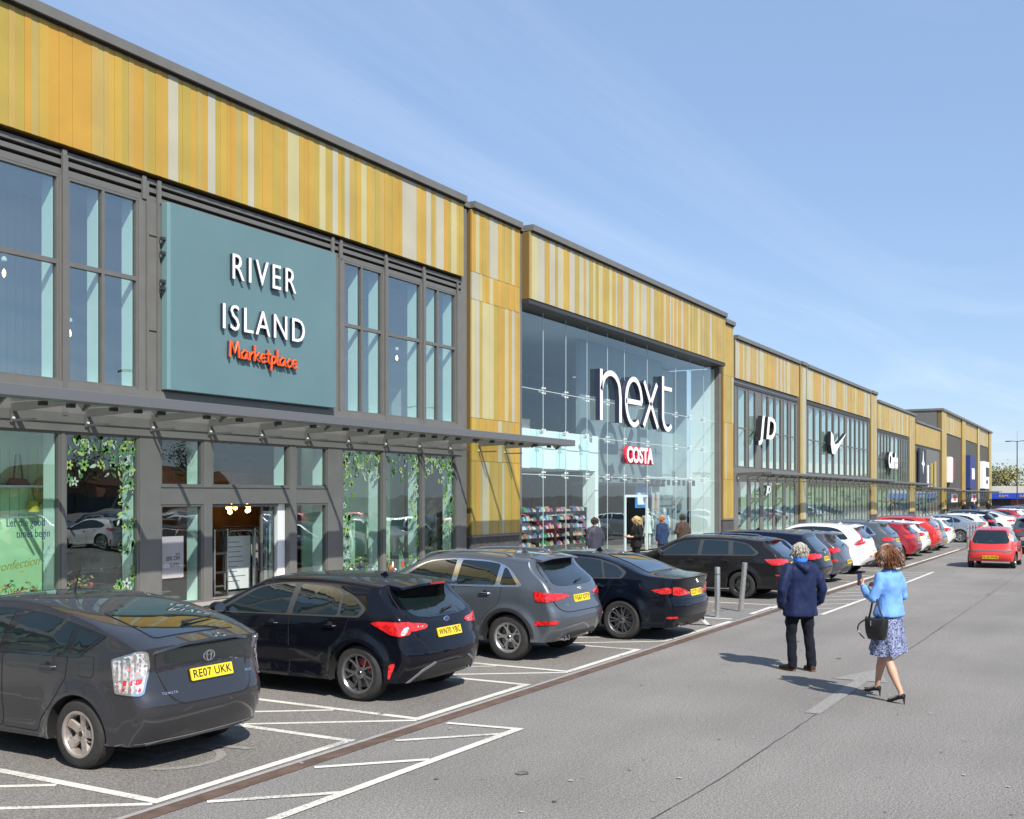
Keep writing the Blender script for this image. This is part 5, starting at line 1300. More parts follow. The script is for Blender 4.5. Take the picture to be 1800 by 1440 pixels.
saloon = dict(W=1.87, R=.34, rim=.245, tw=.25, xr=1.08, xf=4.055, plan=[(0, .80), (.3, .91), (.8, .975), (1.4, 1), (3.6, 1), (4.3, .95), (4.7, .86), (4.95, .72)],
    belt=[(0, 1.06), (1.2, 1.04), (3.4, .97), (4.9, .82)], tumble=.43, crease=.86, k1=.12, flare=.02, dent=.02,
    rear=[(.14, .24, .22, 0), (.04, .42, .26, 0), (.0, .60, .28, 0), (.05, .74, .26, 0), (.07, .90, .22, 0), (.03, 1.07, .20, -.02)],
    top=[(.03, 1.07, .20, -.02), (.30, 1.10, .06, -.04), (.66, 1.135, .0, -.04), (1.05, 1.29, .06, -.05), (1.5, 1.42, 0, -.06), (2.1, 1.475, -.02, -.065), (2.7, 1.44, -.1, -.055), (3.2, 1.24, -.26, -.03), (3.6, 1.06, -.25, -.04), (4.2, .97, -.2, -.08), (4.7, .84, -.28, -.06), (4.87, .70, -.3, -.04)],
    front=[(4.87, .70, -.3, -.04), (4.94, .46, -.35, 0), (4.85, .2, -.3, 0)], zw=1.02,
    dlo=[(.98, 1.15, .04), (1.06, 1.04, .04), (3.28, .985), (2.7, 1.33, .25), (2.1, 1.395, .2), (1.5, 1.36, .2), (1.15, 1.26, .15)],
    wins=[[(1.05, 1.14), (1.10, 1.062), (1.36, 1.055), (1.45, 1.315), (1.20, 1.245)], [(1.41, 1.055), (1.49, 1.33), (1.75, 1.365, .1), (2.05, 1.372), (2.08, 1.04)], [(2.17, 1.037), (2.14, 1.37), (2.45, 1.35, .2), (2.68, 1.31, .2), (3.18, 1.0)]],
    doors=[[(1.22, 1.03, .02, (1.48, .90)), (1.32, .84), (1.48, .60), (1.53, .40), (1.55, .28), (2.10, .28), (2.10, 1.01)], [(2.118, 1.01, .02, (2.38, .89)), (2.118, .28), (3.22, .28), (3.3, .6), (3.25, .96)]],
    mirror=(3.08, 1.07), alloy=M_alloyd, spokes=(7, 'twin'), trim=mat('satin_trim', (.10, .10, .10), .3, .6),
    rwin_view='top', rwin=[(.70, .58), (1.52, .46)], fwin=[(2.6, .52), (3.4, .66)],
    tailgate=[(.62, 1.05), (.64, .92), (.62, .74), (.52, .70)],
    lamps=[([(1.01, .865), (.78, .915), (.72, .90), (.72, .82), (.86, .80)], M_lred, 45, 'tail_lamp'), ([(.80, .925), (.66, .915), (.30, .815), (.30, .785), (.66, .775), (.80, .79)], M_lred, 'rear', 'tail_lamp_inner'),
           ([(.70, .865), (.52, .865), (.52, .845), (.64, .835)], M_plast_g, 'rear', 'lamp_shade'), ([(.98, .83), (.90, .86), (.90, .84), (.96, .81)], M_plast_g, 45, 'lamp_shade'),
           ([(.79, .43), (.60, .43), (.60, .40), (.79, .395)], M_lred, 45, 'reflector')],
    plate=(.80, 0, 0), reg='CC71 GFJ', badge=(.99, .04, .038, 'round'), script=[('530e', -.48, .99, .04)],
    aerial=(1.9, .06, 0), exhaust=[(.56, .275, .04, .12), (-.56, .275, .04, .12)])
saloon['rearp'] = [([(.35, .40), (.74, .40), (.78, .30), (.70, .235), (.3, .235)], M_plast, .010, 'diffuser')]

estate = dict(saloon); estate.update(dict(W=1.86, R=.33, rim=.225, tw=.225,
    rear=[(.16, .26, .20, 0), (.05, .42, .24, 0), (.0, .60, .26, 0), (.05, .74, .24, 0), (.09, .90, .20, 0), (.14, 1.00, .17, 0), (.56, 1.36, .06, -.06), (.58, 1.41, .05, -.07)],
    top=[(.58, 1.41, .05, -.07), (1.3, 1.465, 0, -.07), (2.1, 1.48, -.02, -.07), (2.7, 1.44, -.1, -.055), (3.2, 1.24, -.26, -.03), (3.6, 1.06, -.25, -.04), (4.2, .97, -.2, -.08), (4.7, .84, -.28, -.06), (4.87, .70, -.3, -.04)],
    dlo=[(.66, 1.10, .05), (.76, 1.035, .04), (3.28, .985), (2.7, 1.33, .25), (2.1, 1.395, .2), (1.4, 1.39, .2), (.94, 1.31, .12)],
    wins=[[(.74, 1.10), (.80, 1.06), (1.28, 1.055), (1.32, 1.36), (.96, 1.29)], [(1.40, 1.055), (1.43, 1.36), (1.75, 1.375, .1), (2.05, 1.375), (2.08, 1.04)], [(2.17, 1.037), (2.14, 1.375), (2.45, 1.355, .2), (2.68, 1.31, .2), (3.18, 1.0)]],
    rwin_view='rear', rwin=[(.52, 1.37), (.66, 1.04), (.58, .995), (.3, .985)], tailgate=[(.62, 1.36), (.72, 1.02), (.70, .84), (.58, .70), (.5, .62)],
    lamps=[([(1.0, .955), (.62, .975), (.60, .90), (.66, .83), (.86, .81)], M_lred, 45, 'tail_lamp'), ([(.74, .955), (.40, .94), (.42, .86), (.74, .83)], M_lred, 'rear', 'tail_lamp_inner'), ([(.80, .60), (.64, .60), (.64, .57), (.80, .57)], M_lred, 45, 'reflector')],
    plate=(.82, 0, 0), reg='AE12 LNJ', badge=(.96, .04, .038, 'round'), script=[], wiper=((0, 1.03), (-.3, 1.05)), rails=(1.0, 2.7), alloy=M_alloyk, spokes=(5, 'twin'),
    spoiler=([(.46, 0, 1.385), (.48, .35, 1.38), (.53, .58, 1.35)], .16, .028, 'body'), brake3=1))
city = dict(hatch); city.update(dict(W=1.56, R=.285, rim=.18, tw=.165, xr=.55, xf=2.89, plan=[(0, .80), (.25, .91), (.7, 1), (2.6, 1), (3.1, .92), (3.4, .78)],
    belt=[(0, .93), (1.2, .93), (3.4, .85)], tumble=.50, crease=.7, k1=.06, flare=.02, dent=.01,
    rear=[(.08, .25, .14, 0), (.01, .38, .16, 0), (.0, .55, .22, 0), (.06, .70, .20, 0), (.13, .90, .17, 0), (.30, 1.30, .06, -.03), (.38, 1.38, .05, -.06)],
    top=[(.38, 1.38, .05, -.06), (.9, 1.45, 0, -.08), (1.5, 1.45, -.05, -.06), (2.1, 1.22, -.2, -.03), (2.6, .98, -.2, -.05), (3.1, .84, -.25, -.07), (3.3, .68, -.25, -.03)],
    front=[(3.3, .68, -.25, -.03), (3.42, .45, -.3, 0), (3.35, .22, -.3, 0)], zw=.96,
    dlo=[(.36, 1.02), (.42, .96), (2.35, .90), (1.75, 1.27, .2), (1.2, 1.36, .2), (.45, 1.30, .1)], wins=[[(.46, 1.0), (1.05, .97), (1.05, 1.33), (.55, 1.27)], [(1.12, .97), (1.12, 1.335), (1.68, 1.25, .2), (2.2, .93)]],
    doors=[[(.85, .95, .02, (1.15, .82)), (.95, .7), (1.0, .28), (2.1, .28), (2.2, .6), (2.2, .9)]], mirror=(2.1, 1.0), alloy=M_alloy, spokes=(7, 'single'), trim=None,
    rwin=[(.47, 1.35), (.60, 1.0), (.55, .89), (.1, .87)], fwin=[(1.45, .5), (2.2, .6)], tailgate=[(.60, 1.38), (.66, .95), (.62, .66), (.4, .62)],
    lamps=[([(.60, 1.28), (.55, 1.26), (.625, .98), (.72, .96), (.69, 1.10)], M_lclear, 'rear', 'tail_lamp'), ([(.625, 1.22), (.575, 1.20), (.61, 1.08), (.685, 1.10)], M_lamber, 'rear', 'tail_lamp_amber'), ([(.66, .625), (.54, .625), (.54, .605), (.66, .60)], M_ldark, 'rear', 'reflector')],
    plate=(.40, 0, 0), reg='FL16 FWB', badge=(.94, .05, .04, 'x'), script=[], cal=None, spoiler=None, brake3=None, exhaust=[], sill=None, aerial=(.5, .2, .1), wiper=((.0, .92), (-.02, 1.05)), plateoff=.015))
city['rearp'] = [([(.70, .655), (.72, .61), (.62, .575), (.42, .58), (.36, .61)], M_plastgrey, .010, 'bumper_trim')]

P_grey = paint('dark_grey_paint', (.031, .031, .036), .4); P_black = paint('navy_black_paint', (.003, .0035, .007), 0, .2); P_qgrey = paint('blue_grey_paint', (.105, .12, .14), .55)
P_bmw = paint('black_blue_paint', (.0025, .004, .009), 0, .2); P_est = paint('charcoal_paint', (.012, .011, .012), .1); P_navy = paint('deep_navy_paint', (.004, .006, .016), 0, .25)
P_i30 = paint('slate_grey_paint', (.085, .09, .11), .55); P_white = paint('white_paintwork', (.72, .72, .73), 0, .3); P_tig = paint('mid_grey_paint', (.10, .115, .125), .5)
P_dred = paint('deep_red_paint', (.30, .010, .018), .3); P_red = paint('bright_red_paint', (.55, .022, .015), .1); P_silver = paint('silver_paint', (.36, .38, .40), .7); P_cred = paint('scarlet_paint', (.62, .03, .025), 0)
H = rad(90)
GP = 'cars parked nose-in towards the shops'
build_car(liftback, 'parked_car', 'dark grey liftback with RE07 UKK plate, nearest car at the left', 7.36, 7.31, H, P_grey, GP)
build_car(hatch, 'parked_car', 'glossy black hatchback with WN70 YBC plate and red tail lamps', 11.20, 7.16, H, P_black, GP)
build_car(suv, 'parked_car', 'blue-grey compact SUV with roof rails between the two black cars', 14.87, 7.10, H, P_qgrey, GP)
build_car(saloon, 'parked_car', 'black saloon with yellow CC71 GFJ plate beside the steel bollards', 17.88, 6.41, H, P_bmw, GP)
build_car(estate, 'parked_car', 'charcoal estate car behind the two steel bollards', 26.03, 6.88, H, P_est, GP)
def sub(S, **k): d = dict(S); d.update(k); return d
i30 = sub(hatch, W=1.80, alloy=M_alloy, spokes=(5, 'single'), trim=M_chrome, cal=None, brake3=None, reg='DE18 KXP', badge=(.95, .05, .03, 'x'), script=[], exhaust=[], lip=.03, lipmat=P_i30,
    lamps=[([(1.0, .97), (.62, .985), (.60, .88), (.80, .85)], M_lred, 45, 'tail_lamp'), ([(.74, .985), (.52, .96), (.54, .89), (.74, .88)], M_lred, 'rear', 'tail_lamp_inner'), ([(.80, .66), (.64, .65), (.66, .60), (.80, .60)], M_lred, 45, 'reflector')], plate=(.58, 0, 0))
arrow_hatch = sub(suv, reg='MT19 UVW', W=1.80, lip=None, rails=None, handle=P_white, script=[], badge=(1.06, .03, .03, 'x'), trim=None, alloy=M_alloy, exhaust=[],
    lamps=[([(.92, 1.00), (.70, 1.04), (.60, 1.36), (.66, 1.38), (.76, 1.12)][::-1], M_lred, 45, 'tail_lamp'), ([(.95, .97), (.60, 1.06), (.60, .99), (.88, .92)], M_lred, 45, 'tail_lamp'), ([(.60, .60), (.45, .60), (.45, .57), (.60, .57)], M_lred, 'rear', 'reflector')], plate=(.62, 0, 0))
tig = sub(suv, reg='BX17 TLO', script=[], badge=(1.04, .05, .05, 'x'), plan=suv['plan'])
midh = sub(hatch, W=1.78, cal=None, brake3=None, script=[], badge=(.95, .04, .04, 'x'), exhaust=[], reg='YP15 DHO', alloy=M_alloy, spokes=(5, 'single'),
    lamps=[([(.98, .95), (.62, .99), (.62, .84), (.88, .82)], M_lred, 45, 'tail_lamp'), ([(.76, .98), (.50, .95), (.52, .87), (.76, .85)], M_lred, 'rear', 'tail_lamp_inner')])
redsuv = sub(suv, reg='LR66 GXA', script=[], badge=(1.05, .04, .03, 'x'), trim=None, alloy=M_alloy,
    lamps=[([(.95, 1.0), (.62, 1.05), (.60, .86), (.92, .82)], M_lred, 45, 'tail_lamp'), ([(.62, 1.40), (.58, 1.40), (.66, 1.1), (.74, 1.1)], M_lred, 'rear', 'pillar_lamp')])
focw = sub(hatch, script=[], cal=None, exhaust=[], alloy=M_alloy, reg='FN18 WRE', brake3=None, trim=None)
coupe = sub(saloon, reg='KM20 ZPT', script=[], trim=M_chrome, alloy=M_alloy, exhaust=[])
est2 = sub(estate, trim=M_chrome, rails=None, reg='EO18 BYK', alloy=M_alloy, script=[])
build_car(est2, 'parked_car', 'deep navy estate with chrome window line behind the charcoal estate', 28.75, 6.75, H, P_navy, GP, over=dict(rear=[(.16, .26, .20, 0), (.05, .42, .24, 0), (.0, .60, .26, 0), (.05, .74, .24, 0), (.09, .90, .20, 0), (.14, 1.00, .17, 0), (.50, 1.42, .06, -.06), (.52, 1.47, .05, -.07)], top=[(.52, 1.47, .05, -.07), (1.3, 1.53, 0, -.07), (2.1, 1.54, -.02, -.07), (2.7, 1.49, -.1, -.055), (3.2, 1.27, -.26, -.03), (3.6, 1.07, -.25, -.04), (4.2, .97, -.2, -.08), (4.7, .84, -.28, -.06), (4.87, .70, -.3, -.04)], spoiler=None, brake3=None))
build_car(i30, 'parked_car', 'slate grey hatchback with oval red lamps, framed between the two walkers', 31.7, 6.88, H, P_i30, GP)
build_car(arrow_hatch, 'parked_car', 'white crossover with arrow-shaped red lamps beside the slate grey hatchback', 35.3, 6.85, H, P_white, GP)
build_car(tig, 'parked_car', 'mid grey SUV with dark arches, just left of the woman\'s hair', 39.4, 6.8, H, P_tig, GP, hi=False)
build_car(midh, 'parked_car', 'deep red hatchback parked right of the mid grey SUV', 44.0, 6.85, H, P_dred, GP, hi=False)
build_car(midh, 'parked_car', 'white hatchback with roof spoiler between deep red and bright red cars', 46.85, 6.95, H, P_white, GP, hi=False)
build_car(redsuv, 'parked_car', 'bright red SUV, tallest red car of the row', 49.5, 6.85, H, P_red, GP, hi=False)
build_car(city, 'parked_car', 'silver small car tucked right of the bright red SUV', 52.0, 7.0, H, P_silver, GP, hi=False, over=dict(reg='GU15 FHK', script=[]))
build_car(focw, 'parked_car', 'white hatchback next to the slim steel bollards', 54.6, 6.98, H, P_white, GP, hi=False)
build_car(coupe, 'parked_car', 'silver saloon beyond the slim bollards', 62.0, 6.5, H, P_silver, GP, hi=False)
build_car(midh, 'parked_car', 'white hatchback right of the silver saloon', 66.6, 6.7, H, P_white, GP, hi=False, over=dict(reg='SA67 OOP'))
build_car(suv, 'parked_car', 'navy SUV beyond the white hatchback, above the red car\'s roof', 71.0, 6.7, H, P_navy, GP, hi=False, over=dict(script=[], reg='WK19 VEA'))
build_car(coupe, 'parked_car', 'white saloon far along the row beside the navy SUV', 78.0, 6.2, H, P_white, GP, hi=False, over=dict(reg='PO70 MDT'))
far_cols = [(P_white, 'white'), (P_silver, 'silver'), (P_black, 'black'), (P_tig, 'grey'), (P_dred, 'dark red'), (P_white, 'white')]
protos = {}
def dup(root, loc, rz, label, group=None, first=True):
    r = root.copy(); C.objects.link(r); r.location = loc; r.rotation_euler = (0, 0, rz); r['label'] = label
    if group: r['group'] = group
    for ch in list(root.children):
        c = ch.copy(); C.objects.link(c); c.parent = r
        for g in ch.children:
            d = g.copy(); C.objects.link(d); d.parent = c
    return r
cars_all = [o for o in C.objects if o.get('category') == 'car']
byc = {o['label']: o for o in cars_all}
def proto(k): return next(o for l, o in byc.items() if k in l)
fars = [('silver saloon', 83.0), ('deep red hatch', 88.5), ('white hatchback right', 94.0), ('mid grey SUV', 100.0), ('white hatchback next', 106.0), ('navy SUV', 112.0)]
names = ['silver', 'deep red', 'white', 'grey', 'white', 'navy']; ordn = ['first', 'second', 'third', 'fourth', 'fifth', 'sixth']
for i, (k, xx) in enumerate(fars):
    dup(proto(k), (xx, 6.6, 0), H, f'{names[i]} car far down the row, {ordn[i]} past the far white saloon', GP)
rc_ = build_car(city, 'moving_car', 'small scarlet hatchback driving away along the lane', 39.75, 3.98, 0, P_cred); rc_.scale = (.97, .97, .95)
mpv = sub(suv, reg='ST11 CLR', script=[], badge=(1.06, .06, .05, 'x'), trim=None, rails=None)
build_car(mpv, 'moving_car', 'grey people carrier ahead of the scarlet hatchback', 50.0, 3.3, 0, P_tig, hi=False,
    over=dict(tailgate=[(.60, 1.46), (.76, 1.14), (.775, .92), (.68, .60), (.55, .56)]))
# the rows across the lane, outside the picture but mirrored in the shop windows
kinds = ['white hatchback next', 'deep red', 'navy SUV', 'silver saloon', 'glossy black', 'slate grey', 'bright red SUV', 'mid grey SUV', 'white crossover', 'silver small']
cw = ['white', 'deep red', 'navy', 'silver', 'black', 'slate grey', 'bright red', 'mid grey', 'white', 'silver']
rr = random.Random(12); n_ = 0
words = 'first second third fourth fifth sixth seventh eighth ninth tenth eleventh twelfth thirteenth fourteenth fifteenth sixteenth seventeenth eighteenth nineteenth twentieth'.split()
for row, (yy, hd) in enumerate(((-3.2, -H), (-13.4, H))):
    for i in range(18):
        k = (i * 3 + row * 4 + rr.randint(0, 2)) % 10
        dup(proto(kinds[k]), (4.5 + i * 2.7 + rr.uniform(-.1, .1) + (2.5 if i > 9 else 0), yy + rr.uniform(-.25, .15), 0), hd + rad(rr.uniform(-.8, .8)), f'{cw[k]} car across the lane, {words[i]} of its {"near" if row == 0 else "far"} row', 'cars parked across the lane')
# ------------------------------------------------------------ bollards
M_brush = mat('brushed_steel', (.55, .55, .54), .3, .85, noise=(30, .1))
def bollard(x, y, h, r, lean, label, grp='steel bollards'):
    T = thing('bollard', label, 'bollard', (x, y, 0), group=grp); b = MB()
    b.lathe([(r, 0), (r, h - .02), (r * .93, h), (0, h + .004)], M_brush, 20)
    o = b.build('post', T, False, True, 50); o.rotation_euler = lean
    b = MB(); b.lathe([(r * 1.5, .0), (r * 1.5, .006), (r, .008)], M_dark, 20); b.build('base_collar', T, False)
    if lean == (0, 0, 0):
        b = MB(); b.lathe([(r + .002, h - .16), (r + .002, h - .13)], M_frame, 20); b.build('band', T, False)
bollard(21.0, 7.15, 1.02, .055, (0, 0, 0), 'upright steel bollard right of the black saloon')
bollard(22.35, 7.1, 1.05, .055, (0, rad(-7), rad(62)), 'leaning steel bollard beside the upright one')
for i, (xx, yy) in enumerate(((55.6, 6.55), (56.3, 6.5), (57.0, 6.45), (57.7, 6.4))):
    bollard(xx, yy, 1.05, .05, (0, 0, 0), f'{words[i]} of four slim bollards beside the far white hatchback', 'slim bollards down the row')
bollard(17.6, 13.2, 1.0, .07, (0, 0, 0), 'stout steel bollard in front of the open shop entrance')
bollard(22.6, 13.0, .95, .06, (0, 0, 0), 'short steel bollard glimpsed behind the black saloon')
for i, xx in enumerate((26.4, 30.5)): bollard(xx, 12.9, 1.0, .05, (0, 0, 0), f'{["nearer", "farther"][i]} footway bollard before the tall glass shopfront')

# ------------------------------------------------------------ details of the nearest shopfront
GY = YF + .068
def on_glass(b, poly, m, dy=0): b.prism(poly, 'y', GY - dy - .003, GY - dy, m)
T = thing('window_sticker', 'Let the good times begin lettering on the leftmost display window', 'window lettering', (12.8, GY, 1.5))
M_ink = mat('navy_ink', (.015, .03, .08), .5); b = MB()
put_text(b, 'Let the good', .22, .004, M_ink, (13.12, GY - .004, 1.95), (1, 0, 0), (0, 0, 1), sx=.72)
put_text(b, 'times begin', .22, .004, M_ink, (13.28, GY - .004, 1.74), (1, 0, 0), (0, 0, 1), sx=.72); b.build('lettering', T)
T = thing('window_sticker', 'slanted lime handwriting low on the leftmost display window', 'window lettering', (12.8, GY, 1.2))
b = MB(); M_lime = mat('lime_vinyl', (.45, .55, .05), .5)
put_text(b, 'confection', .24, .004, M_lime, (12.95, GY - .004, 1.18), (1, 0, .10), (0, 0, 1), shear=.3, sx=.9); b.build('lettering', T)
T = thing('window_poster', 'pink 20% OFF SUITS poster in the pane left of the entrance', 'poster', (16.8, GY, 1.1))
b = MB(); b.box(16.42, 17.02, GY + .012, GY + .016, .68, 1.58, mat('pink_poster', (.85, .55, .62), .6)); b.build('poster_sheet', T)
b = MB(); put_text(b, '20% OFF', .13, .003, M_ink, (16.72, GY + .009, 1.10), (1, 0, 0), (0, 0, 1), sx=.85); put_text(b, 'SUITS', .13, .003, M_ink, (16.76, GY + .009, .95), (1, 0, 0), (0, 0, 1), sx=.85)
put_text(b, 'up to', .06, .003, M_ink, (16.85, GY + .009, 1.2), (1, 0, 0), (0, 0, 1), sx=.85); b.build('poster_text', T)
# flowers and leaves
leafc = [mat('leaf_a', (.16, .30, .07), .6), mat('leaf_b', (.30, .42, .12), .6), mat('leaf_c', (.09, .22, .08), .6), mat('leaf_d', (.34, .44, .34), .6)]
def flower(b, x, z, r, m, n=5, a0=0):
    for k in range(n):
        a = a0 + 6.2832 * k / n; c, s_ = math.cos(a), math.sin(a)
        pts = [(x + r * .18 * (-s_), z + r * .18 * c), (x + c * r * .7 - s_ * r * .22, z + s_ * r * .7 + c * r * .22), (x + c * r, z + s_ * r), (x + c * r * .7 + s_ * r * .22, z + s_ * r * .7 - c * r * .22), (x + r * .18 * s_, z - r * .18 * c)]
        b.prism(pts, 'y', GY - .004, GY - .001, m)
def leaf(b, x, z, r, m, a):
    c, s_ = math.cos(a), math.sin(a); b.prism([(x + c * r * u - s_ * r * v, z + s_ * r * u + c * r * v) for u, v in ((-1, 0), (-.3, .38), (.4, .3), (1, 0), (.4, -.3), (-.3, -.38))], 'y', GY - .007, GY - .0045, m)
def garland(label, xa, xb, edge, seed, n):
    T = thing('floral_decal', label, 'window decal', ((xa + xb) / 2, GY, 2.5), group='floral window decals'); rr = random.Random(seed); b = MB()
    for k in range(n):
        if rr.random() < .5: x_, z_ = rr.uniform(xa, xb), 3.62 - abs(rr.gauss(0, .42))
        else: x_, z_ = edge + rr.gauss(0, .16), rr.uniform(.4, 3.5)
        x_ = min(max(x_, xa + .08), xb - .08)
        if rr.random() < .4: flower(b, x_, z_, rr.uniform(.06, .13), rr.choice(leafc), rr.choice((5, 6)), rr.uniform(0, 6))
        else: leaf(b, x_, z_, rr.uniform(.04, .10), rr.choice(leafc), rr.uniform(0, 6))
    tag(b.build('leaf_pattern', T), kind='stuff')
garland('green leaf and flower decal framing the second display window from the left', 13.98, 15.70, 15.5, 1, 130)
garland('green leaf decal on the first window right of the entrance', 22.5, 24.15, 22.65, 2, 120)
garland('pale green leaf decal on the display window nearest the gold pier', 26.3, 27.9, 27.7, 3, 120)
garland('green sprig decal on the middle window right of the entrance', 24.4, 26.05, 25.9, 4, 60)
def bits(label, xa, xb, seed):
    T = thing('bottom_decal', label, 'window decal', ((xa + xb) / 2, GY, .3), group='colourful decals along the window foot'); rr = random.Random(seed); b = MB()
    cs_ = [mat('decal_red', (.6, .04, .03), .5), mat('decal_blue', (.05, .30, .55), .5), mat('decal_white', (.75, .78, .74), .5), M_ink, leafc[2], leafc[0], mat('decal_orange', (.7, .25, .05), .5)]
    x_ = xa + .1
    while x_ < xb - .1:
        z_ = rr.uniform(.16, .55); k = rr.random()
        if k < .4: flower(b, x_, z_, rr.uniform(.05, .12), rr.choice(cs_), rr.choice((4, 5, 6)), rr.uniform(0, 6))
        elif k < .7: leaf(b, x_, z_, rr.uniform(.06, .13), rr.choice(cs_), rr.uniform(-.8, .8))
        else: b.prism(ell(x_, z_, rr.uniform(.03, .06), rr.uniform(.04, .1), 9), 'y', GY - .012, GY - .009, rr.choice(cs_))
        x_ += rr.uniform(.03, .08)
    tag(b.build('decal_pattern', T), kind='stuff')
bits('row of small red, blue and white decals under the leftmost display', 10, 13.78, 1); bits('row of small bright decals under the second display window', 13.98, 15.7, 2)
bits('small bright decals along the foot of the window right of the entrance', 22.5, 24.15, 3); bits('bright decals along the foot of the middle right window', 24.4, 26.05, 4)
# things on display
def shelf_thing(name, label, cat, x, y, z, fn, m):
    T = thing(name, label, cat, (x, y, z)); b = MB(); fn(b, m); b.build('body' if name != 'sun_hat' else 'brim', T, False, True, 50); return T
shelf_thing('handbag', 'black tall-handled bag on the white shelf inside the left display', 'handbag', 13.7, YF + 1.12, 2.665, lambda b, m: (b.prism([(-.20, 0), (.25, 0), (.15, .12), (-.12, .14)], 'y', -.08, .08, m), b.tube([(-.08, 0, .12), (-.03, 0, .60), (.06, 0, .60), (.12, 0, .12)], .018, m, 6)), M_plast)
shelf_thing('sun_hat', 'straw sun hat hung on the mint backdrop', 'hat', 14.5, YF + 1.28, 2.55, lambda b, m: b.lathe([(0, -.14), (.10, -.12), (.13, -.02), (.30, .03), (.30, .045), (.10, .03)], m, 24, 'y'), mat('straw', (.45, .34, .12), .8, noise=(40, .2)))
shelf_thing('watering_can', 'yellow watering can hung on the mint backdrop', 'watering can', 14.15, YF + 1.25, 2.25, lambda b, m: (b.lathe([(0, -.12), (.12, -.12), (.10, .10), (0, .10)], m, 14), b.tube([(.1, 0, -.05), (.28, 0, .12)], .02, m, 6), b.tube([(-.08, 0, .08), (-.06, 0, .24), (.06, 0, .24), (.08, 0, .1)], .012, m, 6)), mat('yellow_tin', (.55, .45, .03), .4))
# security gates and menu board in the open doorway
for i, xx in enumerate((18.75, 20.1)):
    T = thing('security_gate', ['left', 'right'][i] + ' steel security gate standing inside the open shop doorway', 'security gate', (xx, YF + .9, .11), group='security gates in the doorway')
    b = MB()
    for dx in (0, .42): b.box(dx - .02, dx + .02, -.03, .03, 0, 1.55, M_brush)
    b.build('post', T, False); b = MB()
    for z_ in (.5, .95, 1.5): b.box(.022, .398, -.02, .02, z_, z_ + .05, M_dark)
    b.build('crossbar', T, False)
T = thing('notice_board', 'white notice board standing in the open shop doorway', 'notice board', (19.95, YF + 1.3, .11))
b = MB(); b.box(-.42, .42, -.02, .02, .05, 1.35, M_white); b.build('board', T, False); b = MB()
rr = random.Random(3)
for k in range(9): b.box(-.35, rr.uniform(-.05, .3), -.024, -.0205, 1.2 - k * .12, 1.215 - k * .12, M_frame)
b.build('printed_lines', T, False)
# mannequins / display figures seen through glass as small rounded forms
M_mann = mat('white_mannequin', (.75, .76, .74), .5); 
def mannequin(x, y, label, cloth):
    T = thing('mannequin', label, 'mannequin', (x, y, .12), group='shop window mannequins')
    b = MB(); b.lathe([(0, 1.78), (.07, 1.74), (.095, 1.64), (.07, 1.53), (.05, 1.5), (.055, 1.45)], M_mann, 12, c=(0, 0, 0)); b.tube([(0, .2, 1.4), (.03, .27, 1.1), (.06, .24, .82)], [.05, .04, .03], M_mann, 8); b.tube([(0, -.2, 1.4), (.03, -.27, 1.1), (.06, -.24, .82)], [.05, .04, .03], M_mann, 8)
    b.tube([(0, .09, .85), (0, .1, .45), (0, .1, .03)], [.09, .06, .04], M_mann, 8); b.tube([(0, -.09, .85), (0, -.1, .45), (0, -.1, .03)], [.09, .06, .04], M_mann, 8); b.build('figure', T, False, True)
    b = MB(); b.tube([(0, 0, 1.47), (0, 0, 1.35), (0, 0, 1.05), (0, 0, .85), (0, 0, .6)], [.10, .2, .15, .19, .24], cloth, 14, sq=(1, .7)); b.build('dress', T, False, True)
mannequin(40.3, 19.0, 'white mannequin in pale dress left of the glass entrance', MATS['cream_shoe']); mannequin(46.8, 19.3, 'white mannequin in white dress right of the glass entrance', M_mann)
mannequin(48.6, 19.2, 'mannequin in blue beside the white cheek wall', MATS['blue_shoe']); mannequin(23.6, 18.7, 'mannequin in sage display window right of the entrance', mat('speckled_cloth', (.5, .5, .48), .8, noise=(40, .8))); mannequin(25.2, 18.75, 'mannequin in patterned dress in the middle right window', MATS['speckled_cloth'])
T = thing('blue_poster', 'blue summer poster hanging inside the tall glass front', 'poster', (46.6, 19.5, 1.9)); b = MB(); b.box(-.75, .75, 0, .02, 0, 1.1, mat('poster_blue', (.05, .22, .55), .6, noise=(3, .5))); b.box(-.5, .3, -.01, -.001, .15, .7, MATS['decal_white']); b.build('poster_sheet', T, False)
T = thing('fashion_poster', 'pale fashion poster right of the blue poster', 'poster', (48.2, 19.45, 1.5)); b = MB(); b.box(-.45, .45, 0, .02, 0, 1.4, mat('poster_pale', (.5, .5, .5), .6)); b.box(-.2, .2, -.01, -.001, .2, 1.0, mat('poster_skin', (.55, .33, .25), .6)); b.build('poster_sheet', T, False)
# signs further along
T = thing('shop_sign', 'large pair of slanted white letters above the long canopy', 'shop sign', (59.7, 17.2, 6.0))
letters(T, 'JD', 59.6, 6.05, 1.65, YF - .1, .30, M_letter, mat('black_side', (.01, .01, .01), .4), w=3.3, off=.02, shear=.2, sp=1.35)
T = thing('shop_sign', 'small pair of slanted white letters below the long canopy', 'shop sign', (60.6, 17.5, 2.75)); letters(T, 'JD', 60.7, 2.75, .55, YF - .02, .1, M_letter, MATS['black_side'], w=.95, off=.03, shear=.25)
T = thing('shop_sign', 'white tick-shaped sign on the second shop beyond the tall glass', 'shop sign', (77, 17.2, 6.1)); b = MB()
tick = [(74.8, 6.85), (74.75, 5.9), (75.1, 5.35), (75.8, 5.30), (76.8, 5.75), (79.4, 6.95), (77.0, 6.15), (76.0, 5.98), (75.6, 6.15), (75.45, 6.6)]
b.prism([(p[0], p[1]) for p in tick], 'y', YF - .37, YF - .352, M_letter); b.prism(tick, 'y', YF - .35, YF - .1, MATS['black_side']); b.build('tick', T)
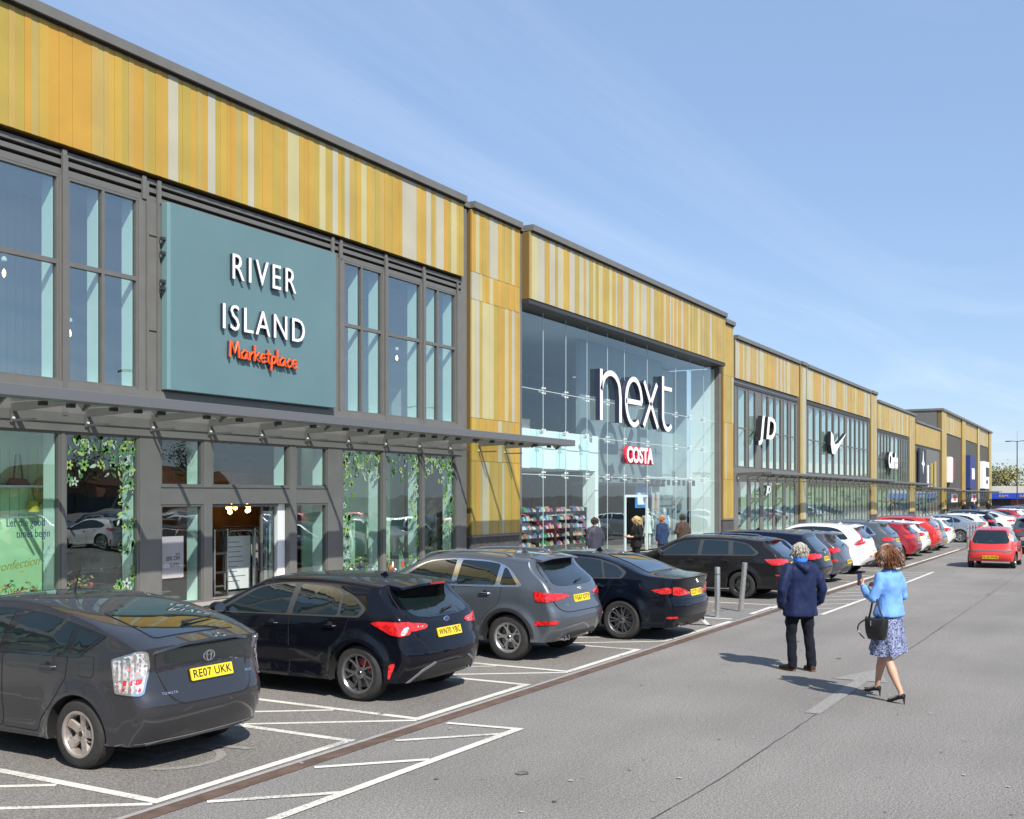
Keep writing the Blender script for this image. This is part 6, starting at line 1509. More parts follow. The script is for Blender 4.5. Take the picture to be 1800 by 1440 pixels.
T = thing('shop_sign', 'white script sign on the shop between two gold piers', 'shop sign', (97, 17.3, 5.6)); letters(T, 'Clarks', 97.2, 5.5, 1.4, YF - .1, .3, M_letter, MATS['black_side'], w=4.2, off=.05, shear=.2)
T = thing('banner', 'dark star banner with yellow and white stripes beside it', 'banner', (113, 17.5, 5.3)); b = MB(); b.box(111.2, 115.3, YF - .35, YF - .2, 3.35, 7.15, mat('banner_navy', (.02, .025, .04), .5)); 
for k in range(3): b.box(116.8 + k * 2.4, 117.4 + k * 2.4, YF - .3, YF - .2, 3.4, 5.6 + k * .25, [M_white, mat('banner_yellow', (.50, .36, .05), .5), MATS['banner_yellow']][k])
b.prism([(113.3, 6.9), (113.55, 5.9), (114.2, 5.6), (113.6, 5.4), (113.3, 4.6), (113.0, 5.4), (112.4, 5.6), (113.05, 5.9)], 'y', YF - .38, YF - .352, M_white); b.build('banner_panel', T)
T = thing('banner', 'white and red projecting banner on the tall far block', 'banner', (132, 17.3, 5.5)); b = MB(); b.box(131.0, 133.2, YF - .5, YF - .1, 4.0, 6.9, M_white); b.box(133.2, 134.4, YF - .5, YF - .1, 4.3, 6.8, MATS['crimson_face']); b.build('banner_panel', T)
T = thing('banner', 'tall royal blue banner on the far block', 'banner', (148.5, 17.3, 5.5)); b = MB(); b.box(147.6, 153.4, YF - .7, YF - .1, 3.4, 7.6, mat('royal_blue', (.02, .035, .16), .5)); b.box(149.2, 152, YF - .73, YF - .702, 4.6, 6.0, M_white); b.build('banner_panel', T)
T = thing('banner', 'white banner with black squares at the far end', 'banner', (165, 17.3, 5.5)); b = MB(); b.box(163.5, 170.4, YF - .6, YF - .1, 3.5, 7.3, M_white); b.box(166, 170, YF - .63, YF - .602, 5.2, 6.5, M_plast); b.box(166.5, 168.6, YF - .63, YF - .602, 4.2, 4.7, M_plast); b.build('banner_panel', T)
for i, xx in enumerate((131.5, 149.5)):
    T = thing('hanging_sign', ['nearer', 'farther'][i] + ' white shop sign with red word under the far canopy', 'shop sign', (xx, 16.9, 2.2)); b = MB(); b.box(xx - 1.8, xx + 2.6, 16.9, 17.0, 1.75, 2.7, M_white); b.build('sign_board', T); b = MB(); put_text(b, 'H&M', 1.0, .02, MATS['crimson_face'], (xx + .4, 16.88, 2.2), (1, 0, 0), (0, 0, 1), sx=1.3); b.build('lettering', T)
# ------------------------------------------------------------ background
M_brick = mat('red_brick', (.22, .085, .055), .85, noise=(6, .2)); M_rooft = mat('clay_tiles', (.20, .08, .05), .85, noise=(3, .25)); M_beige = mat('beige_roof', (.52, .50, .42), .7, noise=(.5, .08))
T = thing('low_building', 'low building with long blue fascia at the end of the car park', 'building', (205, 8, 0))
b = MB(); b.box(190, 205, 1, 30, 0, 2.0, M_brick); b.box(189.6, 205, 1, 30, 2.92, 4.05, M_beige); b.build('wall', T)
b = MB(); b.box(189.3, 189.6, 1, 30, 2.02, 2.9, mat('blue_fascia', (.02, .06, .45), .45)); b.build('fascia', T)
for yy in (17.0, 14.0, 6.0): 
    b = MB(); put_text(b, 'B&M', .55, .03, MATS['banner_yellow'], (189.27, yy, 2.45), (0, -1, 0), (0, 0, 1), sx=1.3); b.build('lettering', T)
for k in range(3): b = MB(); b.box(189.95, 189.99, 21 - k * 7, 16 - k * 7, .1, 1.9, M_darkroom); b.build('shopfront_opening', T)
b = MB(); pts = []
rr = random.Random(5)
for i in range(40):
    yy = 60 - i * 2.6; pts.append((260, yy, 3.5 + 4.6 * max(0, 1 - abs(yy + 10) / 45) + rr.uniform(-.15, .15)))
for a, c in zip(pts, pts[1:]):
    b.quad((230, a[1], 0), (230, c[1], 0), c, a, mat('grass_bank', (.13, .14, .045), .95, noise=(.15, .35))); b.quad(a, c, (330, c[1], c[2] * .6), (330, a[1], a[2] * .6), MATS['grass_bank'])
tag(b.build('grass_bank_hill'), kind='structure')
T = thing('warehouse', 'distant warehouse with a low white sloping roof', 'building', (300, -30, 0)); b = MB(); b.prism([(6, 0), (6, 9.0), (-60, 12.5), (-60, 0)], 'x', 300, 310, M_white); b.build('wall', T)
# lamp posts
def lamp_post(x, y, h, label, group='lamp posts'):
    T = thing('lamp_post', label, 'lamp post', (x, y, 0), group=group); b = MB(); b.lathe([(.13, 0), (.13, 1.2), (.08, 1.25), (.06, h), (0, h + .02)], M_dark, 10); b.tube([(0, 0, h), (0, 0, h + 1.3)], .015, M_dark, 5); b.build('pole', T, False)
    for sg in (-1, 1):
        b = MB(); b.tube([(0, 0, h - .1), (0, sg * .5, h + .02), (0, sg * .9, h)], .04, M_dark, 6); b.box(-.18, .18, sg * .75, sg * 1.4, h - .08, h + .04, M_dark); b.build('lamp_head', T, False)
lamp_post(155, 12.3, 9.6, 'tall dark lamp post standing right of the far block')
for i, (xx, yy) in enumerate(((14, -9.3), (40, -9.3), (66, -9.3), (20, -30))): lamp_post(xx, yy, 9, f'{words[i]} lamp post across the car park, behind the viewpoint')
# trees
M_bark = mat('bark', (.07, .05, .035), .9, noise=(5, .3))
def tree(x, y, h, r, label, seed, cols, dens=1400, group='trees beyond the car park', bare=False):
    rr = random.Random(seed); T = thing('tree', label, 'tree', (x, y, 0), group=group); b = MB()
    b.tube([(0, 0, 0), (.1, 0, h * .3), (0, .1, h * .6), (0, 0, h * .85)], [r * .10, r * .07, r * .05, r * .02], M_bark, 7)
    tips = []
    for k in range(11):
        a = rr.uniform(0, 6.28); e = rr.uniform(.5, 1.0); z0 = h * rr.uniform(.28, .6)
        tip = (r * e * math.cos(a) * .75, r * e * math.sin(a) * .75, min(h * .95, z0 + h * rr.uniform(.15, .4))); b.tube([(0, 0, z0), (tip[0] * .5, tip[1] * .5, z0 + (tip[2] - z0) * .6), tip], [r * .04, r * .025, r * .008], M_bark, 5); tips.append(tip)
    tips.append((0, 0, h * .9)); b.build('trunk', T, False, True)
    vs, fs, ms = [], [], []; c_ = MB()
    for k in range(dens):
        t = rr.choice(tips); q = Vector((rr.gauss(0, 1), rr.gauss(0, 1), rr.gauss(0, .8))) * r * .24; p = Vector(t) + q
        n = Vector((rr.uniform(-1, 1), rr.uniform(-1, 1), rr.uniform(-1, 1))).normalized(); s_ = r * rr.uniform(.03, .07); u = n.orthogonal().normalized() * s_; v = n.cross(u).normalized() * s_ * .7
        c_.add([p - u, p + v, p + u, p - v], [(0, 1, 2, 3)], rr.choice(cols))
    c_.build('crown', T, False)
gcol = [mat('leaf_green', (.07, .10, .025), .8), mat('leaf_yellow', (.22, .22, .05), .8), mat('leaf_dark', (.035, .055, .02), .8)]
gsp = [mat('leaf_spring', (.25, .26, .07), .8), gcol[1], mat('twig_brown', (.14, .10, .06), .9)]
for i, (x_, y_, h_, r_, cs_, dn, lb) in enumerate(((215, 19, 7.5, 3.5, gsp, 1500, 'yellow-green spring tree just right of the far block'), (235, 14, 10, 4.2, gsp[2:] + gcol[:1], 350, 'nearly bare tree above the grass bank'), (240, 2, 11, 4.5, gsp[2:], 300, 'bare brown tree beside the lamp post'),
    (228, -6, 9, 4, gcol, 1300, 'dark green tree right of the bare ones'), (236, 24, 8, 4, gcol, 1100, 'green tree mostly hidden behind the far block'))):
    tree(x_, y_, h_, r_, lb, i, cs_, dn)
# houses and trees behind the viewpoint, mirrored in the glass
def house(x, y, w_, label):
    T = thing('brick_house', label, 'house', (x, y, 0), group='brick houses behind the car park'); b = MB(); b.box(-w_ / 2, w_ / 2, -4, 4, 0, 5.2, M_brick); b.build('wall', T, False)
    b = MB(); b.prism([(-4.4, 5.1), (4.4, 5.1), (0, 8.2)], 'x', -w_ / 2 - .3, w_ / 2 + .3, M_rooft); r_ = b.build('roof', T, False); b = MB(); b.box(w_ * .2, w_ * .2 + .9, -.5, .5, 7.2, 9.2, M_brick); b.build('chimney', r_, False)
    for dx in (-w_ * .3, w_ * .12):
        for z_ in (1.0, 3.4): b = MB(); b.box(dx, dx + 1.5, 4.001, 4.06, z_, z_ + 1.3, M_white); f = b.build('window', T, False); b = MB(); b.box(dx + .1, dx + 1.4, 4.061, 4.07, z_ + .1, z_ + 1.2, M_cglass2); b.build('pane', f, False)
for i in range(12): house(-30 + i * 19, -150, 16, f'{words[i]} brick house in the row behind the viewpoint')
T = thing('boundary_fence', 'dark boarded fence behind the viewpoint', 'fence', (50, -120, 0)); b = MB(); b.box(-60, 180, -120.1, -120, 0, 2.4, mat('dark_boards', (.03, .045, .06), .8)); 
for k in range(80): b.box(-60 + k * 3, -59.88 + k * 3, -119.99, -119.9, 0, 2.5, M_dark)
b.build('boarding', T)
for i in range(8): tree(-15 + i * 24, -124 - (i % 3), 8.5 + (i * 7 % 5), 4.2, f'{words[i]} tree along the fence behind the viewpoint', 60 + i, gcol, 900, 'trees behind the viewpoint')
# ------------------------------------------------------------ people
def ellipsoid(b, c, r, m, n=14):
    vs = []; fs = []
    for i in range(n + 1):
        t = math.pi * i / n
        for j in range(2 * n):
            p = math.pi * j / n; vs.append((c[0] + r[0] * math.sin(t) * math.cos(p), c[1] + r[1] * math.sin(t) * math.sin(p), c[2] + r[2] * math.cos(t)))
    for i in range(n):
        for j in range(2 * n): fs.append((i * 2 * n + j, (i + 1) * 2 * n + j, (i + 1) * 2 * n + (j + 1) % (2 * n), i * 2 * n + (j + 1) % (2 * n)))
    b.add(vs, fs, m)
def loft(b, rings, m, n=24, p=2.3):
    """rings: (z, cx, cy, rx, ry) superellipse sections, capped"""
    vs = []
    for (z, cx, cy, rx, ry) in rings:
        for j in range(n):
            t = 6.28318 * j / n; c, s_ = math.cos(t), math.sin(t)
            vs.append((cx + rx * math.copysign(abs(c) ** (2 / p), c), cy + ry * math.copysign(abs(s_) ** (2 / p), s_), z))
    k = len(rings); fs = [(i * n + j, i * n + (j + 1) % n, (i + 1) * n + (j + 1) % n, (i + 1) * n + j) for i in range(k - 1) for j in range(n)]
    fs += [tuple(range(n))[::-1], tuple((k - 1) * n + j for j in range(n))]; b.add(vs, fs, m)
def limb(b, pts, m, n=14, sq=None):
    b.tube([p[:3] for p in pts], [p[3] for p in pts], m, n, sq=sq)
    ellipsoid(b, pts[0][:3], (pts[0][3],) * 3, m, 8); ellipsoid(b, pts[-1][:3], (pts[-1][3],) * 3, m, 8)
    for p in pts[1:-1]: ellipsoid(b, p[:3], (p[3] * .99,) * 3, m, 8)
def fuse(b, name, parent, m, voxel=.012, smooth=6, folds=0, scale=.12, seed=0, dir_=None):
    o = b.build(name, parent, False, True)
    r = o.modifiers.new('r', 'REMESH'); r.mode = 'VOXEL'; r.voxel_size = voxel; r.use_smooth_shade = True
    s_ = o.modifiers.new('s', 'SMOOTH'); s_.iterations = smooth; s_.factor = .5
    if folds:
        tx = bpy.data.textures.new(name + 'fold', 'CLOUDS'); tx.noise_scale = scale; tx.noise_depth = 2
        em = bpy.data.objects.new('fold_space', None); C.objects.link(em); em.scale = dir_ or (1, 1, 2.2); em.rotation_euler = (.2, .35, seed)
        d = o.modifiers.new('d', 'DISPLACE'); d.texture = tx; d.strength = folds; d.mid_level = .5; d.texture_coords = 'OBJECT'; d.texture_coords_object = em
        s2 = o.modifiers.new('s2', 'SMOOTH'); s2.iterations = 2
    bpy.context.view_layer.update()
    me = bpy.data.meshes.new_from_object(o.evaluated_get(bpy.context.evaluated_depsgraph_get())); o.modifiers.clear(); o.data = me; me.name = name
    me.materials.clear(); me.materials.append(m)
    if folds: bpy.data.objects.remove(em)
    me.polygons.foreach_set('use_smooth', [True] * len(me.polygons))
    for p in me.polygons: p.material_index = 0
    return o
def cloth(name, col, rough=.8, weave=.35):
    m = mat(name, col, rough, noise=(5, .12), bump=(260, weave, .002)); m.node_tree.nodes['Principled BSDF'].inputs['Sheen Weight'].default_value = .05; m.node_tree.nodes['Principled BSDF'].inputs['Specular IOR Level'].default_value = .18; return m
M_skin = mat('skin', (.52, .30, .21), .5, noise=(12, .08)); M_skin.node_tree.nodes['Principled BSDF'].inputs['Subsurface Weight'].default_value = .08
M_eye = mat('eye_white', (.7, .7, .68), .3); M_iris = mat('eye_iris', (.03, .04, .05), .2); M_lip = mat('lip', (.42, .16, .14), .5)
def face_parts(T, hc, s=1):
    """hc: head centre; nose, ears are fused in the body; here eyes and mouth"""
    for sg in (1, -1):
        b = MB(); ellipsoid(b, (hc[0] + .082 * s, hc[1] + sg * .033 * s, hc[2] + .005), (.012, .014, .011), M_eye, 8); ellipsoid(b, (hc[0] + .090 * s, hc[1] + sg * .033 * s, hc[2] + .005), (.006, .006, .006), M_iris, 6); b.build('eye', T, False, True)
    b = MB(); b.tube([(hc[0] + .086 * s, hc[1] - .024, hc[2] - .062), (hc[0] + .095 * s, hc[1], hc[2] - .060), (hc[0] + .086 * s, hc[1] + .024, hc[2] - .062)], [.004, .007, .004], M_lip, 6); b.build('mouth', T, False, True)
def head_into(b, hc, m, tilt=0):
    x, y, z = hc
    ellipsoid(b, (x - .005, y, z + .025), (.097, .077, .100), m); ellipsoid(b, (x + .022, y, z - .045), (.070, .060, .075), m)
    b.tube([(x + .088, y, z + .01), (x + .113, y, z - .03), (x + .09, y, z - .04)], [.008, .014, .010], m, 6)
    for sg in (1, -1): ellipsoid(b, (x - .005, y + sg * .080, z - .005), (.022, .010, .032), m, 8)
    limb(b, [(x - .02, y, z - .06, .055), (x - .03, y, z - .19, .060)], m)
def hand(b, wr, d, up, m, s=1, curl=.5):
    """palm, four bent fingers and a thumb; d = pointing direction, up = back of the hand"""
    wr = Vector(wr); d = Vector(d).normalized(); up = Vector(up); up = (up - d * up.dot(d)).normalized(); sd = d.cross(up)
    pc = wr + d * .045 * s
    for k in range(4):
        o = (k - 1.5) * .019 * s
        limb(b, [tuple(wr + sd * o * .6) + (.014 * s,), tuple(wr + d * .085 * s + sd * o) + (.0115 * s,)], m, 8)
        L = (.062, .074, .070, .055)[k] * s; p0 = wr + d * .085 * s + sd * o; p1 = p0 + (d * math.cos(curl) - up * math.sin(curl)) * L * .5; p2 = p1 + (d * math.cos(curl * 2.2) - up * math.sin(curl * 2.2)) * L * .5
        limb(b, [tuple(p0) + (.010 * s,), tuple(p1) + (.009 * s,), tuple(p2) + (.0078 * s,)], m, 8)
    t0 = wr + d * .02 * s + sd * .03 * s; t1 = t0 + (d * .6 + sd * .7 - up * .3).normalized() * .038 * s; t2 = t1 + (d * .85 + sd * .2 - up * .4).normalized() * .03 * s
    limb(b, [tuple(t0) + (.013 * s,), tuple(t1) + (.011 * s,), tuple(t2) + (.009 * s,)], m, 8)
def shoe(T, x, y, z, yaw, pitch, m, sole, L=.29, W_=.10, name='shoe'):
    b = MB(); n = 16
    secs = [(-.07, .032, .065), (-.04, .038, .085), (.0, .038, .088), (.05, .038, .075), (.10, .045, .058), (.15, .047, .046), (.19, .040, .038), (.215, .022, .026)]
    vs = []
    for (u, w_, h_) in secs:
        for j in range(n):
            t = 6.28318 * j / n; c, s_ = math.cos(t), math.sin(t); vs.append((u, w_ * c, .018 + h_ * (.5 + .5 * s_) if s_ > -.9 else .015))
    k = len(secs); b.add(vs, [(i * n + j, i * n + (j + 1) % n, (i + 1) * n + (j + 1) % n, (i + 1) * n + j) for i in range(k - 1) for j in range(n)] + [tuple(range(n)), tuple((k - 1) * n + j for j in range(n))], m)
    out = [(-.08, -.03), (-.085, 0), (-.08, .03), (-.02, .038), (.05, .036), (.12, .052), (.18, .046), (.215, .02), (.222, 0), (.215, -.02), (.18, -.046), (.12, -.05), (.05, -.036), (-.02, -.038)]
    b.prism(out, 'z', .0, .024, sole)
    o = b.build(name, T, False, True, 45); o.location = (x, y, z); o.rotation_euler = (0, pitch, yaw); return o
def hair_locks(b, hc, n, seed, r, length, curl, th, m_list, back=.3, zmin=-.2, out=.5, grav=.16):
    rr = random.Random(seed)
    for k in range(n):
        while True:
            v = Vector((rr.gauss(0, 1), rr.gauss(0, 1), rr.gauss(0, 1))).normalized()
            if v.z > zmin and not (v.x > .45 and v.z < .55): break
        p = Vector(hc) + Vector((v.x * r[0], v.y * r[1], v.z * r[2])); path = [p - v * .01]; d = (v * out + Vector((-back * .3, 0, -.6))).normalized(); q = p
        for i in range(6):
            q = q + d * length / 6; d = (d + Vector((rr.uniform(-curl, curl), rr.uniform(-curl, curl), rr.uniform(-curl, curl) - grav))).normalized(); path.append(q.copy())
        b.tube(path, [th * f for f in (.8, 1.1, 1.1, 1, .8, .55, .15)], rr.choice(m_list), 5)
def man():
    T = thing('person', 'person in navy hooded jacket and dark trousers, walking away, hands in pockets', 'person', (15.22, 3.98, 0), rad(44)); T.scale = (1.02, 1.02, 1.02)
    sk = MB(); hc = (.02, 0, 1.635); head_into(sk, hc, M_skin)
    limb(sk, [(-.01, .09, .93, .085), (.03, .11, .50, .055), (-.02, .12, .10, .04)], M_skin); limb(sk, [(-.01, -.09, .93, .085), (-.03, -.11, .50, .055), (-.08, -.12, .10, .04)], M_skin)
    loft(sk, [(.85, 0, 0, .10, .15), (1.1, 0, 0, .10, .14), (1.35, 0, 0, .10, .17), (1.45, -.01, 0, .07, .12)], M_skin)
    for sg in (1, -1):
        limb(sk, [(0, sg * .19, 1.40, .055), (-.06, sg * .28, 1.13, .045), (.06, sg * .23, .93, .032)], M_skin); hand(sk, (.06, sg * .23, .93), (.5, -.2 * sg, -.8), (0, sg, .2), M_skin)
    fuse(sk, 'body', T, M_skin, .009, 3); face_parts(T, hc)
    MJ = cloth('navy_jacket', (.008, .015, .055), .62)
    j = MB(); loft(j, [(.755, -.01, 0, .165, .245), (.80, -.01, 0, .165, .25), (.95, -.01, 0, .15, .225), (1.12, -.01, 0, .145, .215), (1.28, -.015, 0, .15, .225), (1.40, -.02, 0, .13, .215), (1.47, -.025, 0, .10, .15), (1.51, -.02, 0, .085, .09)], MJ, 28)
    for sg in (1, -1): limb(j, [(-.01, sg * .185, 1.40, .082), (-.055, sg * .26, 1.26, .076), (-.075, sg * .305, 1.12, .068), (-.01, sg * .30, .98, .064), (.07, sg * .25, .90, .060)], MJ)
    limb(j, [(-.10, .09, 1.475, .040), (-.155, .04, 1.44, .046), (-.165, 0, 1.40, .05), (-.155, -.04, 1.44, .046), (-.10, -.09, 1.475, .040)], MJ)
    limb(j, [(-.135, 0, 1.45, .05), (-.14, 0, 1.33, .03)], MJ)
    fuse(j, 'jacket', T, MJ, .011, 4, .045, .16, .6, (1, .8, 2.6))
    b = MB(); b.lathe([(.088, 1.49), (.095, 1.53), (.090, 1.555), (.070, 1.558), (.066, 1.49)], cloth('bright_blue_collar', (.04, .20, .75), .7), 20, c=(-.012, 0, 0), close=True); b.build('collar', T, False, True)
    MT = cloth('dark_trousers', (.006, .007, .013), .85)
    t = MB(); loft(t, [(.72, 0, 0, .12, .165), (.82, 0, 0, .125, .175), (.95, 0, 0, .12, .17)], MT)
    limb(t, [(0, .095, .86, .105), (.03, .112, .66, .088), (.03, .115, .48, .072), (0, .12, .28, .066), (-.02, .122, .09, .064)], MT); limb(t, [(0, -.095, .86, .105), (-.02, -.11, .66, .088), (-.035, -.115, .48, .072), (-.07, -.12, .28, .066), (-.095, -.122, .09, .064)], MT)
    fuse(t, 'trousers', T, MT, .011, 4, .035, .10, 1.2, (1, 1, 1.2))
    MS = mat('dark_shoe', (.035, .025, .02), .45); ML = mat('brown_sole', (.14, .07, .03), .7)
    shoe(T, .03, .125, 0, rad(14), 0, MS, ML); shoe(T, -.09, -.125, 0, rad(-8), 0, MS, ML)
    MH = [mat('grey_hair', (.36, .33, .28), .75, noise=(40, .3)), mat('grey_hair_dark', (.22, .19, .155), .75), mat('grey_hair_light', (.5, .47, .41), .75)]
    h = MB(); ellipsoid(h, (hc[0] - .018, 0, hc[2] + .032), (.100, .088, .102), MH[0]); ellipsoid(h, (hc[0] - .05, 0, hc[2] - .03), (.066, .074, .08), MH[0]); hair_locks(h, (hc[0] - .018, 0, hc[2] + .02), 620, 3, (.098, .085, .105), .060, .38, .0050, MH, .2, -.75); h.build('hair', T, False, True, 60)
    return T
def woman():
    T = thing('person', 'person in pale blue jacket and patterned skirt, walking away in black heels with a handbag', 'person', (13.55, 2.48, 0), rad(62)); T.scale = (1.045, 1.045, 1.045)
    hz = .07; hc = (.03, .0, 1.675); sk = MB(); head_into(sk, hc, M_skin)
    # legs: right leads, left trails
    limb(sk, [(.0, -.09, .95, .085), (.12, -.095, .74, .074), (.17, -.095, .52, .050), (.17, -.095, .44, .050), (.19, -.10, .36, .052), (.225, -.105, .22, .036), (.245, -.11, .125, .028), (.25, -.11, .10, .030)], M_skin)
    limb(sk, [(.0, .09, .95, .085), (-.03, .092, .74, .074), (-.055, .092, .52, .050), (-.085, .09, .44, .050), (-.12, .09, .36, .053), (-.185, .085, .22, .037), (-.23, .08, .135, .028), (-.235, .08, .105, .030)], M_skin)
    for (fx, fy, dz, pt) in ((.25, -.11, .075, .10), (-.235, .08, .075, 0)):
        limb(sk, [(fx - .02, fy, dz + .012, .024), (fx + .05, fy, dz - .005 + pt * .1, .024), (fx + .12, fy, .035 + pt * .25, .022), (fx + .17, fy, .028 + pt * .4, .016)], M_skin)
    loft(sk, [(.85, 0, 0, .09, .14), (1.1, 0, 0, .08, .12), (1.35, 0, 0, .09, .15), (1.47, -.01, 0, .06, .10)], M_skin)
    limb(sk, [(0, .165, 1.42, .045), (.03, .25, 1.18, .038), (.21, .19, 1.31, .028)], M_skin); hand(sk, (.21, .19, 1.31), (.75, -.35, .45), (.2, .9, .1), M_skin, .92, .8)
    limb(sk, [(0, -.165, 1.42, .045), (.0, -.24, 1.19, .038), (.22, -.10, 1.28, .028)], M_skin); hand(sk, (.22, -.10, 1.28), (.7, .5, .35), (.1, -.9, .2), M_skin, .92, .7)
    fuse(sk, 'body', T, M_skin, .009, 3); face_parts(T, hc)
    MJ = cloth('pale_blue_jacket', (.155, .33, .72), .7, .5)
    j = MB(); loft(j, [(.965, -.005, 0, .148, .195), (1.0, -.005, 0, .145, .192), (1.10, -.005, 0, .122, .165), (1.20, -.01, 0, .118, .158), (1.32, -.01, 0, .13, .178), (1.42, -.015, 0, .112, .185), (1.475, -.02, 0, .08, .13), (1.51, -.015, 0, .062, .075)], MJ, 28)
    limb(j, [(-.005, .165, 1.415, .066), (-.015, .205, 1.30, .062), (.02, .25, 1.18, .056), (.09, .235, 1.215, .052), (.18, .20, 1.285, .042)], MJ); limb(j, [(-.005, -.165, 1.415, .066), (-.015, -.205, 1.30, .062), (-.005, -.24, 1.19, .056), (.08, -.20, 1.205, .052), (.19, -.12, 1.265, .042)], MJ)
    fuse(j, 'jacket', T, MJ, .010, 4, .038, .11, .3, (1, .9, 1.8))
    # skirt with a flared uneven hem
    m = mat('patterned_skirt', (.1, .1, .2), .75); t_ = m.node_tree; p = t_.nodes['Principled BSDF']; co = t_.nodes.new('ShaderNodeTexCoord'); vo = t_.nodes.new('ShaderNodeTexNoise'); vo.inputs['Scale'].default_value = 34; vo.inputs['Detail'].default_value = 4; vo.inputs['Distortion'].default_value = 2.2
    cr2 = t_.nodes.new('ShaderNodeValToRGB'); cr2.color_ramp.interpolation = 'CONSTANT'; e = cr2.color_ramp.elements; e[0].color = (.02, .028, .10, 1); e[1].position = .52; e[1].color = (.30, .33, .44, 1); e3 = cr2.color_ramp.elements.new(.47); e3.color = (.10, .13, .30, 1)
    t_.links.new(co.outputs['Object'], vo.inputs['Vector']); t_.links.new(vo.outputs[0], cr2.inputs[0]); t_.links.new(cr2.outputs[0], p.inputs['Base Color'])
    b = MB(); n = 56; rows = []
    for i in range(13):
        t = i / 12; z = 1.0 - .46 * t; vs = []
        for k in range(n):
            a = 6.28318 * k / n; f = 1 + t * t * .10 * math.sin(a * 5 + .8) + t * t * .05 * math.sin(a * 11); rx = (.128 + .085 * t) * f; ry = (.178 + .028 * t) * f
            vs.append((rx * math.cos(a) - .0 + .01 * t, ry * math.sin(a), z + t * .025 * math.sin(a * 2 + 1)))
        rows += vs
    rows2 = [(v[0] * .975, v[1] * .975, v[2] + .002) for v in rows]; N_ = len(rows)
    fs = [(i * n + k, i * n + (k + 1) % n, (i + 1) * n + (k + 1) % n, (i + 1) * n + k) for i in range(12) for k in range(n)]
    fs2 = [tuple(q + N_ for q in reversed(f)) for f in fs] + [(12 * n + k, 12 * n + (k + 1) % n, N_ + 12 * n + (k + 1) % n, N_ + 12 * n + k) for k in range(n)]
    b.add(rows + rows2, fs + fs2, m); b.build('skirt', T, False, True, 80)
    MK = mat('black_suede', (.008, .008, .014), .55)
    for (fx, fy, pt) in ((.25, -.11, .10), (-.235, .08, 0)):
        b = MB(); vs = []; nn = 14
        secs = [(-.045, .020, .068, .052), (-.03, .030, .060, .062), (.02, .031, .050, .052), (.07, .034, .030, .040), (.12, .036, .010, .036), (.16, .028, .004, .028), (.195, .008, .003, .012)]
        for (u, w_, z0, h_) in secs:
            for q in range(nn):
                a = 6.28318 * q / nn; vs.append((fx + u, fy + w_ * math.cos(a), z0 + h_ * (.5 + .5 * math.sin(a)) + pt * max(0, u + .04) * 1.2))
        k = len(secs); b.add(vs, [(i * nn + q, i * nn + (q + 1) % nn, (i + 1) * nn + (q + 1) % nn, (i + 1) * nn + q) for i in range(k - 1) for q in range(nn)] + [tuple(range(nn)), tuple((k - 1) * nn + q for q in range(nn))], MK)
        b.tube([(fx - .030, fy, .085), (fx - .040, fy, .045), (fx - .042, fy, .001)], [.022, .010, .006], MK, 8); b.build('shoe', T, False, True, 60)
    MH = [mat('auburn_hair', (.13, .045, .018), .42, noise=(60, .35)), mat('auburn_dark', (.055, .022, .010), .5), mat('auburn_light', (.24, .10, .04), .42)]
    h = MB(); ellipsoid(h, (hc[0] - .022, 0, hc[2] + .02), (.100, .090, .098), MH[0]); ellipsoid(h, (hc[0] - .05, 0, hc[2] - .06), (.074, .088, .09), MH[0])
    hair_locks(h, (hc[0] - .03, 0, hc[2] + .01), 1300, 8, (.104, .096, .112), .145, .17, .0050, MH, .35, -.35, .42, .13); h.build('hair', T, False, True, 60)
    return T
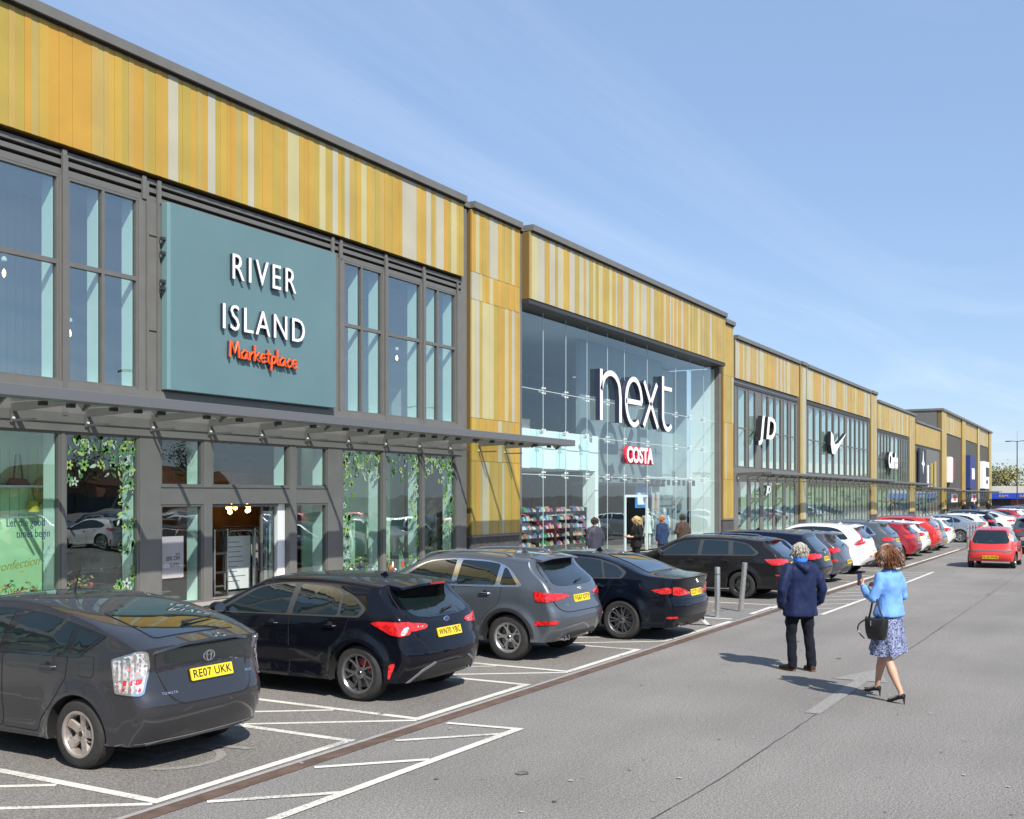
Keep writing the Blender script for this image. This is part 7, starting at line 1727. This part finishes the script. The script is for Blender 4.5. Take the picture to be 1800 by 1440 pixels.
def phone_and_bag():
    c_, s_ = math.cos(rad(62)), math.sin(rad(62))
    def W_(x, y, z): k = 1.045; return (13.55 + (x * c_ - y * s_) * k, 2.48 + (x * s_ + y * c_) * k, z * k)
    T = thing('phone', 'dark phone held up in the walking person\'s left hand', 'phone', W_(.275, .165, 1.375), rad(62)); b = MB(); b.box(-.005, .005, -.036, .036, -.075, .075, M_plast_g); b.build('casing', T, False, bevel=.004)
    b = MB(); b.box(-.0065, -.0052, -.032, .032, -.068, .068, mat('phone_screen', (.03, .035, .05), .1)); b.build('screen', T, False)
    MB_ = mat('black_leather', (.012, .012, .013), .38, bump=(80, .3, .003)); T = thing('handbag', 'black leather handbag hanging from the walking person\'s left shoulder', 'handbag', W_(-.05, .27, .84), rad(62)); b = MB()
    rings = [(-.125, .045, .10), (-.12, .055, .105), (-.05, .072, .128), (.03, .070, .142), (.10, .055, .150), (.115, .045, .148)]; vs = []
    for (z, ry, rx) in rings:
        for k in range(24):
            a = 6.28318 * k / 24; c, s2 = math.cos(a), math.sin(a); vs.append((rx * math.copysign(abs(c) ** .55, c), ry * math.copysign(abs(s2) ** .55, s2), z + (.02 * abs(c) ** 3 if z > .09 else 0)))
    k = 24; b.add(vs, [(i * k + q, i * k + (q + 1) % k, (i + 1) * k + (q + 1) % k, (i + 1) * k + q) for i in range(5) for q in range(k)] + [tuple(range(k)), tuple(5 * k + q for q in range(k))], MB_); b.build('bag_body', T, False, True, 50)
    b = MB(); pth = []
    for i in range(17): 
        t = i / 16; a = math.pi * t; pth.append((.12 * math.cos(a) + .14, .055, .09 - .20 * math.sin(a) + 0 * t))
    b.tube([(.02 + .10, .06, .10)] + [(.15 + .075 * math.sin(math.pi * t / 8), .062, .09 - .20 * t / 8) for t in range(1, 8)] + [(.15 - .02, .06, -.12)], .009, MB_, 6); b.build('loop_handle', T, False, True)
    b = MB(); sh = (.05, -.115, .64)
    for sg in (-1, 1): b.tube([(sg * .115, .0, .10), (sg * .07 + .02, -.005, .20), (.05 + sg * .014, -.03, .40), (.05 + sg * .012, -.075, .60), (.05 + sg * .01, -.10, .645), (.06, -.15, .66)], .011, MB_, 6, sq=(.5, 1.3))
    b.build('strap', T, False, True); b = MB(); b.lathe([(.010, -.02), (.010, .04)], M_chrome, 8, c=(.02, .075, .06)); b.build('clasp', T, False, True)
man(); woman(); phone_and_bag()
def bystander(x, y, rz, label, top, leg, hair, longc=.80, arm=0, s=1.0, hairlong=False, shoes=None):
    T = thing('person', label, 'person', (x, y, .10 if y > 12.4 else 0), rz); T.scale = (s, s, s); sk = MB(); hc = (.02, 0, 1.62); head_into(sk, hc, M_skin)
    loft(sk, [(.85, 0, 0, .10, .14), (1.35, 0, 0, .10, .15), (1.45, 0, 0, .06, .10)], M_skin, 14)
    for sg in (1, -1):
        limb(sk, [(0, sg * .09, .9, .08), (.02 * sg, sg * .1, .5, .055), (-.02, sg * .11, .08, .035)], M_skin, 8)
        w_ = (.26, sg * .12, 1.12) if arm else (.04, sg * .24, .88); limb(sk, [(0, sg * .17, 1.38, .05), (-.03, sg * .25, 1.12, .04), w_ + (.028,)], M_skin, 8); hand(sk, w_, (.8, 0, .2) if arm else (.1, 0, -1), (0, sg, .3), M_skin, 1, .6)
    fuse(sk, 'body', T, M_skin, .014, 2); face_parts(T, hc)
    j = MB(); loft(j, [(longc, 0, 0, .16, .22), (1.0, 0, 0, .15, .20), (1.3, 0, 0, .15, .21), (1.42, -.01, 0, .11, .18), (1.49, -.01, 0, .08, .08)], top, 20)
    for sg in (1, -1): limb(j, [(0, sg * .18, 1.38, .075), (-.03, sg * .26, 1.13, .066), ((.14, sg * .19, 1.12) if arm else (.02, sg * .25, .95)) + (.055,)], top, 10)
    fuse(j, 'top', T, top, .016, 3, .03, .14, x)
    t = MB(); loft(t, [(.74, 0, 0, .12, .16), (.95, 0, 0, .12, .16)], leg, 16)
    for sg in (1, -1): limb(t, [(0, sg * .09, .85, .10), (.02 * sg, sg * .11, .48, .068), (-.02, sg * .11, .10, .055)], leg, 10)
    fuse(t, 'trousers', T, leg, .016, 3); shoe(T, 0, .11, 0, .1, 0, M_plast, M_dark); shoe(T, 0, -.11, 0, -.1, 0, M_plast, M_dark)
    h = MB(); ellipsoid(h, (0, 0, 1.65), (.103, .09, .10), hair); hair_locks(h, (0, 0, 1.63), 160, int(x * 3), (.10, .09, .105), .14 if hairlong else .05, .4, .010, [hair], .4, -.6); h.build('hair', T, False, True, 60)
MBK = cloth('black_cloth', (.012, .012, .014)); MDN = cloth('navy_cloth', (.018, .035, .085)); MBR = cloth('brown_jacket', (.060, .040, .030)); MPUF = cloth('slate_puffer', (.045, .045, .065), .5); MBLU = cloth('denim', (.04, .07, .14))
bystander(28.3, 13.3, rad(60), 'person in slate padded coat facing the shoe racks', MPUF, MBK, mat('dark_hair', (.03, .02, .015), .6), .72)
bystander(30.4, 12.9, rad(140), 'blond person dressed in black reading a leaflet at the glass front', MBK, MBK, mat('blond_hair', (.5, .36, .14), .6), .80, 1, 1, True)
bystander(33.0, 13.1, rad(75), 'person in navy jacket with reddish hair by the glass entrance', MDN, MBLU, mat('ginger_hair', (.42, .20, .09), .6), .78)
bystander(34.6, 13.0, rad(55), 'person in brown jacket with dark hair, next to the navy-jacket person', MBR, MBK, MATS['dark_hair'], .74, 1)
for i, (xx, tp, hh) in enumerate(((118, MBK, 'blond_hair'), (126, MDN, 'ginger_hair'), (140, MBK, 'dark_hair'))): bystander(xx, 14.2, rad(180), f'distant pedestrian on the far footway, {words[i]} from the left', tp, MBK, MATS[hh], .78)
